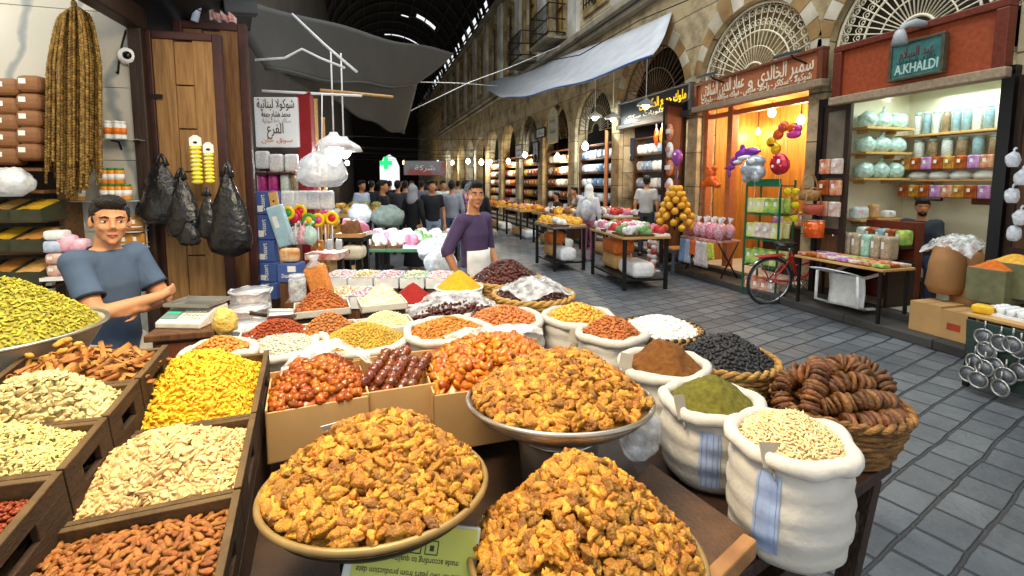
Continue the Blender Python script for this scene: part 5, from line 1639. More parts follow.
# black plastic bags hung on the doors
m_blackbag = mat('black_plastic', '#17181b', 0.22, var=0.2, bump=0.6, bscale=28, spec=0.6)
def hanging_bag(px, py0, py1, d, w, label, seed, m=m_blackbag):
    a, b = at(px, py0, d), at(px, py1, d); h = a.z - b.z
    t = thing('hanging_bag', label, 'bag', (a.x, a.y, a.z), -YAW, 'black bags hung on the doors')
    g = MB()
    V, Fc = [], []
    n, k = 22, 16
    for i in range(k + 1):
        v = i / k
        r = (0.12 + 0.95 * math.sin(min(1, v * 1.25) * PI / 2)) * w / 2 * (1 - 0.45 * max(0, v - 0.75) * 4 * max(0, v - 0.75) * 4 * 0.6)
        if i == k: r *= 0.3
        for j in range(n):
            a_ = 2 * PI * j / n
            q = 1 + 0.28 * mnoise.noise((math.cos(a_) * 2 + seed, math.sin(a_) * 2, v * 3)) + 0.10 * mnoise.noise((math.cos(a_) * 6, math.sin(a_) * 6 + seed, v * 4))
            V.append((r * q * math.cos(a_), r * q * 0.5 * math.sin(a_), -h * (0.12 + 0.88 * v) + 0.01 * mnoise.noise((a_, v * 5, seed))))
    for i in range(k):
        for j in range(n): Fc.append((i * n + j, (i + 1) * n + j, (i + 1) * n + (j + 1) % n, i * n + (j + 1) % n))
    Fc.append(tuple(range(n))); Fc.append(tuple(range((k + 1) * n - 1, k * n - 1, -1)))
    g.add(V, Fc, 0, True); g.build('bag', m, t)
    g = MB()
    for s in (-1, 1): g.tube([(s * w * 0.12, 0, -h * 0.16), (s * w * 0.07, 0.004, -h * 0.06), (0, 0.006, 0)], [0.018, 0.012, 0.008], 8)
    g.build('handle', m, t)
hanging_bag(160, 154, 226, 3.02, 0.29, 'wide black bag hung at the post beside the door leaf', 1)
hanging_bag(180, 168, 240, 3.0, 0.20, 'narrow black bag hung right beside the wide one', 4)
hanging_bag(206, 188, 240, 2.95, 0.12, 'small black bag hung between the two door leaf edges', 6)
hanging_bag(226, 162, 258, 2.95, 0.25, 'long black bag hung highest on the outer door leaf', 9)
hanging_bag(188, 218, 246, 2.98, 0.13, 'low crumpled black bag under the narrow bag', 12)
# dome camera on the marble
p = on_y(129, 57, YW)
t = thing('security_camera', 'round white dome camera on the marble wall', 'camera', (p.x, YW, p.z), math.radians(10))
g = MB(); g.lathe([(0.052, 0), (0.055, 0.02), (0.045, 0.045), (0.03, 0.05), (0, 0.05)], 28, (0, 0, 0), 0, Matrix.Rotation(PI / 2, 4, 'X')); g.build('housing', m_white, t)
g = MB(); g.ball((0, -0.045, 0), (0.026, 0.018, 0.026), 18, 12); g.build('lens', mat('black_glass', '#0c0c0e', 0.08), t)
t = thing('cable', 'black cable drooping from the lintel beside the dome camera', 'cable', (0, 0, 0))
g = MB(); g.tube([on_y(x, y, YW - 0.015) for x, y in ((126, 30), (122, 45), (119, 60), (118, 74), (116, 72))], 0.006, 6); g.build('wire', m_iron, t)
# hanging bunch of strung dried okra
T = [(0, Matrix.Translation(at(74, 4, 2.75)) @ Matrix.Scale(2.2, 4))]
OKRA = [piece_ball(6, 5, (0.0075, 0.0065, 0.0095), 0.3, i) for i in range(3)]
for k in range(110):
    a_ = rnd.uniform(0, 2 * PI); q = math.sqrt(rnd.random())
    top_x, bot_x = 60 + 30 * (0.5 + 0.5 * q * math.cos(a_)), 46 + 58 * (0.5 + 0.5 * q * math.cos(a_))
    dd = 2.75 + 0.10 * q * math.sin(a_)
    y1 = rnd.uniform(165, 205) - 18 * abs(q * math.cos(a_) + 0.2)
    tp, bt = at(top_x, 6 + 10 * abs(q * math.cos(a_)), dd), at(bot_x + rnd.uniform(-2, 2), y1, dd)
    n = int((tp - bt).length / 0.0155)
    for i in range(n):
        v = i / n
        x = tp.lerp(bt, v); bow = math.sin(v * PI) * 0.012
        mid = at(46 + 58 * (0.5 + 0.5 * q * math.cos(a_)), 0, dd)
        x.x += (mid.x - tp.x) * (min(1, v * 3) ** 0.6 - v) * 0.8
        T.append((rnd.randrange(3), Matrix.Translation(x) @ Euler((rnd.uniform(-0.4, 0.4), rnd.uniform(-0.4, 0.4), rnd.uniform(0, 6))).to_matrix().to_4x4()))
o = scatter('strung_okra', OKRA, T, mat('dry_okra', '#8d7034', 0.75, isl=0.4, hue=0.012, col2='#5a4018', scale=30))
tag(o, 'thick hanging bunch of strung dried okra beside the marble wall', 'dried okra', None, 'stuff')
t = thing('iron_hook', 'iron hook carrying the bunch of strung okra', 'hook', (0, 0, 0))
g = MB(); p = at(74, 3, 2.75); g.tube([(p.x, YW, p.z + 0.07), (p.x, p.y, p.z + 0.07), (p.x, p.y - 0.02, p.z + 0.03), (p.x, p.y + 0.01, p.z)], 0.008, 8); g.build('rod', m_iron, t)
# shelf unit with kraft packets
m_shelf = wood('shelf_wood', '#5a3d22', '#7d5a36', 0.6, 3, 0)
t = thing('shelf_unit', 'wooden shelf unit of kraft packets and spice bins at the picture edge', 'shelf', (0, 0, 0))
sx0, sx1 = -2.62, on_y(60, 200, 3.5).x
for x in (sx0, sx1): g = MB(); g.span((x - 0.012, 3.5, 0), (x + 0.012, 3.7, 2.3)); g.build('upright', m_shelf, t)
def zy(py, y=3.42): return on_y(25, py, y).z
for py in (168, 190, 219, 250, 285): g = MB(); z = zy(py); g.span((sx0, 3.36, z - 0.018), (sx1, 3.7, z)); g.build('shelf_board', m_shelf, t)
g = MB(); g.span((sx0, 3.69, 0), (sx1, 3.71, 2.3)); g.build('back_panel', m_darkwood, t)
m_kraft = mat('kraft_paper', '#80593a', 0.6, var=0.1, scale=6, bump=0.3, bscale=14)
def packet(name, label, cat, group, w, h, d, m, lab_m=None, win=None):
    t = thing(name, label, cat, (0, 0, 0), -0.1, group)
    g = MB(); g.box((0, 0, 0), (w, d, h)); o = g.build('bag', m, t, min(w, d, h) * 0.35, seg=3)
    if lab_m: g = MB(); g.span((-w * 0.28, -d / 2 - 0.002, -h * 0.02), (-w * 0.02, -d / 2 + 0.002, h * 0.26)); g.build('paper_label', lab_m, t)
    return t
pk = packet('kraft_packet', 'kraft packet with white label', 'packet', 'kraft packets stacked at the picture edge', 0.135, 0.102, 0.11, m_kraft, m_white)
rows = ((88, 85), (107, 103), (123.5, 119.5), (140, 136), (157, 152.5))
rn = ('top', 'second', 'third', 'fourth', 'bottom')
first = True
for r_, (ya_, yb_) in enumerate(rows):
    for k, x in enumerate((-12, 11, 34)):
        y = (ya_ + 2, ya_, yb_)[k]
        p = at(x, y, 2.8 + 0.01 * k)
        lab = 'kraft packet with white label in the %s layer, %s the hanging okra' % (rn[r_], ('two packets away from', 'one packet away from', 'touching')[k])
        if first: pk.location = p; pk['label'] = lab; first = False
        else: dup(pk, p, -0.1 + rnd.uniform(-0.06, 0.06), lab)
# sloping spice bins below
m_bin = mat('bin_side', '#3a3d2c', 0.6, var=0.2)
for r_, py in enumerate((207, 236, 268)):
    for k, x in enumerate((8, 36)):
        p = at(x, py, 2.72)
        lab = 'sloping spice bin on the %s shelf %s' % (('upper', 'middle', 'lower')[r_], ('at the picture edge', 'beside the tissue packs')[k])
        t = thing('spice_bin', lab, 'bin', p, -0.12, 'sloping spice bins')
        for nm, A, B_ in (('front_panel', (-0.075, -0.08, -0.075), (0.075, -0.072, -0.01)), ('back_panel', (-0.075, 0.1, -0.075), (0.075, 0.108, 0.045)), ('base', (-0.075, -0.08, -0.08), (0.075, 0.108, -0.072))):
            g = MB(); g.span(A, B_); g.build(nm, m_bin, t)
        for s in (-1, 1):
            g = MB(); g.prism([(-0.08, -0.075), (0.108, -0.075), (0.108, 0.045), (-0.08, -0.01)], s * 0.075 - 0.003, s * 0.075 + 0.003, 0, Matrix(((0, 0, 1, 0), (1, 0, 0, 0), (0, 1, 0, 0), (0, 0, 0, 1)))); g.build('side_panel', m_bin, t)
        g = MB(); g.sheet(lambda u, v: (-0.07 + 0.14 * u, -0.07 + 0.17 * v, -0.02 + 0.05 * v + 0.012 * math.sin(u * PI) + 0.006 * mnoise.noise((u * 6 + x, v * 6, r_))), 12, 12); g.build('paper_lining', mat('lining_%d' % ((r_ + k) % 3), ('#c9a05a', '#caa21e', '#b07a34')[(r_ + k) % 3], 0.8, var=0.2, scale=20), t)
plastic_bag('plastic_bag', 'crumpled cream plastic bag on the shelf under the kraft packets', at(10, 183, 2.6), (0.10, 0.07, 0.085), m_milky, 5, False)
# glass shelves with jars
m_glass = see_through('shelf_glass', '#b9cfc9', 0.55, 0.05, bscale=3)
m_jaror = mat('orange_jar_label', '#d98a1e', 0.4, var=0.15, scale=40)
m_green = mat('green_lid', '#3f8a4e', 0.4); m_orange = mat('orange_plastic', '#e07a1c', 0.4)
def gshelf(px0, px1, py, y, label, d=0.16):
    a, b = on_y(px0, py, y), on_y(px1, py, y)
    t = thing('glass_shelf', label, 'shelf', (0, 0, 0))
    g = MB(); g.span((a.x, y, a.z - 0.008), (b.x, YW, a.z)); g.build('pane', m_glass, t)
    for x in (a.x + 0.03, b.x - 0.03): g = MB(); g.tube([(x, YW, a.z - 0.06), (x, YW - 0.03, a.z - 0.012), (x, y + 0.03, a.z - 0.012)], 0.006, 6); g.build('bracket', m_iron, t)
    return a.z
def jar(label, w, h, body, lid, group, cat='jar', nm='jar', band=None):
    t = thing(nm, label, cat, (0, 0, 0), 0, group)
    g = MB(); g.lathe([(w * 0.46, 0), (w * 0.5, 0.004), (w * 0.5, h * 0.8), (w * 0.42, h * 0.88), (0, h * 0.88)], 16); g.build('body', body, t)
    g = MB(); g.lathe([(w * 0.44, h * 0.86), (w * 0.45, h), (0, h)], 16); g.build('lid', lid, t)
    if band: g = MB(); g.lathe([(w * 0.505, h * 0.25), (w * 0.505, h * 0.62)], 16); g.build('paper_label', band, t)
    return t
ys = YW - 0.15
z1 = gshelf(103, 137, 138, ys, 'small glass shelf with white jars above the orange jars')
j0 = jar('slim white jar with orange label on the small glass shelf', 0.038, 0.11, m_white, m_white, 'white jars on the small glass shelf', band=m_orange)
for k in range(4):
    p = on_y(108 + k * 4.6, 136, ys + 0.05)
    if k == 0: j0.location = (p.x, p.y, z1 + 0.0005)
    else: dup(j0, (p.x, p.y + 0.02 * (k % 2), z1 + 0.0005))
z2 = gshelf(58, 141, 201, ys - 0.02, 'long glass shelf with orange jars behind the young man')
j1 = jar('small orange jar with %s lid' , 0.058, 0.10, m_jaror, m_green, 'orange jars behind the young man', band=m_white)
spots = [(65, 0, 'closest to the bins'), (72, 0, 'second from the bins'), (80, 0, 'third from the bins'), (106, 0, 'standing beside the okra end'), (113, 0, 'second from the okra end'), (120, 0, 'under the stacked jars'), (127, 0, 'closest to the door post'), (107, 1, 'stacked over the okra end'), (114, 1, 'stacked second from the okra'), (121, 1, 'stacked closest to the door')]
for k, (x, up_, where) in enumerate(spots):
    p = on_y(x, 200, ys + 0.03)
    lab = 'small orange jar with green lid on the long glass shelf, ' + where
    if k == 0: j1.location = (p.x, p.y, z2 + 0.0005); j1['label'] = lab
    else: dup(j1, (p.x, p.y, z2 + 0.0005 + up_ * 0.1005), None, lab)
# rack of brown packets right of the young man's head
t = thing('wire_rack', 'white wire rack of brown packets beside the young man', 'rack', (0, 0, 0))
yr = YW - 0.1
a, b = on_y(118, 205, yr), on_y(147, 265, yr)
g = MB()
for x in (a.x, b.x): g.tube([(x, yr + 0.02, a.z), (x, yr + 0.02, b.z)], 0.006, 6)
g.build('upright_wire', m_white, t)
rackz = []
for py in (231, 248, 264):
    z = on_y(132, py, yr).z; rackz.append(z)
    g = MB(); g.tube([(a.x, yr + 0.05, z + 0.03), (a.x, yr - 0.06, z + 0.03), (b.x, yr - 0.06, z + 0.03), (b.x, yr + 0.05, z + 0.03)], 0.005, 6); g.build('guard_wire', m_white, t)
    g = MB(); g.span((a.x, yr - 0.06, z - 0.004), (b.x, yr + 0.06, z)); g.build('shelf_board', m_white, t)
m_brownpk = mat('brown_packet', '#8a5a26', 0.4, var=0.35, scale=25, col2='#c98f3a')
bp_ = packet('snack_packet', 'x', 'packet', 'brown packets on the white wire rack', 0.085, 0.095, 0.03, m_brownpk, m_white)
k = 0
for r_, z in enumerate(rackz):
    for q in range(2):
        p = Vector((a.x + (b.x - a.x) * (0.28 + 0.46 * q), yr - 0.01, z + 0.049))
        lab = 'brown snack packet in the %s row of the wire rack, %s' % (('top', 'middle', 'bottom')[r_], ('beside the young man', 'beside the door post')[q])
        if k == 0: bp_.location = p; bp_['label'] = lab
        else: dup(bp_, p, -0.1, lab)
        k += 1
# tissue packs and small boxes left of the young man
m_pink = mat('pink_wrap', '#d987a8', 0.35, var=0.2, scale=20, col2='#e9d5e0'); m_bluewrap = mat('blue_wrap', '#b9c9e4', 0.35, var=0.2, scale=20); m_redbox = mat('red_box', '#b33228', 0.45, var=0.15, scale=15, col2='#d9cfc0')
t = thing('side_table', 'low shelf of tissue packs beside the young man', 'shelf', (0, 0, 0))
zt = on_y(70, 274, 3.35).z
g = MB(); g.span((on_y(50, 270, 3.35).x, 3.25, zt - 0.02), (on_y(92, 270, 3.35).x, 3.5, zt)); g.build('top', m_white, t)
for x in (52, 90): g = MB(); q = on_y(x, 270, 3.4); g.span((q.x - 0.015, 3.36, 0), (q.x + 0.015, 3.39, zt - 0.02)); g.build('leg', m_white, t)
zc = zt + 0.0005
for k, (x, w, h, m, lab) in enumerate(((60, 0.09, 0.065, m_redbox, 'red and white box at the bin end of the tissue shelf'), (74, 0.09, 0.065, m_redbox, 'red and white box beside the young man’s sleeve'))):
    for lv in range(2):
        t = packet('tea_box', ('upper ' if lv else 'lower ') + lab, 'box', 'red and white boxes on the tissue shelf', w, h, 0.1, m, m_white)
        q = on_y(x, 270, 3.32); t.location = (q.x, q.y, zc + h / 2 + lv * (h + 0.001))
ztop = zc + 0.132
for x, w, h, m, lab, dz in ((55, 0.11, 0.07, m_bluewrap, 'pale blue tissue pack on top of the red boxes', 0), (68, 0.09, 0.1, m_pink, 'pink wrapped pack standing on the red boxes', 0), (80, 0.085, 0.075, m_pink, 'flat pink pack beside the young man’s shoulder', 0), (58, 0.1, 0.055, m_white, 'white pack lying on the pale blue tissue pack', 0.0715)):
    t = packet('tissue_pack', lab, 'tissue pack', None, w, h, 0.09, m)
    q = on_y(x, 240, 3.32); t.location = (q.x, q.y, ztop + h / 2 + dz)
plastic_bag('plastic_bag', 'pale blue plastic bag standing behind the tissue packs', at(81, 226, 3.1), (0.06, 0.04, 0.07), m_milky, 8, True)
# counter, scale and bagged goods
ca, cb = at(158, 318, 2.5), at(216, 318, 2.35)
t = thing('wooden_counter', 'small brown wooden counter with drawers under the weighing scale', 'counter', (0, 0, 0))
zc = 1.06
g = MB(); g.span((-0.92, 2.3, zc - 0.03), (-0.66, 2.62, zc)); g.build('top', m_oak, t, 0.005)
g = MB(); g.span((-0.90, 2.33, 0.0), (-0.68, 2.6, zc - 0.03)); g.build('cabinet', m_oak, t, 0.004)
for k in range(2):
    g = MB(); g.span((-0.885, 2.315, zc - 0.13 - k * 0.13), (-0.695, 2.33, zc - 0.045 - k * 0.13)); d_ = g.build('drawer', m_brownwood, t, 0.004)
    g = MB(); g.ball((-0.79, 2.305, zc - 0.085 - k * 0.13), 0.012, 10, 8); g.build('knob', m_iron, d_)
sp = on_z(196, 303, zc)
t = thing('weighing_scale', 'white electronic weighing scale with steel tray on the counter', 'scale', (-0.79, 2.46, zc + 0.0005), -YAW - 0.05, scale=0.76)
g = MB(); g.prism([(-0.12, 0), (0.14, 0), (0.14, 0.09), (0.02, 0.09), (-0.12, 0.035)], -0.135, 0.135, 0, Matrix(((0, 0, 1, 0), (1, 0, 0, 0), (0, 1, 0, 0), (0, 0, 0, 1)))); g.build('housing', mat('scale_white', '#d5d2c4', 0.4), t, 0.008)
Mk = Matrix.Translation((0, -0.05, 0.063)) @ Matrix.Rotation(math.atan2(0.055, 0.14), 4, 'X')
g = MB(); g.box((-0.075, 0, 0.002), (0.095, 0.085, 0.004), 0, Mk); dp = g.build('display', mat('scale_panel', '#6d8a86', 0.3), t)
g = MB(); g.box((-0.075, 0.015, 0.0045), (0.075, 0.02, 0.003), 0, Mk); g.build('screen', mat('lcd', '#3fae86', 0.2, emit='#39c08a', estr=0.3), dp)
for i in range(5):
    for j in range(3):
        g = MB(); g.box((0.0 + 0.026 * i, -0.025 + 0.026 * j, 0.004), (0.018, 0.016, 0.006), 0, Mk); g.build('key', mat('scale_key', '#b9c2bd', 0.5), t, 0.002)
g = MB(); g.tube([(0, 0.07, 0.088), (0, 0.07, 0.105)], 0.03, 12); g.build('post', m_steel, t)
g = MB(); g.span((-0.14, -0.045, 0.105), (0.14, 0.165, 0.108)); 
for a_, b_ in (((-0.14, -0.045, 0.108), (0.14, -0.04, 0.125)), ((-0.14, 0.16, 0.108), (0.14, 0.165, 0.125)), ((-0.14, -0.04, 0.108), (-0.135, 0.16, 0.125)), ((0.135, -0.04, 0.108), (0.14, 0.16, 0.125))): g.span(a_, b_)
g.build('weighing_tray', m_steel, t, 0.002)
for k, (px, py, d, r_, m, mfill, lab, fl) in enumerate(((251, 292, 2.55, 0.095, m_milky, '#b5794a', 'open clear bag of brown spice behind the scale', 'brown'), (246, 309, 2.4, 0.10, m_milky, '#c9733a', 'open clear bag of orange spice beside the scale', 'orange'), (240, 327, 2.22, 0.10, m_milky, '#ece2c8', 'open clear bag of cream flour beside the counter', 'cream'))):
    c = at(px, py, d)
    t = thing('spice_bag', lab, 'bag', c, 0, 'open clear bags beside the scale')
    g = MB(); g.lathe([(0, -0.16), (r_ * 0.9, -0.155), (r_ * 1.08, -0.09), (r_ * 1.0, -0.02), (r_ * 1.05, 0.005), (r_ * 1.12, 0.012)], 26, wob=0.12, seed=k); g.build('clear_bag', m, t)
    g = MB(); g.lathe([(0, -0.155), (r_ * 0.85, -0.15), (r_ * 0.98, -0.09), (r_ * 0.92, -0.03), (r_ * 0.6, -0.005), (0, 0.01)], 26, wob=0.1, seed=k); g.build('contents', mat('fill_' + fl, mfill, 0.85, var=0.15, scale=60), t)
    g = MB(); g.tube([(r_ * 1.08 * math.cos(2 * PI * i / 26), r_ * 1.08 * math.sin(2 * PI * i / 26), 0.008 + 0.006 * math.sin(i * 1.7)) for i in range(26)], 0.006, 6, closed=True); g.build('rolled_rim', m_clear, t)
    bb = MB()
plastic_bag('plastic_bag', 'small clear bag of yellow nuts in front of the scale', at(225, 322, 2.12), (0.05, 0.045, 0.065), mat('yellow_bagged', '#d0a030', 0.3, col2='#e0c878', scale=45, bump=0.7, bscale=60), 9, False)
# metal scoop and glass jar behind the pepper flakes
t = thing('metal_scoop', 'dark metal scoop lying behind the pepper flakes', 'scoop', at(282, 311, 2.2), 0, rot=(0.1, 0.1, 0.2))
g = MB(); g.sheet(lambda u, v: (0.12 * (u - 0.5), 0.045 * (1 - 0.3 * u) * math.sin(1.5 * (v * 2 - 1)), -0.045 * (1 - 0.3 * u) * math.cos(1.5 * (v * 2 - 1))), 8, 12); g.build('blade', m_steel, t, solid=0.002)
g = MB(); g.tube([(-0.06, 0, -0.02), (-0.13, 0, -0.005)], 0.009, 10); g.build('handle', m_darkwood, t)
j = jar('tall empty glass jar between the blue boxes and the orange bag', 0.095, 0.15, m_clear, m_clear, None); q = at(298, 300, 2.75); j.location = q
t = thing('support_crate', 'plain stand under the tall empty glass jar', 'crate', (q.x, q.y, 0)); g = MB(); g.span((-0.06, -0.06, 0), (0.06, 0.06, q.z - 0.0005)); g.build('box', m_oak, t)
# clutter above the doors and the dark awning over the shop
m_blackcloth = mat('black_tarpaulin', '#191819', 0.7, var=0.2, scale=3, bump=0.4, bscale=5)
g = MB(); A = [at(84, -25, 2.6), at(262, -30, 3.5), at(250, 30, 4.3), at(150, 40, 3.55)]
g.sheet(lambda u, v: (A[0].lerp(A[1], u)).lerp(A[3].lerp(A[2], u), v) + Vector((0, 0, 0.10 * math.sin(u * 9) * math.sin(v * PI) - 0.07 * math.sin(u * PI))), 24, 12)
tag(g.build('shop_awning', m_blackcloth, None, solid=0.01), 'black tarpaulin awning hanging over the plank doors', 'awning')
for px, py, d, w, h, dp, m, nm, lab, rz in ((240, 8, 3.6, 0.22, 0.09, 0.15, mat('grey_box', '#4a4d50', 0.5), 'storage_box', 'grey box lodged above the taller door leaf', 0.3), (197, 10, 3.3, 0.05, 0.16, 0.04, m_bluewrap, 'rolled_paper', 'pale rolled paper stuck above the door leaves', 0.2)):
    t = thing(nm, lab, 'box' if 'box' in nm else 'paper roll', at(px, py, d), 0, rot=(0.1, 0.25 if 'roll' in nm else -0.1, rz))
    g = MB()
    if 'roll' in nm: g.lathe([(w * 0.45, -h / 2), (w * 0.5, h / 2), (w * 0.42, h / 2), (w * 0.38, -h / 2 + 0.004)], 18)
    else: g.box((0, 0, 0), (w, dp, h))
    g.build('body', m, t, 0.004)
    g = MB()
    if 'roll' in nm: g.tube([(w * 0.5 * math.cos(a_), w * 0.5 * math.sin(a_), 0) for a_ in [2 * PI * i / 18 for i in range(18)]], 0.004, 6, closed=True); g.build('band', m_ink, t)
    else: g.box((0, 0, h / 2 + 0.004), (w * 1.04, dp * 1.04, 0.012)); g.build('lid', m, t)
t = thing('banner_cloth', 'crumpled red and white cloth above the door leaves', 'cloth', at(222, 14, 3.4), -YAW)
g = MB(); g.sheet(lambda u, v: (-0.09 + 0.18 * u, 0.02 * math.sin(u * 21), 0.03 - 0.06 * v - 0.04 * u + 0.012 * math.sin(u * 17 + v * 5)), 26, 6); g.build('cloth', mat('red_white', '#a8231f', 0.7, col2='#d9cfc8', scale=34), t, solid=0.004)

# ================================================================ right-hand shops
FR = -PI / 2        # a thing on the right facade: local x runs to the right along the wall, local -y faces the street
def wt(name, label, cat, p, group=None, rx=0.0): return thing(name, label, cat, p, 0, group, rot=(rx, 0, FR))


def many(proto, items):
    """the first item places PROTO, the rest are copies: (location, rz, label)"""
    for k, (p, rz, lab) in enumerate(items):
        if k == 0: place(proto, p, rz); proto['label'] = lab
        else: dup(proto, p, rz, lab)


m_signbrown = wood('sign_brown', '#a05f3a', '#b87248', 0.5, 2, 1, 0.1)
m_redpanel = wood('red_brown_panel', '#8d3d20', '#a5512d', 0.45, 1.5, 1, 0.1)
m_redframe = wood('red_brown_frame', '#5c2415', '#74321d', 0.45, 2, 1, 0.1)
m_palewood = wood('pale_moulding', '#a8957c', '#8b765d', 0.6, 2, 1, 0.1)
m_letter = mat('cream_lettering', '#efe2c8', 0.5, var=0)
m_verd = mat('verdigris', '#4b857f', 0.5, col2='#35635f', scale=9)
def signboard(label, px0, px1, ytl, ybl, X, panel, frame_m, ledge_m, fr=0.06):
    a, b = on_x(px0, ytl, X), on_x(px0, ybl, X); c_ = on_x(px1, ybl, X)
    z0, z1 = b.z, a.z; w = a.y - c_.y
    t = wt('signboard', label, 'sign', (X, (a.y + c_.y) / 2, (z0 + z1) / 2))
    h = z1 - z0
    g = MB(); g.span((-w / 2, 0, -h / 2), (w / 2, 0.07, h / 2)); g.build('panel', panel, t)
    for A, B_ in (((-w / 2 - 0.03, -0.05, h / 2 - fr), (w / 2 + 0.03, 0.08, h / 2)), ((-w / 2 - 0.03, -0.05, -h / 2 + 0.05), (-w / 2 + fr, 0.07, h / 2 - fr)), ((w / 2 - fr, -0.05, -h / 2 + 0.05), (w / 2 + 0.03, 0.07, h / 2 - fr))):
        g = MB(); g.span(A, B_); g.build('frame_rail', frame_m, t, 0.012)
    g = MB(); g.span((-w / 2 - 0.05, -0.07, -h / 2 - 0.05), (w / 2 + 0.05, 0.09, -h / 2 + 0.05)); g.build('ledge', ledge_m, t, 0.012)
    return t, w, h
t, w, h = signboard('carved brown wooden sign with cream lettering over the toy shop', 697, 820, 84, 110, 5.84, m_signbrown, m_brownwood, m_palewood, 0.05)
FRO = (PI / 2, 0, 0)
ax, bx = arabic('سمير الخالدي'), arabic('عماد الدين الشالاتي')
lettering(arabic('سمير الخالدي') , 0.30, m_letter, t, (w * 0.26, -0.006, 0.06), FRO, 0.004, w * 0.38, bold=0.003)
lettering('ﻭ', 0.26, m_letter, t, (w * 0.01, -0.006, 0.03), FRO, 0.004, bold=0.003)
lettering(bx, 0.30, m_letter, t, (-w * 0.245, -0.006, 0.06), FRO, 0.004, w * 0.40, bold=0.003)
lettering(arabic('شوكولا - سكاكر - راحة - ملبس - فواكه مجففة - حلويات'), 0.13, m_letter, t, (0, -0.006, -h / 2 + 0.13), FRO, 0.003, w * 0.88, bold=0.002)
t, w, h = signboard('plain red-brown wooden panel over the sweet shop with the green plaque', 839, 1001, 47, 101, 5.84, m_redpanel, m_redframe, m_palewood, 0.08)
# verdigris plaque with raised name
a, b = on_x(891, 45, 5.72), on_x(937, 76, 5.72)
pw, ph = a.y - b.y, 0.36
t = wt('wall_plaque', 'verdigris green plaque reading A.KHALDI on the red-brown panel', 'sign', (5.76, (a.y + b.y) / 2, (a.z + b.z) / 2 + 0.02))
g = MB(); g.span((-pw / 2, 0, -ph / 2), (pw / 2, 0.05, ph / 2)); g.build('plate', m_verd, t)
mf = mat('plaque_frame', '#54503f', 0.5, 0.3, var=0.3)
for A, B_ in (((-pw / 2 - 0.03, -0.02, ph / 2), (pw / 2 + 0.03, 0.05, ph / 2 + 0.03)), ((-pw / 2 - 0.03, -0.02, -ph / 2 - 0.03), (pw / 2 + 0.03, 0.05, -ph / 2)), ((-pw / 2 - 0.03, -0.02, -ph / 2), (-pw / 2, 0.05, ph / 2)), ((pw / 2, -0.02, -ph / 2), (pw / 2 + 0.03, 0.05, ph / 2))):
    g = MB(); g.span(A, B_); g.build('frame_rail', mf, t, 0.006)
lettering('A.KHALDI', 0.15, mat('pale_raised', '#b9d6cb', 0.5, var=0), t, (0.01, -0.003, -ph * 0.27), FRO, 0.006, pw * 0.88, bold=0.002)
lettering(arabic('عبد السلام'), 0.15, mat('maroon_paint', '#6d3138', 0.5, var=0), t, (0.0, -0.003, ph * 0.2), FRO, 0.003, pw * 0.7)
lettering(arabic('خالدي للحلويات'), 0.07, mat('dark_green_paint', '#24504c', 0.5, var=0), t, (0.0, -0.003, -ph * 0.02), FRO, 0.003, pw * 0.8)
def facade_lamp(label, px, py, X, m, kind='cone'):
    p = on_x(px, py, X)
    t = wt('wall_lamp', label, 'lamp', p)
    if kind == 'cone':
        g = MB(); g.lathe([(0.075, -0.11), (0.06, -0.02), (0.045, 0.03), (0.02, 0.05), (0, 0.05)], 20); g.lathe([(0.07, -0.105), (0, -0.06)], 20); g.build('lamp_shade', m, t)
        g = MB(); g.tube([(0, 0, 0.04), (0.01, 0.05, 0.09), (0.08, 0.09, 0.10), (0.08, 5.84 - X, 0.10)], [0.025, 0.03, 0.045, 0.03], 10); g.build('arm', m, t)
    else:
        g = MB(); g.box((0, 0, 0), (0.24, 0.26, 0.04), rx=0.25); g.build('housing', m, t, 0.01)
        g = MB(); g.box((0, -0.005, -0.023), (0.2, 0.2, 0.008), rx=0.25); g.build('lens', mat('lamp_glass', '#c9cfd0', 0.2), t)
        g = MB(); g.tube([(0, 0.06, 0), (0, 0.12, -0.05), (0, 5.84 - X, -0.1)], 0.014, 6); g.build('arm', m_iron, t)
m_greylamp = mat('grey_lamp', '#a9aeb0', 0.4)
facade_lamp('grey cone lamp bending over the green plaque', 900, 34, 5.55, m_greylamp)
m_flood = mat('floodlight_body', '#4d5355', 0.45)
facade_lamp('flat floodlight over the far end of the carved brown sign', 707, 75, 5.5, m_flood, 'flood')
facade_lamp('flat floodlight over the near end of the carved brown sign', 787, 54, 5.5, m_flood, 'flood')

# --- sweet shop interior
def room(y0, y1, x1, z1, wm, nm, floor=None):
    mb = MB(); mb.span((x1, y0, 0.18), (x1 + 0.06, y1, z1)); mb.span((6.3, y1 - 0.02, 0.18), (x1, y1 + 0.01, z1)); mb.span((6.3, y0 - 0.01, 0.18), (x1, y0 + 0.02, z1))
    structure('wall_right_' + nm, mb, wm)
    mb = MB(); mb.span((6.0, y0, z1), (x1 + 0.06, y1, z1 + 0.05)); structure('ceiling_' + nm, mb, mat('shop_ceiling', '#d9d6c6', 0.8))
room(3.2, 5.12, 7.45, 2.95, mat('shop_plaster', '#dcd6bd', 0.8, var=0.1, scale=2, bump=0.2, bscale=6), 'sweet_shop')
lamp('sweet_shop_light', 'AREA', (6.9, 4.2, 2.85), 16, (0.86, 1.0, 0.95), 1.0, (0, 0, 0), 1.0)
m_led = mat('led_panel', '#ffffff', 0.3, emit='#f2fff8', estr=14)
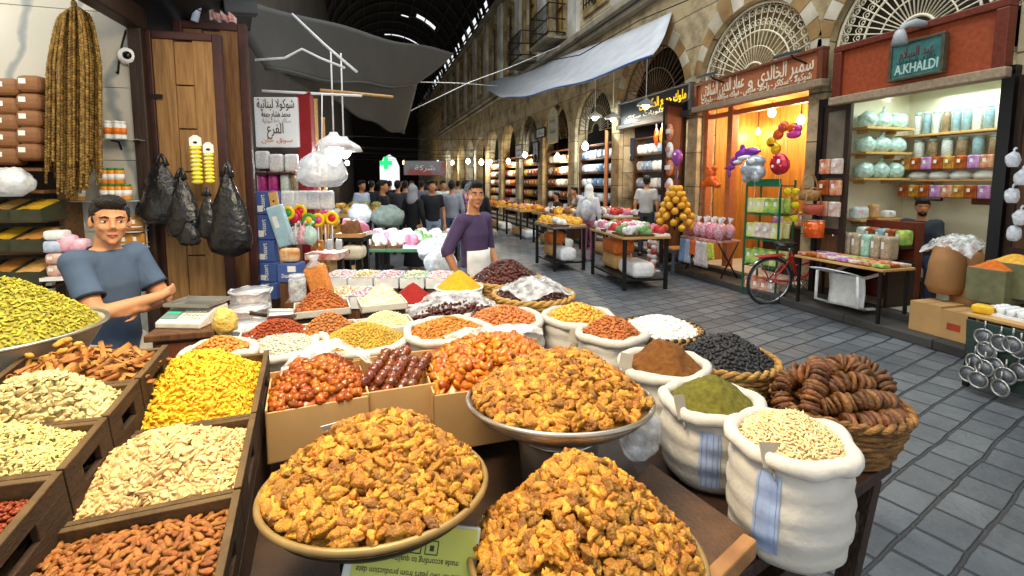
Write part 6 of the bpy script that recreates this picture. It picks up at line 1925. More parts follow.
for px, py, lab in ((906, 104, 'round ceiling light over the jars'), (988, 100, 'round ceiling light beside the black door post')):
    p = on_z(px, py, 2.94); t = thing('ceiling_light', lab + ' in the sweet shop', 'ceiling light', (min(p.x, 7.0), p.y, 2.945))
    g = MB(); g.lathe([(0.09, 0), (0.09, -0.02), (0.075, -0.025), (0.075, 0)], 24); g.build('ring', m_white, t)
    g = MB(); g.lathe([(0.073, -0.012), (0, -0.012)], 24); g.build('diffuser', m_led, t)
m_board2 = wood('shelf_pine', '#b58a4e', '#d2a768', 0.5, 3, 1, 0.1)
XB = 7.2
def shelf(label, a, b, dp=0.03):
    t = thing('wall_shelf', label, 'shelf', (0, 0, 0)); lo = [min(a[i], b[i]) for i in range(3)]; hi = [max(a[i], b[i]) for i in range(3)]
    g = MB(); g.span(lo, hi); g.build('board', m_board2, t, 0.004)
    for q in (0.2, 0.8):
        g = MB()
        if hi[0] - lo[0] > hi[1] - lo[1]: x = lo[0] + (hi[0] - lo[0]) * q; g.span((x - 0.01, hi[1] - 0.15, lo[2] - 0.05), (x + 0.01, hi[1], lo[2]))
        else: y = lo[1] + (hi[1] - lo[1]) * q; g.span((hi[0] - 0.12, y - 0.01, lo[2] - 0.05), (hi[0], y + 0.01, lo[2]))
        g.build('bracket', m_board2, t)
    return hi[2]
zb = [on_x(945, y, XB).z for y in (132, 158, 179, 0)]
zl = [on_y(860, y, 4.95).z for y in (127, 152, 178, 219)]
zs = [shelf('back wall shelf of %s in the sweet shop' % n, (XB, 3.24, z - 0.03), (7.44, 5.1, z)) for z, n in zip(zb[:3], ('tall glass bottles', 'squat jars', 'hanging snack packets'))]
zsl = [shelf('side wall shelf %s in the sweet shop' % n, (6.32, 4.83, z - 0.03), (XB - 0.02, 5.1, z)) for z, n in zip(zl, ('topmost', 'second from the ceiling', 'third from the ceiling', 'low over the counter'))]
m_jarblue = mat('blue_grey_jar', '#86a5ad', 0.15, var=0.25, scale=30, spec=0.7); m_jarbr = mat('brown_sweet_jar', '#8d7a5c', 0.15, var=0.4, scale=50, spec=0.7)
m_jarw = mat('white_sweet_jar', '#cdd6cf', 0.15, var=0.25, scale=50, spec=0.7); m_lidg = mat('glass_stopper', '#a9c4c0', 0.1, spec=0.7)
jars = [jar('x', 0.098, 0.30, m, m_lidg, 'glass jars on the sweet shop shelves', nm='glass_jar') for m in (m_jarw, m_jarblue, m_jarbr)]
used = [False] * 3
def put(protos, flags, k, p, rz, lab, sc_=None):
    if not flags[k]: flags[k] = True; o = place(protos[k], p, rz); o['label'] = lab
    else: o = dup(protos[k], p, rz, lab)
    if sc_: o.scale = sc_
    return o
col_of = ('white-filled', 'blue-grey', 'brown-filled')
for k in range(9):
    y = 4.88 - k * 0.115; put(jars, used, (0, 1, 0, 2, 1, 1, 0, 1, 0)[k], (XB + 0.11, y, zs[0] + 0.0005), 0, '%s tall bottle on the top back shelf, %s from the side shelves' % (col_of[(0, 1, 0, 2, 1, 1, 0, 1, 0)[k]], ('first', 'second', 'third', 'fourth', 'fifth', 'sixth', 'seventh', 'eighth', 'ninth')[k]), (0.95, 0.95, 1.0))
for k in range(6):
    y = 4.84 - k * 0.17; c_ = (0, 2, 0, 2, 1, 2)[k]; put(jars, used, c_, (XB + 0.11, y, zs[1] + 0.0005), 0, '%s jar on the middle back shelf, %s from the side shelves' % (col_of[c_], ('first', 'second', 'third', 'fourth', 'fifth', 'sixth')[k]), (1.25, 1.25, 0.9))
m_seabag = see_through('sea_green_bag', '#bfe0d8', 0.25, 0.15, bscale=18)
for r_, (z, n) in enumerate(zip(zsl[:3], ('topmost', 'second', 'third'))):
    for k in range(3):
        plastic_bag('plastic_bag', 'pale green stuffed bag on the %s side shelf, %s' % (n, ('closest to the street', 'in the middle', 'in the corner')[k]), (6.48 + k * 0.28, 4.96, z + 0.10), (0.13, 0.1, 0.115), m_seabag, r_ * 3 + k, k == 1, 'pale green bags on the side shelves')
for k, (nm, lab, w, h, m) in enumerate((('tissue_box', 'white tissue box on the low side shelf', 0.2, 0.11, m_white), ('sweet_box', 'brown card box on the low side shelf', 0.13, 0.2, m_card), ('paper_packet', 'pale bulky packet on the low side shelf', 0.26, 0.17, m_milky))):
    t = packet(nm, lab, 'box', None, w, h, 0.12, m, m_pink); t.location = (6.98 - k * 0.27, 4.96, zsl[3] + h / 2 + 0.001); t.rotation_euler = (0, 0, 0)
SN = [mat('snack_orange', '#d0661c', 0.3, var=0.4, scale=14, col2='#5a2410'), mat('snack_purple', '#8d4aa0', 0.3, var=0.3, scale=14, col2='#d9a9d0'), mat('snack_yellow', '#dfa83a', 0.3, col2='#7a3412', scale=14), mat('snack_red', '#b8301f', 0.3, col2='#e7c39a', scale=14), mat('snack_green', '#2f9a52', 0.3, col2='#d9e06a', scale=14), mat('snack_white', '#e6e4dc', 0.35, col2='#b98a78', scale=14)]
SNP = [packet('snack_packet', 'x', 'packet', 'bright snack packets', 0.15, 0.19, 0.05, m, m_white) for m in SN]
SNU = [False] * 6
scn = ('orange', 'purple', 'yellow', 'red', 'green', 'white')
def snack(c_, p, rz, lab, s=1.0): return put(SNP, SNU, c_, p, rz, '%s snack packet %s' % (scn[c_], lab), (s,) * 3)
for r_, z, n in ((0, zs[2] + 0.33 - 0.02, 'upper'), (1, zs[2] - 0.16, 'lower')):
    for k in range(8):
        snack((2, 0, 1, 0, 2, 0, 1, 3)[(k + 3 * r_) % 8], (XB - 0.04, 4.9 - k * 0.132, z - (0.1 if r_ == 0 else 0)), FR, 'clipped in the %s row on the back shelves' % n, 0.86)
for k in range(5):
    t = thing('white_tub', 'white domed tub on the packet shelf', 'tub', (XB + 0.1, 4.8 - k * 0.25, zs[2] + 0.0005), 0, 'white tubs on the packet shelf')
    g = MB(); g.lathe([(0.11, 0), (0.13, 0.05), (0.125, 0.055)], 20); g.build('body', m_white, t)
    g = MB(); g.ball((0, 0, 0.055), (0.12, 0.12, 0.05), 16, 8); g.build('contents', mat('sugar_dome', '#e9e9e4', 0.6), t)
for k, (y, z, w, h, lab) in enumerate(((4.5, 1.55, 0.34, 0.22, 'dark framed picture on the back wall behind the shopkeeper'), (3.75, 1.52, 0.5, 0.22, 'brown framed board on the back wall beside the black post'), (3.42, 1.25, 0.17, 0.3, 'small pale calendar on the back wall'))):
    t = wt('wall_picture', lab, 'picture', (7.44, y + 0.25, z))
    g = MB(); g.span((-w / 2, -0.015, -h / 2), (w / 2, 0, h / 2)); g.build('frame', (m_darkwood, m_brownwood, m_pink)[k], t, 0.004)
    g = MB(); g.span((-w / 2 + 0.02, -0.018, -h / 2 + 0.02), (w / 2 - 0.02, -0.014, h / 2 - 0.02)); g.build('print', (m_plaster, m_brownwood, m_white)[k], t)
# door leaf on the far side, posts, near door with hanging bags
def leaf(label, y0, y1, x0, x1, glass, z0=0.2, z1=2.7):
    t = thing('door_leaf', label, 'door', (0, 0, 0))
    g = MB()
    A, B_ = Vector((x0, y0, 0)), Vector((x1, y1, 0))
    d = (B_ - A); L_ = d.length; M_ = Matrix.Translation(A) @ Matrix.Rotation(math.atan2(d.y, d.x), 4, 'Z')
    for a, b in ((0, 0.07), (L_ - 0.07, L_)): g = MB(); g.span((a, -0.025, z0), (b, 0.025, z1), 0, M_); g.build('stile', m_darkwood, t, 0.004)
    for z in (z0, 1.0, 1.75, z1 - 0.08): g = MB(); g.span((0.07, -0.022, z), (L_ - 0.07, 0.022, z + 0.08), 0, M_); g.build('rail', m_darkwood, t, 0.004)
    g = MB(); g.span((0.07, -0.01, z0), (L_ - 0.07, 0.01, 1.0), 0, M_); g.build('panel', m_oak, t)
    g = MB(); g.span((0.07, -0.006, 1.08), (L_ - 0.07, 0.006, z1 - 0.08), 0, M_); g.build('pane', glass, t)
    return t
m_dirty = mat('dusty_glass', '#6f6a5a', 0.3, var=0.3, scale=4)
leaf('dark far door leaf of the sweet shop hung with snack packets', 5.12, 4.72, 5.91, 5.9, m_dirty)
for r_ in range(3):
    for k in range(2): snack((3, 5, 0, 3, 3, 5)[r_ * 2 + k], (5.84, 5.0 - 0.17 * k, 1.90 - r_ * 0.28), FR, 'hung on the far door leaf of the sweet shop, %s row' % ('top', 'middle', 'bottom')[r_], 1.05)
leaf('dark near door leaf of the sweet shop hung with small clear bags', 3.08, 2.45, 5.92, 5.72, m_oak)
mb = MB(); mb.span((5.86, 3.1, 0.1), (6.02, 3.2, 2.75)); mb.span((5.86, 5.1, 0.1), (6.0, 5.17, 2.75)); mb.span((5.86, 3.1, 2.72), (6.02, 5.17, 2.8))
structure('trim_shop_posts', mb, mat('black_post', '#121110', 0.4))
lab_n = ('highest', 'second from the top', 'third from the top', 'fourth from the top', 'lowest')
for k, (px, py) in enumerate(((1013, 160), (1022, 178), (1012, 196), (1020, 218), (1014, 234))):
    plastic_bag('plastic_bag', 'small knotted clear bag on the near door leaf, ' + lab_n[k], on_x(px, py, 5.68), (0.055, 0.05, 0.075), m_milky, k, True, 'knotted clear bags on the near door leaf')
# shopkeeper, counter and display
p = on_x(912, 236, 6.95)
human('person', 'bearded shopkeeper in a dark t-shirt sitting inside the sweet shop', (6.95, p.y - 0.1, 0.18 - 0.42), -1.0, {'kn_l': (0.12, -0.42, 0.86), 'an_l': (0.12, -0.42, 0.47), 'kn_r': (-0.12, -0.42, 0.86), 'an_r': (-0.12, -0.42, 0.47), 'el_l': (0.2, -0.1, 1.12), 'wr_l': (0.1, -0.3, 1.1), 'el_r': (-0.2, -0.1, 1.12), 'wr_r': (-0.1, -0.3, 1.1)},
      '#2f3440', 'short', '#2b3350', 'olive', 'short', (0.12, 0, 0.1), False, 1.0, beard=True)
t = thing('stool', 'dark wooden stool under the bearded shopkeeper', 'stool', (6.95, p.y - 0.1, 0.18))
g = MB(); g.span((-0.17, -0.17, 0.2), (0.17, 0.17, 0.235)); g.build('seat', m_darkwood, t, 0.006)
for sx in (-0.13, 0.13):
    for sy in (-0.13, 0.13): g = MB(); g.span((sx - 0.02, sy - 0.02, 0), (sx + 0.02, sy + 0.02, 0.2)); g.build('leg', m_darkwood, t)
ya, yb2 = on_x(856, 250, 6.25).y, on_x(918, 250, 6.45).y
t = thing('display_cabinet', 'red-brown wooden display cabinet behind the sweet sacks', 'cabinet', (6.42, (ya + yb2) / 2, 0.18))
w = ya - yb2
g = MB(); g.span((-0.02, -w / 2, 0), (0.12, w / 2, 1.02)); g.build('back_panel', m_redframe, t, 0.005)
g = MB(); g.span((-0.48, -w / 2, 0.52), (-0.02, w / 2, 0.56)); g.build('shelf_board', m_darkwood, t, 0.004)
g = MB(); g.span((-0.25, -w / 2, 0.70), (-0.02, w / 2, 0.73)); g.build('upper_step', m_darkwood, t, 0.004)
for s in (-1, 1): g = MB(); g.span((-0.46, s * w / 2 - 0.02, 0), (-0.02, s * w / 2 + 0.02, 0.52)); g.build('side_panel', m_darkwood, t)
m_bagbr = mat('clear_bagged_sweets', '#a99a80', 0.15, var=0.35, scale=60, spec=0.6); m_bagg = mat('green_bagged_sweets', '#9cc7b4', 0.15, var=0.3, scale=60, spec=0.6)
for r_ in range(2):
    for k in range(5):
        y = ya - (k + 0.5) * w / 5
        m = (m_bagbr, m_bagbr, m_bagg, m_bagbr, m_bagbr)[k] if r_ == 0 else (m_jarw, SN[0], m_jarblue, SN[0], SN[4])[k]
        t = packet('sweet_sack', '%s, %s from the bicycle side' % (('clear sweet sack on the cabinet’s front step', 'sweet bag on the cabinet’s raised step')[r_], ('first', 'second', 'third', 'fourth', 'fifth')[k]), 'sack', 'sweet sacks on the display cabinet', w / 5 * 0.94, 0.30 if r_ == 0 else 0.20, 0.19, m, m_white)
        place(t, (6.42 - 0.36 if r_ == 0 else 6.42 - 0.13, y, 0.18 + (0.71 if r_ == 0 else 0.83)), FR)
ta, tb_ = on_z(818, 264, 0.82), on_z(920, 284, 0.82)
t = thing('display_table', 'low wooden display table of bright packets in front of the sweet sacks', 'table', (0, 0, 0))
tx0, tx1, ty0, ty1 = 5.42, 5.93, 3.86, 5.02
g = MB(); g.span((tx0, ty0, 0.70), (tx1, ty1, 0.73)); g.build('top', m_board2, t, 0.005)
for x in (tx0 + 0.05, tx1 - 0.05):
    for y in (ty0 + 0.05, ty1 - 0.05): g = MB(); g.bar((x, y, 0.70), (x, y, 0.1 if x > 5.5 else 0.1), 0.03, 0.03); g.build('leg', m_iron, t)
for r_ in range(3):
    for k in range(8):
        o = snack((3, 0, 3, 5, 1, 5, 3, 4)[(k + r_ * 2) % 8], (tx0 + 0.1 + r_ * 0.155, ty1 - 0.09 - k * 0.14, 0.755), 0, 'lying flat on the low display table, %s row' % ('street-side', 'middle', 'shop-side')[r_], 0.82)
        o.rotation_euler = (PI / 2 - 0.1, 0, FR + rnd.uniform(-0.2, 0.2))
# overturned white chair under the table
t = thing('plastic_chair', 'white plastic chair tipped over under the low display table', 'chair', (5.62, 4.42, 0.36), 0, rot=(0, math.radians(-92), math.radians(8)))
g = MB(); g.sheet(lambda u, v: (-0.2 + 0.4 * u, -0.21 + 0.42 * v, 0.012 * math.cos(u * 6) - 0.02 * math.sin(PI * v)), 10, 10); g.build('seat', m_white, t, solid=0.012)
g = MB(); g.sheet(lambda u, v: (0.2 + 0.10 * v + 0.03 * math.cos(PI * (u - 0.5)), -0.23 + 0.46 * u, 0.02 + 0.42 * v * (0.82 + 0.18 * math.sin(PI * u))), 12, 8); g.build('backrest', m_white, t, solid=0.012)
for sx in (-0.19, 0.19):
    for sy in (-0.2, 0.2): g = MB(); g.bar((sx, sy, 0), (sx * 1.2, sy * 1.15, -0.40), 0.045, 0.03); g.build('leg', m_white, t, 0.008)
for sy in (-1, 1): g = MB(); g.tube([(0.24, sy * 0.235, 0.2), (-0.12, sy * 0.25, 0.2), (-0.19, sy * 0.22, 0.0)], 0.018, 8); g.build('armrest', m_white, t)
# paper sacks under plastic and cartons in the doorway
m_papersack = mat('brown_paper', '#a87a4c', 0.7, var=0.12, scale=5, bump=0.4, bscale=9)
for k, (px, lab, x, r_) in enumerate(((944, 'fat brown paper sack under plastic on the carton', 5.98, 0.165), (970, 'second brown paper sack under the plastic cover', 6.2, 0.17))):
    y = on_x(px, 300, x).y
    t = thing('paper_sack', lab, 'sack', (x, y, 0.5 if k == 0 else 0.181), 0, 'brown paper sacks in the sweet shop doorway')
    hh = 0.55 if k == 0 else 0.8
    g = MB(); g.lathe([(0, 0), (r_ * 0.9, 0), (r_ * 1.05, hh * 0.15), (r_, hh * 0.6), (r_ * 0.85, hh * 0.85), (r_ * 0.4, hh * 0.97), (0, hh)], 22, wob=0.14, seed=k + 3, sy=0.9); g.build('paper_bag', m_papersack, t)
    g = MB(); g.tube([(0, -0.05, hh * 0.97), (0, 0.05, hh * 1.02)], [0.03, 0.05], 8); g.build('rolled_top', m_papersack, t)
for k, (px, py, x, w, h, lab) in enumerate(((931, 318, 5.72, 0.30, 0.31, 'brown carton at the doorway under the fat paper sack'), (960, 330, 5.72, 0.24, 0.29, 'brown carton with red print beside the strainer rack'))):
    y = on_x(px, py, x).y
    t = thing('carton', lab, 'carton', (x + 0.05, y, 0.10 if x < 5.8 else 0.181), FR, 'brown cartons in the sweet shop doorway')
    g = MB(); g.span((-w / 2, -0.15, 0.0), (w / 2, 0.2, h)); g.build('body', m_card, t, 0.004)
    for s in (-1, 1): g = MB(); g.bar((s * w * 0.25, 0.02, h + 0.004), (s * w * 0.25, 0.021, h + 0.004), w * 0.48, 0.004); g.span((s * w * 0.5 - (w * 0.48 if s > 0 else 0), -0.15, h + 0.001), (s * w * 0.5 + (0 if s > 0 else w * 0.48), 0.2, h + 0.006)); g.build('flap', m_card, t)
    if k == 1: g = MB(); g.span((-0.06, -0.1525, 0.1), (0.06, -0.1495, 0.17)); g.build('printed_mark', mat('red_print', '#b0442a', 0.6), t)
c = Vector((6.08, on_x(957, 280, 6.08).y, 0.98))
film('plastic_film', 'clear plastic sheet over the two paper sacks', frame(c), 0.24, 0.24, lambda x, y: 0.14 - 2.2 * x * x - 1.6 * y * y, 24, 0.05, 3)
for k in range(5): snack((1, 4, 3, 1, 4)[k], (6.75 + 0.05 * k, 3.35 + 0.03 * k, 0.86 + 0.02 * k), 0.3, 'piled behind the paper sacks', 1.0).rotation_euler = (1.2, 0.2 * k, -0.8)
t = thing('side_cabinet', 'pale low cabinet behind the paper sacks', 'cabinet', (6.85, 3.42, 0.18)); g = MB(); g.span((-0.3, -0.18, 0), (0.3, 0.25, 0.58)); g.build('body', m_plaster, t, 0.005); g = MB(); g.span((-0.32, -0.2, 0.58), (0.32, 0.27, 0.61)); g.build('top', m_board2, t, 0.004)

# --- strainer rack at the right edge of the picture
p0 = on_z(984, 392, 0.0)
t = thing('strainer_stand', 'dark stand hung with tea strainers at the picture edge', 'stand', (0, 0, 0))
sx, sy = 4.78, on_x(992, 392, 4.8).y
m_lino = mat('dark_tray_wood', '#3a2a1c', 0.6, var=0.2)
g = MB(); g.span((4.72, 1.95, 0.59), (5.25, 2.68, 0.615)); g.build('top', m_board2, t, 0.004)
for x, y in ((4.75, 1.98), (4.75, 2.64), (5.2, 1.98), (5.2, 2.64)): g = MB(); g.span((x - 0.018, y - 0.018, 0), (x + 0.018, y + 0.018, 0.59)); g.build('leg', m_iron, t)
g = MB(); g.box((4.70, 2.31, 0.33), (0.02, 0.64, 0.5), ry=-0.1); g.build('sloping_board', mat('green_net', '#33463f', 0.8, var=0.3, scale=40), t)
m_mesh = mat('strainer_mesh', '#7d8288', 0.4, 0.5, var=0.4, scale=120)
def strainer(label):
    t = thing('tea_strainer', label, 'strainer', (0, 0, 0), 0, 'tea strainers on the dark stand')
    g = MB(); g.tube([(0.062 * math.cos(2 * PI * i / 24), 0, 0.062 * math.sin(2 * PI * i / 24)) for i in range(24)], 0.0085, 8, closed=True); g.build('rim', m_steel, t)
    g = MB(); g.lathe([(0.058, 0), (0.05, 0.02), (0.03, 0.036), (0, 0.042)], 20, (0, 0, 0), 0, Matrix.Rotation(-PI / 2, 4, 'X')); g.build('mesh_bowl', m_mesh, t)
    g = MB(); g.tube([(0, 0, 0.062), (0, 0.004, 0.13)], [0.008, 0.006], 6); g.build('handle', m_steel, t)
    g = MB(); g.ball((0, 0.03, 0), (0.016, 0.008, 0.018), 8, 6); g.build('brass_badge', mat('brass_badge', '#b9924a', 0.4), t)
    return t
st = strainer('x'); items = []
for k, (px, py) in enumerate(((984, 337), (1000, 343), (1012, 345), (986, 350), (974, 362), (984, 368), (995, 366), (968, 374), (978, 380), (990, 379), (1005, 376), (1000, 388), (1018, 372), (1020, 350))):
    q = on_x(px, py, 4.66 - 0.012 * (k % 3) - 0.0004 * (py - 330)); items.append((q, FR + rnd.uniform(-0.3, 0.1), 'steel-rimmed tea strainer hung on the sloping board of the dark stand'))
many(st, items)
t = thing('egg_tray', 'white moulded tray of small cups on top of the strainer stand', 'tray', (4.95, 2.45, 0.6155))
g = MB(); g.span((-0.13, -0.17, 0), (0.13, 0.17, 0.02)); g.build('base', m_white, t)
for i in range(4):
    for j in range(5): g = MB(); g.lathe([(0.022, 0.02), (0.03, 0.07), (0.026, 0.07), (0.018, 0.03)], 10, (-0.09 + 0.06 * i, -0.13 + 0.065 * j, 0)); g.build('cup', m_white, t)
t = packet('yellow_carton', 'yellow carton beside the tray of cups', 'box', None, 0.12, 0.07, 0.14, mat('yellow_carton', '#e0b51c', 0.5), m_redbox); place(t, (4.85, 2.62, 0.652), 0.2)
for k, (px, py, col, lab) in enumerate(((996, 268, '#c9661c', 'olive tin of orange spice beside the near door leaf'), (1016, 262, '#d9a23a', 'olive tin of yellow spice beside the orange one'), (1008, 290, '#8a4a20', 'low olive tin of brown spice at the picture edge'))):
    q = on_x(px, py, 5.25 + 0.1 * k)
    t = thing('spice_tin', lab, 'tin', (q.x, q.y, q.z - 0.3), FR, 'olive spice tins')
    g = MB(); g.span((-0.14, -0.13, 0), (0.14, 0.13, 0.3)); g.build('body', mat('olive_tin', '#6d6c4c', 0.5, var=0.2), t, 0.006)
    g = MB(); g.sheet(lambda u, v: (-0.13 + 0.26 * u, -0.12 + 0.24 * v, 0.3 + 0.07 * math.sin(PI * u) * math.sin(PI * v)), 14, 14); g.build('contents', mat('spice_' + col, col, 0.9, var=0.2, scale=30), t)
t = thing('spice_tin_table', 'dark table under the olive spice tins', 'table', (0, 0, 0)); zt_ = on_x(996, 268, 5.25).z - 0.301
g = MB(); g.span((5.05, 1.9, zt_ - 0.03), (5.5, 2.78, zt_)); g.build('top', m_darkwood, t)
for x in (5.08, 5.4):
    for y in (1.95, 2.74): g = MB(); g.span((x - 0.02, y - 0.02, 0), (x + 0.02, y + 0.02, zt_ - 0.03)); g.build('leg', m_darkwood, t)

# ================================================================ toy shop with the carved sign
m_orangewood = wood('orange_wood', '#94602a', '#b5823c', 0.45, 2, 2, 0.1)
mb = MB(); mb.span((7.35, 5.35, 0.18), (7.42, 7.85, 3.1)); mb.span((6.35, 7.8, 0.18), (7.35, 7.86, 3.1)); mb.span((6.35, 5.36, 0.18), (7.35, 5.42, 3.1))
structure('wall_right_toy_shop', mb, m_orangewood)
mb = MB(); mb.span((6.0, 5.42, 3.1), (7.42, 7.8, 3.15)); structure('ceiling_toy_shop', mb, m_orangewood)
mb = MB()
for px in (707, 731, 812):
    y = on_x(px, 150, 6.15).y; mb.span((6.1, y - 0.06, 0.18), (6.24, y + 0.06, 3.1))
y0, y1 = on_x(812, 150, 6.15).y, on_x(731, 150, 6.15).y
mb.span((6.12, y0, 2.86), (6.22, on_x(707, 150, 6.15).y, 2.94))
structure('trim_toy_shop_posts', mb, m_signbrown, 0.008)
m_bulb = mat('warm_bulb', '#ffffff', 0.3, emit='#ffd48a', estr=22)
m_bulbw = mat('white_bulb', '#ffffff', 0.3, emit='#f4fbff', estr=16)
def hang_bulb(label, p, r, m, power, col, cord=0.6, shade=None, group=None):
    t = thing('hanging_lamp', label, 'lamp', p, 0, group)
    g = MB(); g.ball((0, 0, 0), (r, r, r * 1.2), 14, 10); g.build('bulb', m, t)
    g = MB(); g.tube([(0, 0, r * 1.1), (0, 0, r * 1.9)], r * 0.5, 10); g.build('socket', m_white, t)
    g = MB(); g.tube([(0, 0, r * 1.8), (0, 0, cord)], 0.008, 5); g.build('cord', m_white if shade else m_iron, t)
    if shade: g = MB(); g.lathe([(r * 2.6, -r * 0.2), (r * 2.2, r * 0.6), (r * 0.7, r * 1.5), (r * 0.5, r * 1.9)], 18); g.build('lamp_shade', shade, t)
    l = lamp('bulb_light', 'POINT', p - Vector((0, 0, r * 1.6)), power, col, r * 0.9)
for px, py, x, lab, e in ((772, 113, 6.75, 'bare warm bulb in the middle of the toy shop', 40), (801, 120, 6.9, 'bare warm bulb near the sweet shop side of the toy shop', 26), (758, 132, 7.15, 'smaller warm bulb low at the back of the toy shop', 14)):
    p = on_x(px, py, x); hang_bulb(lab, p, 0.06 if e > 20 else 0.045, m_bulb, e, (1, 0.78, 0.45), max(0.15, 3.08 - p.z))
for px, py, w, h, lab, m in ((722, 118, 0.42, 0.36, 'dark square ornament panel beside the toy shop post', m_dark), (745, 119, 0.44, 0.42, 'gilt framed dark calligraphy in the toy shop', m_dark), (745, 148, 0.34, 0.55, 'arched dark framed picture under the gilt calligraphy', m_amber)):
    p = on_x(px, py, 7.28); t = wt('wall_picture', lab, 'picture', (7.34, p.y, p.z))
    g = MB(); g.span((-w / 2, -0.04, -h / 2), (w / 2, 0, h / 2)); g.build('frame', m_signbrown if m is m_dark else m_darkwood, t, 0.008)
    g = MB(); g.span((-w / 2 + 0.05, -0.045, -h / 2 + 0.05), (w / 2 - 0.05, -0.04, h / 2 - 0.05)); g.build('print', m, t)
    g = MB(); g.tube([(0.1 * math.cos(i * 0.7) * (i / 20), -0.047, 0.1 * math.sin(i * 0.7) * (i / 20)) for i in range(1, 24)], 0.006, 4); g.build('ornament', m_letter, t)
# foil balloons
def foil(name, label, p, parts, sc_=1.0, rot=(0, 0, FR)):
    t = thing('foil_balloon', label, 'balloon', p, 0, None, rot=rot)
    for nm, m, balls in parts:
        g = MB()
        for q in balls:
            c, r = q[0], q[1]; g.ball([v * sc_ for v in c], [v * sc_ for v in r], 16, 12, 0, None)
        link_mesh(nm, remeshed(g, 0.012, 3), m, t)
    g = MB(); g.tube([(0, 0, -0.1), (0.02, 0.02, -0.3), (0.0, 0.0, -0.55)], 0.003, 4); g.build('string', m_white, t)
    return t
fo = lambda n, c, c2=None: mat('foil_' + n, c, 0.16, 0.25, spec=0.7, var=0.1, scale=9, col2=c2)
m_fpur, m_fgrey, m_fred, m_for, m_fpink = fo('purple', '#8d3fb0'), fo('grey', '#a9b0b5'), fo('red', '#c02236'), fo('orange', '#e0601c'), fo('pink', '#d9489a')
XF2 = 5.45
foil('b', 'purple dolphin-shaped foil balloon outside the toy shop', on_x(742, 158, XF2), [('body', m_fpur, [((0.22, 0, 0.1), (0.16, 0.09, 0.08)), ((0.05, 0, 0.06), (0.2, 0.1, 0.1)), ((-0.13, 0, -0.05), (0.15, 0.08, 0.075)), ((-0.26, 0, -0.16), (0.09, 0.05, 0.05)), ((-0.36, 0, -0.17), (0.08, 0.03, 0.03)), ((-0.3, 0, -0.28), (0.03, 0.03, 0.08)), ((0.0, 0, 0.18), (0.07, 0.02, 0.07)), ((0.37, 0, 0.1), (0.07, 0.035, 0.03))]), ('belly', m_white, [((0.12, -0.055, -0.0), (0.17, 0.05, 0.05)), ((-0.05, -0.05, -0.07), (0.13, 0.04, 0.035))])], 0.85)
foil('b', 'grey elephant-shaped foil balloon hanging before the dolphin balloon', on_x(754, 168, XF2 - 0.25), [('body', m_fgrey, [((0, 0, -0.06), (0.2, 0.12, 0.13)), ((0.02, 0, 0.10), (0.17, 0.11, 0.09)), ((-0.1, -0.03, -0.02), (0.1, 0.1, 0.1)), ((0.1, -0.05, -0.14), (0.06, 0.06, 0.07)), ((-0.09, -0.05, -0.15), (0.06, 0.06, 0.07))]), ('ear_patch', m_white, [((0.05, -0.10, 0.10), (0.07, 0.02, 0.04))])], 0.95)
foil('b', 'orange starfish-like foil balloon beside the toy shop post', on_x(711, 178, XF2), [('body', m_for, [((0, 0, 0.08), (0.1, 0.08, 0.1)), ((0, 0, -0.05), (0.13, 0.09, 0.11)), ((0.16, 0, -0.12), (0.09, 0.06, 0.06)), ((-0.16, 0, -0.12), (0.09, 0.06, 0.06)), ((0.08, 0, 0.17), (0.05, 0.04, 0.05)), ((-0.08, 0, 0.17), (0.05, 0.04, 0.05))])], 0.95)
foil('b', 'round red patterned foil balloon hanging right of the elephant balloon', on_x(779, 164, XF2 - 0.1), [('body', m_fred, [((0, 0, 0), (0.17, 0.09, 0.18)), ((0.05, 0, -0.02), (0.14, 0.1, 0.15))]), ('print', m_white, [((0.07, -0.085, 0.03), (0.035, 0.02, 0.05)), ((-0.04, -0.085, -0.04), (0.03, 0.02, 0.03))])], 0.85)
foil('b', 'orange and pink flower foil balloon highest in the toy shop doorway', on_x(786, 134, XF2 + 0.1), [('body', m_for, [((0.16 * math.cos(a), 0, 0.13 * math.sin(a)), (0.1, 0.06, 0.09)) for a in (0.6, 1.9, 3.1)]), ('petal', m_fpink, [((0.15, 0, -0.02), (0.14, 0.06, 0.07)), ((0.22, 0, 0.07), (0.08, 0.05, 0.06)), ((-0.08, -0.02, 0.12), (0.06, 0.05, 0.05))])], 0.85)
foil('b', 'yellow and black striped foil balloon under the flower balloon', on_x(776, 146, XF2 + 0.25), [('body', mat('foil_yellow', '#e4b41c', 0.2, 0.2, col2='#e4b41c'), [((-0.1, 0, 0.08), (0.1, 0.06, 0.1)), ((0.0, 0, -0.05), (0.1, 0.06, 0.1))]), ('stripe', m_dark, [((-0.05, -0.05, 0.02), (0.08, 0.02, 0.015))])], 0.85)
foil('b', 'purple character-free round foil balloon on a stick beside the brown door leaf'.replace('character-free ', ''), on_x(677, 157, 5.3), [('body', fo('violet', '#7d5ac0', '#c0509a'), [((0, 0, 0), (0.15, 0.08, 0.16))]), ('print', m_white, [((0.03, -0.07, 0.05), (0.04, 0.02, 0.03))])], 0.9)
t = thing('balloon_stick', 'purple tube stick holding the round violet balloon', 'stick', on_x(676, 190, 5.3)); g = MB(); g.tube([(0, 0, 0.45), (0, 0, -0.3)], 0.02, 8); g.build('tube', m_fpur, t)
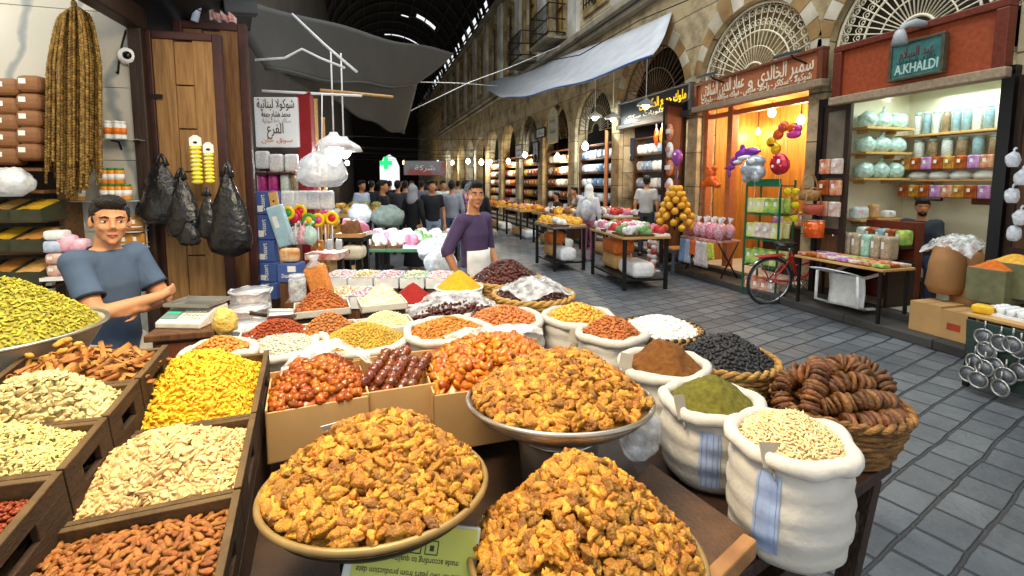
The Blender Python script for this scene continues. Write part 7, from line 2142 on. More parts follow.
# green wire rack of packets
t = thing('packet_rack', 'green metal rack of packets standing at the kerb before the toy shop', 'rack', (0, 0, 0))
m_grn = mat('green_metal', '#1c6e4a', 0.45, 0.2)
pr = on_z(742, 293, 0.0); rx_, ry_ = pr.x, pr.y
ww = 0.52
cx_ = [(rx_, ry_), (rx_ + 0.12, ry_ - ww)]
rxn = Vector((cx_[1][0] - cx_[0][0], cx_[1][1] - cx_[0][1], 0)).normalized(); ryn = Vector((-rxn.y, rxn.x, 0))
RP = lambda u, v, z: Vector((rx_, ry_, z)) + rxn * u + ryn * v
for u in (0, ww):
    for v in (0, 0.35): g = MB(); g.bar(RP(u, v, 0), RP(u, v, 1.72 if v == 0.35 else 1.66), 0.022, 0.022); g.build('upright', m_grn, t)
for z in (0.02, 0.45, 0.85, 1.22, 1.64):
    g = MB()
    for a, b in (((0, 0), (ww, 0)), ((0, 0.35), (ww, 0.35)), ((0, 0), (0, 0.35)), ((ww, 0), (ww, 0.35))): g.bar(RP(*a, z), RP(*b, z), 0.018, 0.018)
    for q in range(1, 5): g.bar(RP(ww * q / 5, 0, z), RP(ww * q / 5, 0.35, z), 0.006, 0.006)
    g.build('wire_shelf', m_grn, t)
g = MB(); q0 = RP(0.06, 0.0, 1.70); g.bar(RP(0, -0.005, 1.69), RP(ww, -0.005, 1.69), 0.02, 0.1); g.build('header_board', m_grn, t)
SN.append(mat('snack_lime', '#c9d21c', 0.3, col2='#e9e6d0', scale=14))
SNP.append(packet('snack_packet', 'x', 'packet', 'bright snack packets', 0.15, 0.19, 0.05, SN[6], m_white)); SNU.append(False); scn = scn + ('lime-yellow',)
for z, cs, n in ((1.235, (6, 6, 4, 4), 'top'), (0.865, (6, 5, 5, 6), 'second'), (0.465, (4, 4, 4, 6), 'third'), (0.035, (3, 3, 3, 5), 'lowest')):
    for k, c_ in enumerate(cs):
        for v in (0.06, 0.24):
            o = snack(c_, RP(0.07 + 0.127 * k, v, z + 0.115), 0, 'on the %s shelf of the green kerb rack, %s' % (n, 'front row' if v < 0.1 else 'back row'), 1.15); o.rotation_euler = (-0.15, 0, math.atan2(rxn.y, rxn.x))
# bicycle
def bicycle():
    b0, b1 = on_z(767, 304, 0.0), on_z(806, 268, 0.0)
    w0, w1 = Vector((b0.x + 0.02, b0.y, 0)), Vector((5.62, 5.25, 0.09))
    d = (w1 - w0); d.z = 0; L_ = 1.02; ang = math.atan2(d.y, d.x)
    t = thing('bicycle', 'red bicycle leaning at the kerb between the toy shop and sweet shop', 'bicycle', (w0.x, w0.y, 0), 0, rot=(0.08, -0.05, ang))
    red = mat('red_frame_paint', '#c01a22', 0.3, coat=0.4); R = 0.33; tyre = mat('tyre', '#2a2a2a', 0.7); chrome = mat('chrome', '#c9ccce', 0.2, 0.9)
    for x, n in ((0, 'rear'), (L_, 'front')):
        g = MB(); g.tube([(x + R * math.cos(2 * PI * i / 40), 0, R + R * math.sin(2 * PI * i / 40)) for i in range(40)], 0.021, 8, closed=True); wh = g.build('wheel', tyre, t)
        g = MB(); g.tube([(x + (R - 0.025) * math.cos(2 * PI * i / 40), 0, R + (R - 0.025) * math.sin(2 * PI * i / 40)) for i in range(40)], 0.012, 6, closed=True); g.build('rim', chrome, wh)
        g = MB()
        for i in range(18): a = 2 * PI * i / 18; g.tube([(x, 0.02 * (-1) ** i, R), (x + (R - 0.03) * math.cos(a), 0, R + (R - 0.03) * math.sin(a))], 0.0022, 4)
        g.tube([(x, -0.05, R), (x, 0.05, R)], 0.022, 8); g.build('spokes', chrome, wh)
        g = MB(); g.tube([(x + (R + 0.035) * math.cos(a), 0, R + (R + 0.035) * math.sin(a)) for a in [0.35 + i * 0.16 for i in range(14)]], 0.02, 6, squash=0.5); g.build('mudguard', chrome, t)
    g = MB(); bb, hd, st_ = (0.43, 0, 0.30), (L_ - 0.16, 0, 0.82), (0.3, 0, 0.72)
    g.tube([bb, (0.55, 0, 0.36), (0.72, 0, 0.55), hd], 0.019, 8); g.tube([(0.36, 0, 0.52), (0.58, 0, 0.55), (L_ - 0.17, 0, 0.74)], 0.017, 8)
    g.tube([bb, st_], 0.018, 8); g.tube([(0, 0.045, R), bb], 0.011, 6); g.tube([(0, 0.045, R), (0.32, 0.02, 0.66)], 0.011, 6); g.tube([(0, -0.045, R), bb], 0.011, 6); g.tube([(0, -0.045, R), (0.32, -0.02, 0.66)], 0.011, 6)
    g.tube([(L_ - 0.2, 0, 0.92), (L_ - 0.13, 0, 0.7)], 0.024, 8); g.build('frame', red, t)
    g = MB(); g.tube([(L_ - 0.13, 0.05, 0.68), (L_ - 0.06, 0.06, 0.5), (L_, 0.055, R)], 0.012, 6); g.tube([(L_ - 0.13, -0.05, 0.68), (L_ - 0.06, -0.06, 0.5), (L_, -0.055, R)], 0.012, 6); g.build('fork', chrome, t)
    g = MB(); g.tube([(L_ - 0.35, 0.27, 0.98), (L_ - 0.2, 0.24, 1.0), (L_ - 0.16, 0.1, 0.97), (L_ - 0.2, 0, 0.95), (L_ - 0.16, -0.1, 0.97), (L_ - 0.2, -0.24, 1.0), (L_ - 0.35, -0.27, 0.98)], 0.013, 8); g.build('handlebar', chrome, t)
    g = MB(); g.ball((0.24, 0, 0.83), (0.15, 0.09, 0.04), 16, 10); g.ball((0.15, 0, 0.84), (0.09, 0.11, 0.045), 14, 10); g.build('saddle', m_blackbag, t)
    g = MB(); g.tube([(0.29, 0, 0.7), (0.26, 0, 0.81)], 0.014, 8); g.build('seat_post', chrome, t)
    g = MB(); g.tube([(0.43 + 0.09 * math.cos(2 * PI * i / 24), -0.05, 0.3 + 0.09 * math.sin(2 * PI * i / 24)) for i in range(24)], 0.006, 5, closed=True); g.tube([(0.43, -0.06, 0.3), (0.52, -0.07, 0.16)], 0.01, 6); g.tube([(0.43, 0.06, 0.3), (0.34, 0.07, 0.44)], 0.01, 6); g.build('crank', chrome, t)
    g = MB(); g.span((-0.22, -0.06, 0.69), (0.18, 0.06, 0.70)); g.tube([(-0.18, 0, 0.69), (0, 0, R)], 0.008, 5); g.build('carrier', red, t)
    g = MB(); g.bar((0.4, 0.06, 0.28), (0.36, 0.22, 0.0), 0.015, 0.015); g.build('kickstand', chrome, t)
bicycle()
# hanging baskets, tins and yellow strips beside the black post
m_cane = mat('cane', '#b98f5a', 0.7, col2='#8a6236', scale=30)
for k, (px, py, r_, lab) in enumerate(((809, 192, 0.14, 'hanging cane basket with handle beside the far door leaf'), (813, 206, 0.13, 'reddish hanging basket below the cane basket'))):
    p = on_x(px, py, 5.62); t = thing('hanging_basket', lab, 'basket', p, 0)
    g = MB(); g.lathe([(0, -0.12), (r_ * 0.75, -0.11), (r_, 0.02), (r_ * 0.93, 0.02), (r_ * 0.7, -0.09), (0, -0.1)], 20); g.build('weave', m_cane if k == 0 else mat('reddish_cane', '#b0503a', 0.7, var=0.2), t)
    g = MB(); g.tube([(-r_ * math.cos(PI * i / 12), 0, 0.02 + 0.22 * math.sin(PI * i / 12)) for i in range(13)], 0.01, 6); g.build('handle', m_cane, t)
t = thing('tin', 'bright orange tin hanging below the baskets', 'tin', on_x(814, 228, 5.62)); g = MB(); g.lathe([(0.12, -0.12), (0.12, 0.1), (0.11, 0.1), (0.11, -0.1), (0, -0.1)], 20); g.build('body', m_for, t); g = MB(); g.tube([(0.121 * math.cos(2 * PI * i / 20), 0.121 * math.sin(2 * PI * i / 20), 0.1) for i in range(20)], 0.006, 6, closed=True); g.build('rim', m_steel, t)
def ystrip(px, lab):
    a, b = on_x(px, 188, 5.8), on_x(px, 222, 5.8); t = wt('packet_strip', lab, 'packet strip', a, 'yellow strips in the toy shop doorway'); h = a.z - b.z
    for k in range(5): g = MB(); g.ball((0, 0, -h * (k + 0.5) / 5), (0.07, 0.02, h / 10), 10, 8); g.build('packet', SN[2] if k % 2 else m_yel, t)
ystrip(788, 'yellow packet strip hanging in the toy shop doorway, closer to the green rack'); ystrip(796, 'yellow packet strip hanging in the toy shop doorway, closer to the baskets')
t = thing('goods_cabinet', 'dark shelf of packets inside the toy shop doorway behind the bicycle', 'cabinet', (6.5, 6.12, 0.18), FR)
g = MB(); g.span((-0.55, 0, 0), (0.45, 0.4, 0.78)); g.build('body', m_darkwood, t, 0.005); g = MB(); g.span((-0.58, -0.03, 0.78), (0.48, 0.43, 0.81)); g.build('top', m_oak, t)
for k in range(6): snack((1, 5, 6, 3, 1, 2)[k], (6.62, 6.5 - 0.17 * k, 1.105), FR, 'standing on the shelf inside the toy shop doorway', 1.2)
# table of dolls and hanging clothes
t0 = on_z(710, 272, 0.12)
t = thing('goods_table', 'small table of wrapped toys before the toy shop post', 'table', (0, 0, 0))
ty = (on_x(726, 238, 5.55).y, on_x(690, 238, 5.55).y); ztb = on_x(708, 238, 5.55).z
g = MB(); g.span((5.35, ty[0], ztb - 0.03), (5.85, ty[1], ztb)); g.build('top', m_redbox, t)
for y in ty: g = MB(); g.tube([(5.4, y, ztb - 0.03), (5.8, y, 0.12)], 0.014, 6); g.tube([(5.8, y, ztb - 0.03), (5.48, y, 0.12)], 0.014, 6); g.build('leg', m_iron, t)
m_flor = mat('floral_wrap', '#d9c6cc', 0.4, col2='#b03a5c', scale=34); m_flor2 = mat('rose_wrap', '#b31f4a', 0.4, col2='#e0b0bc', scale=40)
for k in range(9):
    y = ty[0] + 0.1 + (ty[1] - ty[0] - 0.2) * (k % 5) / 4; x = 5.5 + 0.2 * (k // 5)
    t = thing('wrapped_toy', 'cellophane-wrapped toy on the small table, %s row' % ('street-side' if k < 5 else 'shop-side'), 'toy', (x, y, ztb + 0.0005), 0, 'wrapped toys on the small table')
    g = MB(); g.ball((0, 0, 0.13), (0.1, 0.1, 0.13), 12, 10, 0, None, 0.2, k); g.v = [(a, b, max(c, 0)) for a, b, c in g.v]; g.build('wrap', (m_flor, m_flor2, m_flor)[k % 3], t)
    g = MB(); g.tube([(0, 0, 0.24), (0, 0, 0.28), (0.02, 0, 0.36)], [0.03, 0.015, 0.05], 8); g.build('tied_top', m_milky, t)
for k, (c_, lab) in enumerate((('#7d9cc0', 'pale blue'), ('#a9b9d0', 'blue patterned'), ('#d9692c', 'orange triangular'), ('#cfc4c9', 'pinkish grey'), ('#c9c4bc', 'grey'), ('#b9c04a', 'yellow-green'))):
    y = ty[1] - 0.08 - k * (ty[1] - ty[0] - 0.1) / 5.5
    t = wt('hanging_garment', lab + ' child garment hanging from the small table edge', 'garment', (5.33, y, ztb - 0.04))
    g = MB(); w = 0.1; hh = 0.42 if k not in (2, 5) else 0.26
    g.sheet(lambda u, v: ((u - 0.5) * 2 * w * (0.6 + 0.4 * v), 0.015 * math.sin(u * 15 + k), -hh * v), 12, 8); g.build('cloth', mat('garment_' + c_, c_, 0.8, var=0.25, scale=30), t, solid=0.006)
# strings of toy balls
m_gball = mat('golden_toy', '#c98a14', 0.35, col2='#e0b03a', scale=20); m_wball = mat('white_ball', '#e2e0da', 0.3); m_rball = mat('red_ball', '#c0413a', 0.3)
t = thing('toy_cluster', 'cone-shaped cluster of golden toy balls hanging beside the stool', 'toy cluster', on_x(675, 210, 5.2))
for k in range(46):
    v = (k // 6) / 7.6; a = k * 1.047 + (k // 6) * 0.5; r_ = 0.07 + 0.21 * min(1, v * 1.5)
    g = MB(); g.ball((r_ * math.cos(a), r_ * math.sin(a), 0.38 - 0.74 * v), 0.062, 10, 8); g.build('toy_ball', m_gball, t)
g = MB(); g.tube([(0, 0, 0.75), (0, 0, -0.36)], 0.015, 6); g.build('pole', m_iron, t)
t = thing('ball_string', 'string of red and white toy balls hanging above a white base', 'ball string', on_x(652, 252, 5.0))
for k in range(9):
    for s in (-1, 1): g = MB(); g.ball((0.0, s * 0.058, 0.36 - 0.088 * k), 0.058, 10, 8); g.build('toy_ball', (m_wball, m_rball, m_wball)[(k + (s > 0)) % 3], t)
g = MB(); g.tube([(0, 0, 0.5), (0, 0, -0.42)], 0.01, 5); g.build('cord', m_white, t)
t = thing('price_stand', 'white base board with yellow and red toy under the ball string', 'stand', on_z(650, 271, 0.001)); g = MB(); g.span((-0.14, -0.14, 0), (0.14, 0.14, 0.02)); g.build('base', m_white, t, 0.004); g = MB(); g.ball((0, 0, 0.1), (0.09, 0.09, 0.09), 12, 8); g.build('toy', mat('yellow_toy', '#e0b81c', 0.4), t)
p = on_z(676, 272, 0.0)
t = thing('stool', 'grey-blue stool with tan seat beside the golden toy cluster', 'stool', (p.x, p.y, 0))
g = MB(); g.span((-0.2, -0.18, 0.44), (0.2, 0.18, 0.475)); g.build('seat', m_board2, t, 0.01)
m_bgrey = mat('blue_grey_plastic', '#4d5a68', 0.5)
g = MB(); g.span((-0.19, -0.17, 0.38), (0.19, 0.17, 0.44)); g.build('apron', m_bgrey, t, 0.006)
for a in (-1, 1):
    for b in (-1, 1): g = MB(); g.bar((a * 0.16, b * 0.14, 0.42), (a * 0.2, b * 0.18, 0), 0.05, 0.04); g.build('leg', m_bgrey, t, 0.004)

# ================================================================ shop under the black sign
a, b = on_x(621, 126, 5.8), on_x(690, 92, 5.8)
t, w, h = signboard('black sign with yellow and white lettering over the household shop', 620, 690, 104, 128, 5.8, mat('black_sign', '#15151a', 0.35), mat('sign_edge', '#5a5650', 0.5), mat('sign_edge2', '#3a3632', 0.5), 0.03)
lettering(arabic('ملوك جميع المكسرات'), 0.26, mat('yellow_letter', '#e0b41c', 0.4, emit='#e0b41c', estr=0.3), t, (w * 0.14, -0.006, 0.09), FRO, 0.003, w * 0.62, bold=0.004)
lettering(arabic('حلويات سكاكر'), 0.12, mat('white_letter', '#d9d6d0', 0.5, var=0), t, (-w * 0.1, -0.006, -0.10), FRO, 0.003, w * 0.6)
leaf('tall brown door leaf folded out beside the black sign', 7.85, 8.1, 5.25, 5.9, m_brownwood, 0.15, 3.2)
t = thing('poster_door', 'orange-brown door leaf pasted with papers beside the household shop', 'door', (5.55, on_x(606, 170, 5.55).y, 0.15), FR - 0.5)
g = MB(); g.span((-0.4, -0.03, 0), (0.4, 0.03, 2.75)); g.build('panel', m_signbrown, t, 0.006)
g = MB(); g.span((-0.44, -0.05, 0), (-0.38, 0.05, 2.8)); g.build('stile', m_oak, t)
for i in range(4):
    for j in range(2): g = MB(); g.span((-0.34 + j * 0.35, -0.036, 0.5 + i * 0.48), (-0.02 + j * 0.35, -0.03, 0.92 + i * 0.48)); g.build('poster', (m_card, m_pale, m_letter)[(i + j) % 3], t)
m_wgoods = mat('white_goods', '#d9dde0', 0.35, var=0.2, scale=12, col2='#9aa6b0'); m_bgoods = mat('blue_goods', '#8fa4bd', 0.4, var=0.3, scale=15)
def goods_shelf(label, y0, y1, x, z0, n, rows, mats, gl, cols=6, depth=0.28, gap=0.4):
    """open shelf unit against a shop back, every carton on it a thing"""
    t = thing('goods_shelf', label, 'shelf', (0, 0, 0))
    for y in (y0, y1): g = MB(); g.span((x, y - 0.02, 0.18), (x + depth, y + 0.02, z0 + rows * gap)); g.build('upright', m_oak, t)
    for r_ in range(rows + 1): g = MB(); g.span((x, y0, z0 + r_ * gap - 0.025), (x + depth, y1, z0 + r_ * gap)); g.build('shelf_board', m_oak, t)
    protos = []
    cw = (y1 - y0 - 0.06) / cols
    for mi, m in enumerate(mats):
        protos.append(packet('goods_carton', gl, 'carton', gl + ' group', cw * 0.9, gap * 0.62, depth * 0.8, m, m_white))
    us = [False] * len(mats)
    for r_ in range(rows):
        for c_ in range(cols):
            mi = (r_ * 2 + c_ // 2 + (c_ * r_) % 2) % len(mats)
            put(protos, us, mi, (x + depth * 0.45, y1 - 0.04 - (c_ + 0.5) * cw, z0 + r_ * gap + gap * 0.31 + 0.001), FR, gl)
    for u, p in zip(us, protos):
        if not u:
            for ch in list(p.children): bpy.data.objects.remove(ch)
            bpy.data.objects.remove(p)
goods_shelf('white shelves of wrapped household goods under the black sign', 9.0, 10.62, 6.3, 0.75, 0, 5, (m_wgoods, m_bgoods, m_white), 'pale wrapped carton on the shelves under the black sign', 7)
for k in range(6):
    p = on_x(646 + 5 * k, 140, 6.3); t = thing('hanging_packet', 'tall amber packet hanging under the black sign', 'packet', (6.3, 9.7 - 0.22 * k, 2.72), FR, 'amber packets under the black sign')
    g = MB(); g.ball((0, 0, 0), (0.075, 0.04, 0.2), 10, 8); g.build('bag', SN[2] if k % 2 else m_for, t); g = MB(); g.tube([(0, 0, 0.18), (0, 0, 0.34)], 0.006, 5); g.build('string', m_white, t)
for k in range(4):
    t = thing('hanging_packet', 'red and white pouch hanging before the tall brown door leaf, %s' % ('highest', 'second', 'third', 'lowest')[k], 'packet', on_x(669.5, 132 + 18 * k, 5.35), FR)
    g = MB(); g.ball((0, 0, 0), (0.1, 0.05, 0.15), 12, 8); g.build('pouch', m_white if k % 2 else SN[3], t); g = MB(); g.span((-0.07, -0.06, -0.03), (0.07, -0.04, 0.05)); g.build('printed_band', SN[3] if k % 2 else m_white, t)
t = wt('wall_sign', 'navy sign with pale emblem inside the household shop', 'sign', on_x(627, 150, 6.25)); g = MB(); g.span((-0.32, 0, -0.28), (0.32, 0.03, 0.28)); g.build('panel', mat('navy', '#1c2740', 0.4), t)
g = MB(); g.tube([(0.1 * math.cos(i * 0.5), -0.004, 0.08 + 0.1 * math.sin(i * 0.5)) for i in range(11)], 0.012, 5); g.build('emblem', m_letter, t); lettering(arabic('شركة'), 0.14, m_letter, t, (0, -0.004, -0.12), FRO, 0.002, 0.4)
lamp('household_light', 'AREA', (6.6, 9.4, 3.0), 45, (0.95, 0.98, 1.0), 1.2, (0, 0, 0), 1.0)
for px, py, x, lab, m, col, e in ((595, 117, 5.3, 'cool white shaded lamp under the grey awning', m_bulbw, (0.85, 1, 0.98), 26), (613, 118, 5.3, 'warm shaded lamp beside the cool lamp under the awning', m_bulb, (1, 0.85, 0.6), 26), (646, 105, 5.25, 'warm shaded lamp before the black sign', m_bulb, (1, 0.85, 0.6), 26)):
    hang_bulb(lab, on_x(px, py, x), 0.07, m, e, col, 1.0, m_greylamp)

# ================================================================ tables and vendors along the right side, crowd, far shops
GOODS = [mat('g_yellow', '#dba52a', 0.5, var=0.3, scale=30), mat('g_red', '#b8302a', 0.5, var=0.3, scale=30), mat('g_white', '#dcdad4', 0.5, var=0.15, scale=30), mat('g_orange', '#d5702a', 0.5, var=0.3, scale=30), mat('g_pink', '#c97a94', 0.5, var=0.3, scale=30), mat('g_green', '#6f9a5a', 0.5, var=0.3, scale=30), mat('g_brown', '#7d5232', 0.6, var=0.3, scale=30), mat('g_blue', '#7a93b5', 0.5, var=0.3, scale=30)]
GN = ('yellow', 'red', 'white', 'orange', 'pink', 'green', 'brown', 'blue')
def market_table(label, c, w, l, z, goods, glabel, n=(5, 3), under=0, yaw=FR, top_m=None, legs_m=None, low=False):
    t = thing('market_table', label, 'table', (c[0], c[1], 0), yaw, 'market tables')
    g = MB(); g.span((-w / 2, -l / 2, z - 0.04), (w / 2, l / 2, z)); g.build('top', top_m or m_board2, t, 0.005)
    for a in (-1, 1):
        for b in (-1, 1): g = MB(); g.span((a * (w / 2 - 0.05) - 0.025, b * (l / 2 - 0.05) - 0.025, 0), (a * (w / 2 - 0.05) + 0.025, b * (l / 2 - 0.05) + 0.025, z - 0.04)); g.build('leg', legs_m or m_iron, t)
    if low: g = MB(); g.span((-w / 2 + 0.05, -l / 2 + 0.05, 0.14), (w / 2 - 0.05, l / 2 - 0.05, 0.17)); g.build('lower_shelf', m_iron, t)
    M_ = Matrix.Translation((c[0], c[1], 0)) @ Matrix.Rotation(yaw, 4, 'Z')
    pr = {}
    for i in range(n[0]):
        for j in range(n[1]):
            k = goods[(i * 2 + j * 3 + i * j) % len(goods)]
            cw, cl = w / n[0] * 0.9, l / n[1] * 0.9
            p = M_ @ Vector((-w / 2 + (i + 0.5) * w / n[0], -l / 2 + (j + 0.5) * l / n[1], z + 0.0005))
            lab = '%s goods heap on %s' % (GN[k], glabel)
            if k not in pr:
                o = thing('goods_heap', lab, 'goods', p, yaw, 'goods on ' + glabel); pr[k] = o
                g = MB(); g.span((-cw / 2, -cl / 2, 0), (cw / 2, cl / 2, 0.035)); g.build('tray', (m_card, m_white, m_oak)[k % 3], o)
                g = MB(); s_ = k
                for q in range(9): g.ball((rnd.uniform(-0.34, 0.34) * cw, rnd.uniform(-0.34, 0.34) * cl, 0.05 + 0.03 * (q % 3)), (cw * 0.2, cl * 0.2, 0.06), 8, 6, 0, None, 0.25, q)
                link_mesh('contents', remeshed(g, 0.012, 1), GOODS[k], o)
            else: dup(pr[k], p, yaw, lab)
    for q in range(under):
        bx_ = packet('carton', 'carton %s under %s' % (('closest to the walkway', 'in the middle', 'closest to the wall')[q % 3], glabel), 'carton', 'cartons under ' + glabel, w * 0.42, 0.26, l * 0.5, (m_card, m_white, GOODS[3])[q % 3])
        place(bx_, M_ @ Vector((-w * 0.25 + (q % 2) * w * 0.5, 0, (0.171 if low else 0.0005) + 0.131 + 0.262 * (q // 2))), yaw)
    return t
# (picture x of the table's centre, X, length along the street)
c = on_z(622, 232, 0.85); market_table('brown table of packets before the woman in the white hood', (c.x + 0.1, c.y), 1.5, 0.8, 0.85, (2, 1, 4, 5, 2), 'the table before the household shop', (6, 3), 3, FR - 0.1, None, None, True)
c = on_z(555, 222, 0.9); market_table('silver crate table with cartons below', (c.x + 0.1, c.y), 1.1, 0.7, 0.85, (0, 2, 0), 'the silver crate table', (3, 2), 3, FR, m_steel, None, True)
c = on_z(520, 203, 0.9); market_table('wooden table heaped with yellow goods up the street', (4.75, 11.9), 1.7, 0.8, 0.85, (0, 2, 0, 6, 3), 'the yellow-heaped table', (6, 3), 2)
market_table('wooden table of red and orange goods behind the silver crate table', (5.3, 9.9), 1.6, 0.7, 0.95, (1, 2, 3, 4, 6), 'the red and orange table', (6, 3), 2)
market_table('far wooden table of mixed goods near the walkway', (4.6, 14.2), 1.6, 0.8, 0.85, (0, 2, 4, 3), 'the far mixed table', (5, 2), 2)
market_table('farthest wooden table of mixed goods on the right', (4.6, 17.0), 1.8, 0.8, 0.85, (0, 2, 3, 6), 'the farthest right table', (5, 2), 2)
def stand(px, d, label, sh, tr, yaw, **kw):
    p = at(px, 200, d); return human('person', label, (p.x, p.y, 0), yaw, None, sh, kw.pop('sleeve', 'short'), tr, kw.pop('skin', 'olive'), **kw)
AW = PI - YAW     # back to the camera
p = on_z(588, 262, 0.0); human('person', 'woman in a white hood and pale jacket with pink skirt shopping at the table', (p.x, p.y, 0), FR + PI + 0.9, None, '#c9ccd2', 'long', '#b06a84', 'tan', 'none', scarf='#e6e4df', scale=0.95)
t = thing('backpack', 'pale grey bag on the back of the woman in the white hood', 'bag', (p.x - 0.13, p.y - 0.16, 1.12), 0.3); g = MB(); g.ball((0, 0, 0), (0.15, 0.1, 0.22), 14, 10); g.build('body', m_wgoods, t); g = MB(); g.tube([(-0.08, 0.05, 0.2), (0, 0.02, 0.27), (0.08, 0.05, 0.2)], 0.01, 6); g.build('handle', m_wgoods, t)
p = on_x(646, 215, 5.7); human('person', 'man in a pale grey vest turned away behind the household table', (5.7, p.y, 0.1), 2.4, None, '#b9bcbc', 'short', '#3a3a40', 'tan', 'short')
p = on_x(545, 200, 5.9); human('person', 'man in a white shirt bending over the red and orange table', (5.75, 12.0, 0.0), FR, {'chest': (0, -0.22, 1.2), 'neck': (0, -0.36, 1.33), 'head': (0, -0.45, 1.44), 'sh_l': (0.165, -0.3, 1.27), 'sh_r': (-0.165, -0.3, 1.27), 'el_l': (0.25, -0.4, 1.02), 'el_r': (-0.25, -0.4, 1.02), 'wr_l': (0.15, -0.55, 0.98), 'wr_r': (-0.15, -0.55, 0.98)}, '#dfe3ea', 'short', '#3a3f50', 'olive', 'short')
for k, (y, sh, lab) in enumerate(((12.6, '#5a6a50', 'seated vendor in dull green behind the yellow-heaped table'), (14.0, '#3a2c28', 'seated vendor in dark brown beside the framed portrait'))):
    human('person', lab, (5.6, y, -0.35), FR, {'kn_l': (0.12, -0.42, 0.86), 'an_l': (0.12, -0.42, 0.44), 'kn_r': (-0.12, -0.42, 0.86), 'an_r': (-0.12, -0.42, 0.44)}, sh, 'short', '#2f2f35', 'olive', 'short')
    t = thing('crate_seat', 'low crate under the ' + lab.split(' behind')[0].split(' beside')[0], 'crate', (5.62, y, 0.0), FR); g = MB(); g.span((-0.2, -0.18, 0), (0.2, 0.2, 0.44)); g.build('box', m_oak, t)
for px, d, lab, sh, tr, yaw, kw in (
    (383, 9.2, 'man in a black t-shirt standing side-on in the aisle', '#17181c', '#22232b', 1.2, {}),
    (398, 11.2, 'man in dark grey among the shoppers', '#33343a', '#1d2026', AW, {}),
    (405, 12.0, 'shopper in a brown patterned shirt behind the black-clad ones', '#54443c', '#23242a', AW + 0.3, {}),
    (413, 9.0, 'woman in a long black robe and grey scarf', '#131316', '#131316', AW - 0.4, {'dress': True, 'scarf': '#8d9096', 'sleeve': 'long', 'hair': 'none', 'scale': 0.95}),
    (432, 9.4, 'man in a black polo and light jeans walking toward the customers', '#191a20', '#7d8fa5', 0.1, {}),
    (422, 14.0, 'shopper in grey farther down the aisle', '#6a6e75', '#2a2c33', AW, {}),
    (443, 13.0, 'shopper in a white and green top far down the aisle', '#c9d2c4', '#33363d', 0.3, {}),
    (452, 10.2, 'shopper in a grey shirt and jeans with back turned', '#8e939c', '#3d4a5e', AW, {'sleeve': 'long'}),
    (466, 10.8, 'woman in a lilac top and pale trousers at the stalls', '#a56ab8', '#c9c2b4', FR + PI, {}),
    (479, 10.4, 'woman in black with a white headscarf beside the lilac top', '#141418', '#141418', AW, {'dress': True, 'scarf': '#dcdad6', 'sleeve': 'long', 'hair': 'none', 'scale': 0.95}),
    (372, 13.0, 'shopper in dark clothes near the left shops', '#26262b', '#1d1d22', AW, {}),
    (362, 11.0, 'shopper in a pale blue shirt near the left shops', '#a9b6c9', '#2b2d35', 0.8, {}),
    (390, 15.5, 'far shopper in black under the grey street sign', '#1c1c20', '#22232a', AW, {}),
    (412, 17.0, 'farthest shopper in white under the street sign', '#c4c4c4', '#33353d', 0.2, {}),
    (436, 18.0, 'far shopper in dark red down the aisle', '#5c2a2a', '#25262c', AW, {}),
    (458, 16.0, 'far shopper in pale shirt by the lit shops', '#b4b0a4', '#2a2c34', AW, {})):
    stand(px, d, lab, sh, tr, yaw, **kw)

def rope(label, pts, r=0.008, m=None):
    t = thing('rope', label, 'rope', (0, 0, 0)); g = MB(); g.tube(pts, r, 5); g.build('cord', m or m_white, t)
# far shops: goods shelves, lamps, small signs
gl_ = ('third', 'fourth', 'fifth', 'sixth', 'seventh')
for k in range(5):
    y0, y1 = bays[4 + k]
    pal = ((m_wgoods, m_white, GOODS[7]), (m_wgoods, GOODS[6], m_white), (GOODS[0], GOODS[6], GOODS[3]), (GOODS[1], GOODS[2], GOODS[3]), (GOODS[0], GOODS[2], GOODS[6]))[k]
    goods_shelf('goods shelves in the %s shop up the street' % gl_[k], y0 + 0.1, y1 - 0.1, 6.08, 0.75, 0, 5, pal, 'carton on the shelves of the %s shop up the street' % gl_[k], 6)
    cw = k % 2
    hang_bulb('%s hanging bulb in the %s shop up the street' % (('cool', 'warm')[cw], gl_[k]), Vector((5.9, (y0 + y1) / 2 + (0.3, -0.4, 0.2, -0.2, 0.3)[k], (2.7, 2.5, 2.75, 2.6, 2.7)[k])), 0.09, (m_bulbw, m_bulb)[cw], (36, 60)[cw], ((0.92, 0.98, 1), (1, 0.78, 0.45))[cw], 1.95)
for k, (y, x, z) in enumerate(((24.5, 5.6, 2.7), (28.0, 5.6, 2.9), (33.0, 5.5, 3.0), (38.0, 5.2, 3.2), (30.0, -1.2, 2.8), (22.0, -1.3, 2.6), (44.0, 3.0, 3.4), (18.0, -1.3, 2.7))):
    hang_bulb('distant hanging bulb, %s along the street' % ('first', 'second', 'third', 'fourth', 'fifth', 'sixth', 'seventh', 'eighth')[k], Vector((x, y, z)), 0.12, (m_bulb, m_bulbw)[k % 2], 70, ((1, 0.8, 0.5), (0.92, 0.98, 1))[k % 2], 0.6)
    rope('wire across the street carrying the %s distant bulb' % ('first', 'second', 'third', 'fourth', 'fifth', 'sixth', 'seventh', 'eighth')[k], [(-1.76, y, z + 0.62), (2.2, y, z + 0.56), (6.1, y, z + 0.62)], 0.008, m_iron)
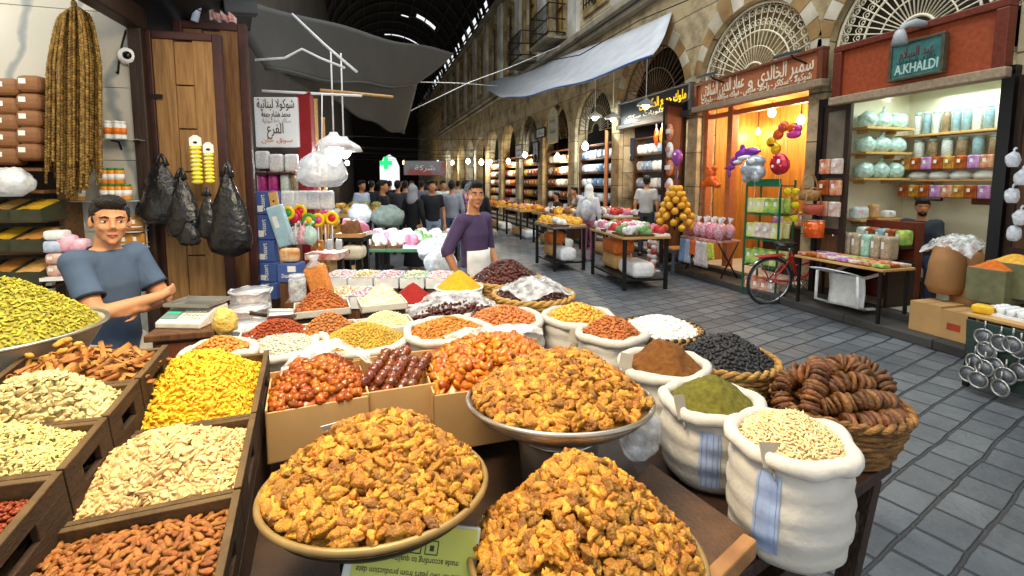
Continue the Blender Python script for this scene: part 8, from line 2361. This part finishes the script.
def board_sign(label, p, w, h, m, yaw, fr=None, txt=None, tm=None, nm='signboard', cat='sign'):
    t = thing(nm, label, cat, p, yaw)
    g = MB(); g.span((-w / 2, -0.02, -h / 2), (w / 2, 0.02, h / 2)); g.build('panel', m, t, 0.004)
    if fr:
        for A, B_ in (((-w / 2, -0.03, h / 2 - 0.04), (w / 2, 0.025, h / 2)), ((-w / 2, -0.03, -h / 2), (w / 2, 0.025, -h / 2 + 0.04)), ((-w / 2, -0.03, -h / 2), (-w / 2 + 0.04, 0.025, h / 2)), ((w / 2 - 0.04, -0.03, -h / 2), (w / 2, 0.025, h / 2))): g = MB(); g.span(A, B_); g.build('frame_rail', fr, t)
    for z, s, tx, wd in txt or []: lettering(tx, s, tm, t, (0, -0.0215, z), FRO, 0.002, wd)
    return t
m_grey_txt = mat('grey_paint', '#4c4c50', 0.5, var=0)
board_sign('framed portrait of a man in a dark suit between the lit shops', on_x(536, 152, 5.92), 0.6, 0.75, m_wgoods, FR, m_dark, nm='portrait', cat='portrait')
t = bpy.data.objects['portrait']; g = MB(); g.ball((0, -0.015, 0.08), (0.09, 0.02, 0.12), 12, 10); g.build('painted_face', SKIN['tan'], t); g = MB(); g.ball((0, -0.012, -0.22), (0.2, 0.02, 0.16), 12, 8); g.build('painted_suit', m_dark, t)
board_sign('white sign with dark lettering above the warm lit shop', on_x(519, 152, 5.92), 0.9, 0.6, m_white, FR, m_oak, [(0.1, 0.2, arabic('محمد'), 0.6), (-0.12, 0.16, arabic('حلويات'), 0.6)], m_grey_txt)
board_sign('small bright sign under the oval sign', on_x(541, 133, 5.92), 0.9, 0.35, m_white, FR, m_iron, [(0, 0.2, arabic('سكاكر'), 0.6)], m_grey_txt)
for yy, zz in ((p_.y, p_.z + h_) for p_, h_ in ((at(425, 168, 17), 0.27), (at(386, 163, 16), 0.21))): rope('wire across the street over the %s' % ('banner' if yy > 17 else 'green cross'), [(-1.76, yy, zz), (6.1, yy, zz)], 0.008, m_iron)
t = wt('signboard', 'oval-topped cream sign in the dark arch', 'sign', on_x(553, 128, 5.92)); g = MB(); g.prism([(0.42 * math.cos(PI * i / 16), 0.25 + 0.42 * math.sin(PI * i / 16)) for i in range(17)] + [(-0.42, -0.5), (0.42, -0.5)], -0.02, 0.02, 0, Matrix(((1, 0, 0, 0), (0, 0, 1, 0), (0, 1, 0, 0), (0, 0, 0, 1)))); g.build('panel', mat('cream_sign', '#c9c4a9', 0.6), t); lettering(arabic('راحة'), 0.24, m_grey_txt, t, (0, -0.025, 0.25), FRO, 0.002, 0.5); lettering(arabic('شوكولا'), 0.18, m_grey_txt, t, (0, -0.025, -0.1), FRO, 0.002, 0.55)
p = at(425, 168, 17); board_sign('grey and red banner hung across the street', p, 1.5, 0.5, mat('banner_grey', '#8b8f94', 0.6, col2='#a05a58', scale=1.2, sharp=0.15), -YAW, None, [(0, 0.25, arabic('شركة'), 0.7)], m_white, 'street_banner', 'banner')
p = at(386, 163, 16); t = thing('pharmacy_sign', 'green lit cross sign hanging over the aisle', 'sign', p, -YAW); gm = mat('green_led', '#20c060', 0.4, emit='#18d060', estr=1.2)
for A, B_ in (((-0.2, -0.03, -0.07), (0.2, 0.03, 0.07)), ((-0.07, -0.035, -0.2), (0.07, 0.035, 0.2))): g = MB(); g.span(A, B_); g.build('cross_bar', gm, t)
# grey awnings and ropes
m_tarp = mat('grey_tarpaulin', '#b4b7ba', 0.6, var=0.12, scale=2.5, bump=0.3, bscale=4); m_tarpd = mat('dark_tarpaulin', '#34332f', 0.75, var=0.15, scale=2, bump=0.3, bscale=4)
def awning(label, A, m, sag=0.25, wave=0.05, hem=None):
    t = thing('street_awning', label, 'awning', (0, 0, 0))
    g = MB(); g.sheet(lambda u, v: A[0].lerp(A[1], u).lerp(A[3].lerp(A[2], u), v) - Vector((0, 0, sag * math.sin(PI * u) * 0.6 + sag * math.sin(PI * v) * 0.5 + wave * math.sin(u * 14 + v * 4))), 30, 14); g.build('cloth', m, t, solid=0.012)
    g = MB(); g.tube([A[3].lerp(A[2], u / 20) - Vector((0, 0, sag * math.sin(PI * u / 20) * 0.6 + wave * math.sin(u / 20 * 14 + 4))) for u in range(21)], 0.022, 6); g.build('hem', hem or m, t)
m_bluehem = mat('blue_hem', '#3f5f9a', 0.6)
awning('long pale grey awning with blue hem along the right-hand wall', [on_x(672, 12, 5.92), on_x(484, 84, 5.6), at(503, 99, 15.5), at(652, 57, 8.1)], m_tarp, 0.2, 0.03, m_bluehem)
awning('upper dark grey tarpaulin over the left-hand aisle', [at(222, -8, 4.2), at(454, 52, 9.0), at(416, 86, 8.0), at(266, 70, 4.4)], m_tarpd, 0.08, 0.02)
awning('lower dark grey tarpaulin hanging in front of the roof', [at(262, 58, 4.5), at(418, 78, 8.0), at(404, 134, 8.6), at(332, 98, 5.6)], m_tarpd, 0.08, 0.025)
rope('white rope slanting down across the upper tarpaulin', [at(292, 14, 4.2), at(325, 45, 4.2), at(357, 72, 4.2)], 0.012)
rope('twisted white cord under the upper tarpaulin', [at(255, 60, 4.0), at(285, 58, 4.05), at(302, 49, 4.1), at(320, 58, 4.1), at(345, 68, 4.15)], 0.01)
rope('pale cord stretched from the tarpaulin across to the right wall', [at(408, 112, 9.0), at(470, 82, 10.5), at(508, 68, 12.0), at(560, 46, 13)], 0.008)
rope('horizontal pale cord from the tarpaulin to the awning tip', [at(418, 82, 8.2), at(460, 83, 11), at(497, 86, 15)], 0.008)
rope('thin wire along the top of the lower storey', [at(520, 66, 12), at(580, 55, 10), at(640, 20, 9.5), at(700, -5, 8.5)], 0.012, m_iron)
rope('pale bamboo pole under the tarpaulins', [at(320, 90, 4.4), at(393, 97, 4.8)], 0.014, m_board2)
rope('cord carrying the big milky bag from the white pole', [at(322, 94, 3.95), at(322, 150, 3.9)], 0.005)
rope('white pole across the top of the chocolate sign', [at(262, 91, 4.1), at(362, 96, 4.3)], 0.012)

# ================================================================ chocolate stall on the left
RZ_ = -YAW
d_ = 4.2
def pic(px0, px1, py0, py1, d): return at((px0 + px1) / 2, (py0 + py1) / 2, d), (px1 - px0) * d / F, (py1 - py0) * d / F
c, w, h = pic(256, 299, 98, 147, d_)
board_sign('white chocolate shop sign with black Arabic lettering', c, w, h, mat('sign_white', '#eef2f6', 0.5, var=0.03), RZ_, None, [(h * 0.36, 0.11, arabic('شوكولا لبنانية'), w * 0.86), (h * 0.16, 0.075, arabic('محمد هشام جمعة'), w * 0.66)], m_ink)
t = bpy.data.objects['signboard.004'] if 'signboard.004' in bpy.data.objects else None
t = [o for o in bpy.data.objects if o.get('label') == 'white chocolate shop sign with black Arabic lettering'][0]
lettering(arabic('سكاكر راحة شوكولا'), 0.05, m_greylamp, t, (0, -0.0215, h * 0.03), FRO, 0.002, w * 0.66); lettering(arabic('الفرع'), 0.12, m_ink, t, (-0.01, -0.0215, -h * 0.14), FRO, 0.002, w * 0.38); lettering(arabic('سوق خان'), 0.055, mat('rust_paint', '#c9744c', 0.6, var=0), t, (0, -0.0215, -h * 0.36), FRO, 0.002, w * 0.72)
def post(label, px0, px1, py0, py1, d, m, nm='stall_post', z0=None):
    c, w, h = pic(px0, px1, py0, py1, d); z1 = c.z + h / 2; z0 = c.z - h / 2 if z0 is None else z0
    t = thing(nm, label, 'post', (c.x, c.y, z0), RZ_); g = MB(); g.span((-w / 2, -w * 0.3, 0), (w / 2, w * 0.3, z1 - z0)); g.build('shaft', m, t, 0.004); g = MB(); g.span((-w * 0.55, -w * 0.33, z1 - z0), (w * 0.55, w * 0.33, z1 - z0 + 0.02)); g.build('end_cap', m, t)
m_redpost = mat('dark_red_board', '#8d1f24', 0.45, var=0.1)
post('dark red upright board beside the chocolate sign', 299, 313, 96, 168, 4.25, m_redpost, z0=0.0)
post('dark brown upright of the chocolate stall beside the door leaf', 250, 256, 92, 290, 4.1, m_darkwood, z0=0.0)
post('thin pine stick behind the hanging lamps', 316, 319, 102, 200, 4.6, m_board2, z0=0.0); post('second thin pine stick behind the hanging lamps', 323, 326, 120, 200, 4.7, m_board2, z0=0.0)
for k, (px, py) in enumerate(((334, 146), (344, 150), (334, 157))):
    hang_bulb(('large white bulb hanging left over the sweets', 'white bulb hanging beside the large one', 'lower white bulb under the large one')[k], at(px, py, 4.7 + 0.15 * k), 0.07, m_bulbw, 22, (0.93, 0.98, 1), (0.9, 0.95, 0.35)[k], m_white if k < 2 else None)
c, w, h = pic(256, 300, 148, 290, 4.35)
t = thing('stall_cabinet', 'dark cabinet of sweets under the chocolate sign', 'cabinet', (c.x, c.y, 0), RZ_); zt = c.z + h / 2
g = MB(); g.span((-w / 2, 0.1, 0), (w / 2, 0.16, zt)); g.build('back_panel', m_darkwood, t)
zsh = [at(278, y, 4.35).z for y in (172.5, 193)]
for z in zsh: g = MB(); g.span((-w / 2, -0.12, z - 0.02), (w / 2, 0.1, z)); g.build('shelf_board', m_darkwood, t)
g = MB(); g.span((-w / 2, -0.1, 0), (w / 2, 0.1, zsh[1] - 0.02)); g.build('base', m_oak, t)
wp = packet('sweet_packet', 'x', 'packet', 'white speckled packets', 0.12, 0.16, 0.06, mat('white_speckled', '#d9dcdc', 0.4, var=0.2, scale=60), None)
items = [(at(x, 163 if k else 160, 4.33), RZ_, 'white speckled packet on the top shelf under the chocolate sign, %s' % ('next to the upright', 'second', 'third')[k]) for k, x in enumerate((263, 277, 292))]
items += [(at(x, 200, 4.1), RZ_, 'white speckled packet in the row above the lollipops, %s from the blue boxes' % n) for x, n in ((289, 'first'), (302, 'second'), (314, 'third'), (327, 'fourth'))]
many(wp, items)
m_mag = mat('magenta_sweets', '#b83a86', 0.25, var=0.25, scale=50)
for k, (x, m, n) in enumerate(((263, m_mag, 'magenta'), (274, m_mag, 'pink-lit magenta'), (286, m_jarw, 'grey sweet'), (296, m_jarbr, 'brown sweet'))):
    j = jar(n + ' jar with red lid under the chocolate sign', 0.085, 0.19, m, m_redbox, 'red-lidded jars'); q = at(x, 193, 4.3); j.location = (q.x, q.y, zsh[1] + 0.0005)
m_bluebox = mat('blue_box', '#4560a0', 0.5, var=0.08)
for k, (y0, y1) in enumerate(((191, 214), (215, 239), (240, 261), (262, 281), (282, 298))):
    c, w, h = pic(257 + 1.2 * k, 275 + 1.2 * k, y0, y1, 3.75 - 0.02 * k)
    t = thing('chocolate_box', 'blue chocolate box with white script in the upright column, %s' % ('topmost', 'second from the top', 'middle one', 'second from the bottom', 'lowest')[k], 'box', c, RZ_, 'blue chocolate boxes')
    g = MB(); g.span((-w / 2, -0.05, -h / 2 + 0.001), (w / 2, 0.1, h / 2 - 0.001)); g.build('carton', m_bluebox, t, 0.003)
    o = lettering('Dessert', 0.05, m_white, t, (-0.0, -0.0515, 0.0), (PI / 2, -PI / 2, 0), 0.001, 0.12); g = MB(); g.span((-w * 0.3, -0.053, -h * 0.38), (-w * 0.02, -0.05, -h * 0.12)); g.build('white_mark', m_white, t)
c, w, h = pic(281, 301, 263, 281, 3.4); t = thing('chocolate_box', 'low blue box lettered Dessert under the lollipops', 'box', c, RZ_); g = MB(); g.span((-w / 2, -0.05, -h / 2), (w / 2, 0.08, h / 2)); g.build('carton', m_bluebox, t, 0.003); lettering('Dessert', 0.04, m_white, t, (0, -0.0515, -0.02), FRO, 0.001, w * 0.6); g = MB(); g.span((0.0, -0.053, 0.01), (w * 0.4, -0.05, h * 0.4)); g.build('white_mark', m_white, t)
t = thing('display_stand', 'plain wooden stand under the low blue box lettered Dessert', 'stand', (c.x, c.y, 0), RZ_); g = MB(); g.span((-w * 0.45, -0.04, 0), (w * 0.45, 0.07, c.z - h / 2 - 0.0005)); g.build('box', m_oak, t)
t = packet('sweet_packet', 'yellow and white packet standing on the low blue box', 'packet', None, 0.13, 0.1, 0.07, mat('fruit_print', '#d9c9a0', 0.4, col2='#c9782a', scale=25), None); place(t, at(290, 255, 3.42), RZ_)
t = thing('leaning_plank', 'bare pine plank leaning beside the blue boxes', 'plank', at(283, 250, 3.7), 0, rot=(0, -0.13, RZ_)); g = MB(); g.span((-0.03, -0.012, -0.5), (0.03, 0.012, 0.45)); g.build('board', m_board2, t); g = MB(); g.ball((0, -0.013, 0.38), 0.008, 8, 6); g.build('nail', m_iron, t)
t = packet('flat_box', 'pale blue flat box leaning beside the blue column', 'box', None, 0.13, 0.32, 0.04, mat('pale_blue_box', '#9fc4d4', 0.4), m_white); place(t, at(281, 226, 3.65), rot=(0, -0.28, RZ_))
m_lol = [mat('lolly_' + n, c, 0.3) for n, c in (('yellow', '#e8c21c'), ('red', '#c8202c'), ('green', '#3f9a3a'), ('pink', '#d94a8c'))]
for k, (x, y, a, b, lab) in enumerate(((288, 213, 0, 2, 'yellow and green'), (295, 216, 1, 3, 'red and pink'), (300, 211, 0, 1, 'yellow and red, higher'), (309, 220, 2, 0, 'green-rimmed yellow'), (318, 220, 0, 3, 'plain yellow and pink'), (325, 217, 3, 0, 'pink and yellow'), (332, 218, 0, 1, 'large yellow and red'))):
    t = thing('lollipop', lab + ' disc lollipop in the sweets display', 'lollipop', at(x, y, 3.8 + 0.03 * (k % 3)), RZ_, 'disc lollipops')
    R_ = Matrix.Rotation(PI / 2, 4, 'X')
    g = MB(); g.tube([(0.042 * math.cos(2 * PI * i / 20), 0, 0.042 * math.sin(2 * PI * i / 20)) for i in range(20)], 0.015, 8, closed=True); g.build('rim', m_lol[a], t)
    g = MB(); g.lathe([(0, -0.01), (0.036, -0.008), (0.036, 0.008), (0, 0.01)], 16, (0, 0, 0), 0, R_); g.build('centre', m_lol[b], t)
    g = MB(); g.tube([(0, 0, -0.05), (0, 0, -0.2)], 0.005, 6); g.build('stick', m_white, t)
c = at(322, 171, 3.9); plastic_bag('plastic_bag', 'big milky plastic bag hanging over the lollipop display', c, (0.19, 0.13, 0.15), m_milky, 6, True)
for k, x in enumerate((296, 303, 310)):
    plastic_bag('plastic_bag', 'cellophane bag of mixed sweets under the lollipops, %s' % ('beside the blue boxes', 'in the middle', 'beside the red tray')[k], at(x, 236, 3.65), (0.05, 0.04, 0.075), (m_clear, m_flor, m_seabag)[k], k + 2, True)
c, w, h = pic(311, 344, 251, 257, 3.9); t = thing('red_tray', 'red tray table carrying small packs of sweets', 'table', (c.x, c.y, 0), RZ_); g = MB(); g.span((-w / 2, -0.12, c.z - 0.03), (w / 2, 0.12, c.z + 0.02)); g.build('top', m_redbox, t)
for s in (-1, 1): g = MB(); g.span((s * w * 0.42 - 0.012, -0.02, 0), (s * w * 0.42 + 0.012, 0.02, c.z - 0.03)); g.build('leg', m_iron, t)
sp_ = packet('sweet_packet', 'x', 'packet', 'small packs on the red tray', 0.05, 0.085, 0.03, m_brownpk, m_white); sp2 = packet('sweet_packet', 'x', 'packet', 'small packs on the red tray', 0.05, 0.09, 0.03, m_wgoods, None)
many(sp_, [(at(x, 245.5, 3.85), RZ_, 'small brown pack on the red tray, ' + n) for x, n in ((314, 'at the blue box end'), (321, 'second from the blue box end'))]); many(sp2, [(at(x, 245, 3.85), RZ_, 'small silver pack on the red tray, ' + n) for x, n in ((330, 'in the middle'), (339, 'at the open end'))])
t = packet('orange_bag', 'clear bag of orange flakes propped behind the granules', 'bag', None, 0.13, 0.2, 0.07, mat('orange_bagged', '#c98040', 0.35, var=0.25, scale=60), None); place(t, at(319, 281, 2.9), rot=(0, -0.3, RZ_)); g = MB(); g.tube([(0, 0, 0.095), (0.01, 0, 0.13), (0.02, 0, 0.16)], [0.05, 0.02, 0.04], 10); g.build('tied_top', m_clear, t)
# candy trays in two rows
m_cand = [mat('candy_%d' % i, a, 0.35, col2=b, scale=60, isl=0.35, hue=0.12) for i, (a, b) in enumerate((('#d98aa0', '#e9e2d4'), ('#e0b84a', '#d9e0c4'), ('#c94a6a', '#efe6dc'), ('#8fb87a', '#e6e2d6')))]
for r_ in range(2):
    for k in range(5):
        x, y = 340 + 25 * k + 3 * r_, (271 + 1.0 * k * 0.2, 288)[r_]
        if r_ == 1 and k > 1: continue
        d = (3.55, 3.0)[r_]; c = at(x, y, d)
        t = thing('candy_tray', 'clear-sided tray of candies, %s tray of the %s row' % (('first', 'second', 'third', 'fourth', 'fifth')[k], ('back', 'front')[r_]), 'tray', c, RZ_, 'trays of candies')
        g = MB(); g.span((-0.085, -0.12, -0.1), (0.085, 0.12, -0.03)); g.build('box', m_white, t); g = MB()
        g.tube([(-0.085, -0.12, -0.02), (0.085, -0.12, -0.02), (0.085, 0.12, -0.02), (-0.085, 0.12, -0.02)], 0.006, 5, closed=True); g.build('rim', m_clear, t)
        hp = Heap(frame(c, RZ_), 0.08, 0.115, 0.03, True, 1, 0.2, -0.03, (0, 0), 0.5, k)
        stuff_heap('candies_heap', 'mixed wrapped candies in the %s tray of the %s row' % (('first', 'second', 'third', 'fourth', 'fifth')[k], ('back', 'front')[r_]), 'candies', hp, RAISIN, 0.02, m_cand[(k + r_) % 4], 10)
        t = thing('support_crate', 'plain stand under the %s candy tray of the %s row' % (('first', 'second', 'third', 'fourth', 'fifth')[k], ('back', 'front')[r_]), 'crate', (c.x, c.y, 0), RZ_, 'stands under the candy trays'); g = MB(); g.span((-0.08, -0.11, 0), (0.08, 0.11, c.z - 0.101)); g.build('box', m_oak, t)
# green-edged table of bagged goods, boxes and bags around it
c = at(410, 244, 6.0); m_gtop = mat('green_edge', '#3f6e50', 0.5)
market_table('green-edged table of bagged goods before the crowd', (c.x, c.y), 1.15, 0.9, c.z, (2, 4, 2, 5, 2), 'the green-edged table', (6, 4), 2, RZ_, m_gtop)
c = at(353, 236, 4.6); market_table('small black table stacked with boxes beside the lollipops', (c.x, c.y), 0.28, 0.3, c.z, (6, 4), 'the small black table', (1, 2), 0, RZ_, m_dark)
t = packet('cardboard_crate', 'cream box on a shelf of the small black table', 'box', None, 0.2, 0.13, 0.2, m_plaster, m_ink); place(t, at(354, 252, 4.5), RZ_)
for k, (px, py, d, r_, m, lab) in enumerate(((388, 217, 6.6, (0.22, 0.16, 0.16), mat('greygreen_bag', '#6e7d76', 0.5, var=0.3, scale=12, bump=0.6, bscale=20), 'grey-green lumpy bag behind the green-edged table'), (360, 214, 6.5, (0.16, 0.12, 0.14), m_milky, 'white draped bag beside the lollipop display'), (441, 264, 4.9, (0.16, 0.14, 0.16), m_milky, 'white plastic bag with coloured print near the man in purple'), (436, 250, 5.6, (0.22, 0.2, 0.15), m_milky, 'pile of clear plastic at the end of the green-edged table'))):
    plastic_bag('plastic_bag', lab, at(px, py, d), r_, m, k + 11, False)
for k, x in enumerate((354, 365, 376)):
    c = at(x, 206, 8.2); t = thing('fruit_basket', 'basket of olive-green fruit at the far left stall, %s' % ('nearest the wall', 'in the middle', 'nearest the aisle')[k], 'basket', c, 0, 'olive-green fruit baskets')
    g = MB(); g.lathe([(0.07, -0.12), (0.1, 0), (0.09, 0), (0, -0.03)], 16); g.build('weave', m_straw, t)
    g = MB(); g.ball((0, 0, 0.02), (0.085, 0.085, 0.06), 12, 8, 0, None, 0.3, k, 4); g.build('fruit', mat('olive_fruit', '#8d8a4a', 0.5, var=0.3, scale=30), t)
c = at(365, 211, 8.2); market_table('far left table under the olive-green fruit baskets', (c.x, c.y), 0.75, 0.5, c.z - 0.13 + 0.06, (0, 2), 'the far left table', (3, 1), 1, RZ_)
for k, (y, w_) in enumerate(((9.5, 1.6), (12.5, 1.6), (16.0, 1.6))):
    market_table('left-hand street table, %s from the green-edged one' % ('first', 'second', 'third')[k], (-0.7, y), w_, 0.8, 0.85, ((0, 3, 2), (2, 4, 7), (0, 5, 3))[k], 'left-hand street table %s' % ('nearest', 'in the middle', 'farthest')[k], (5, 2), 2, PI / 2)
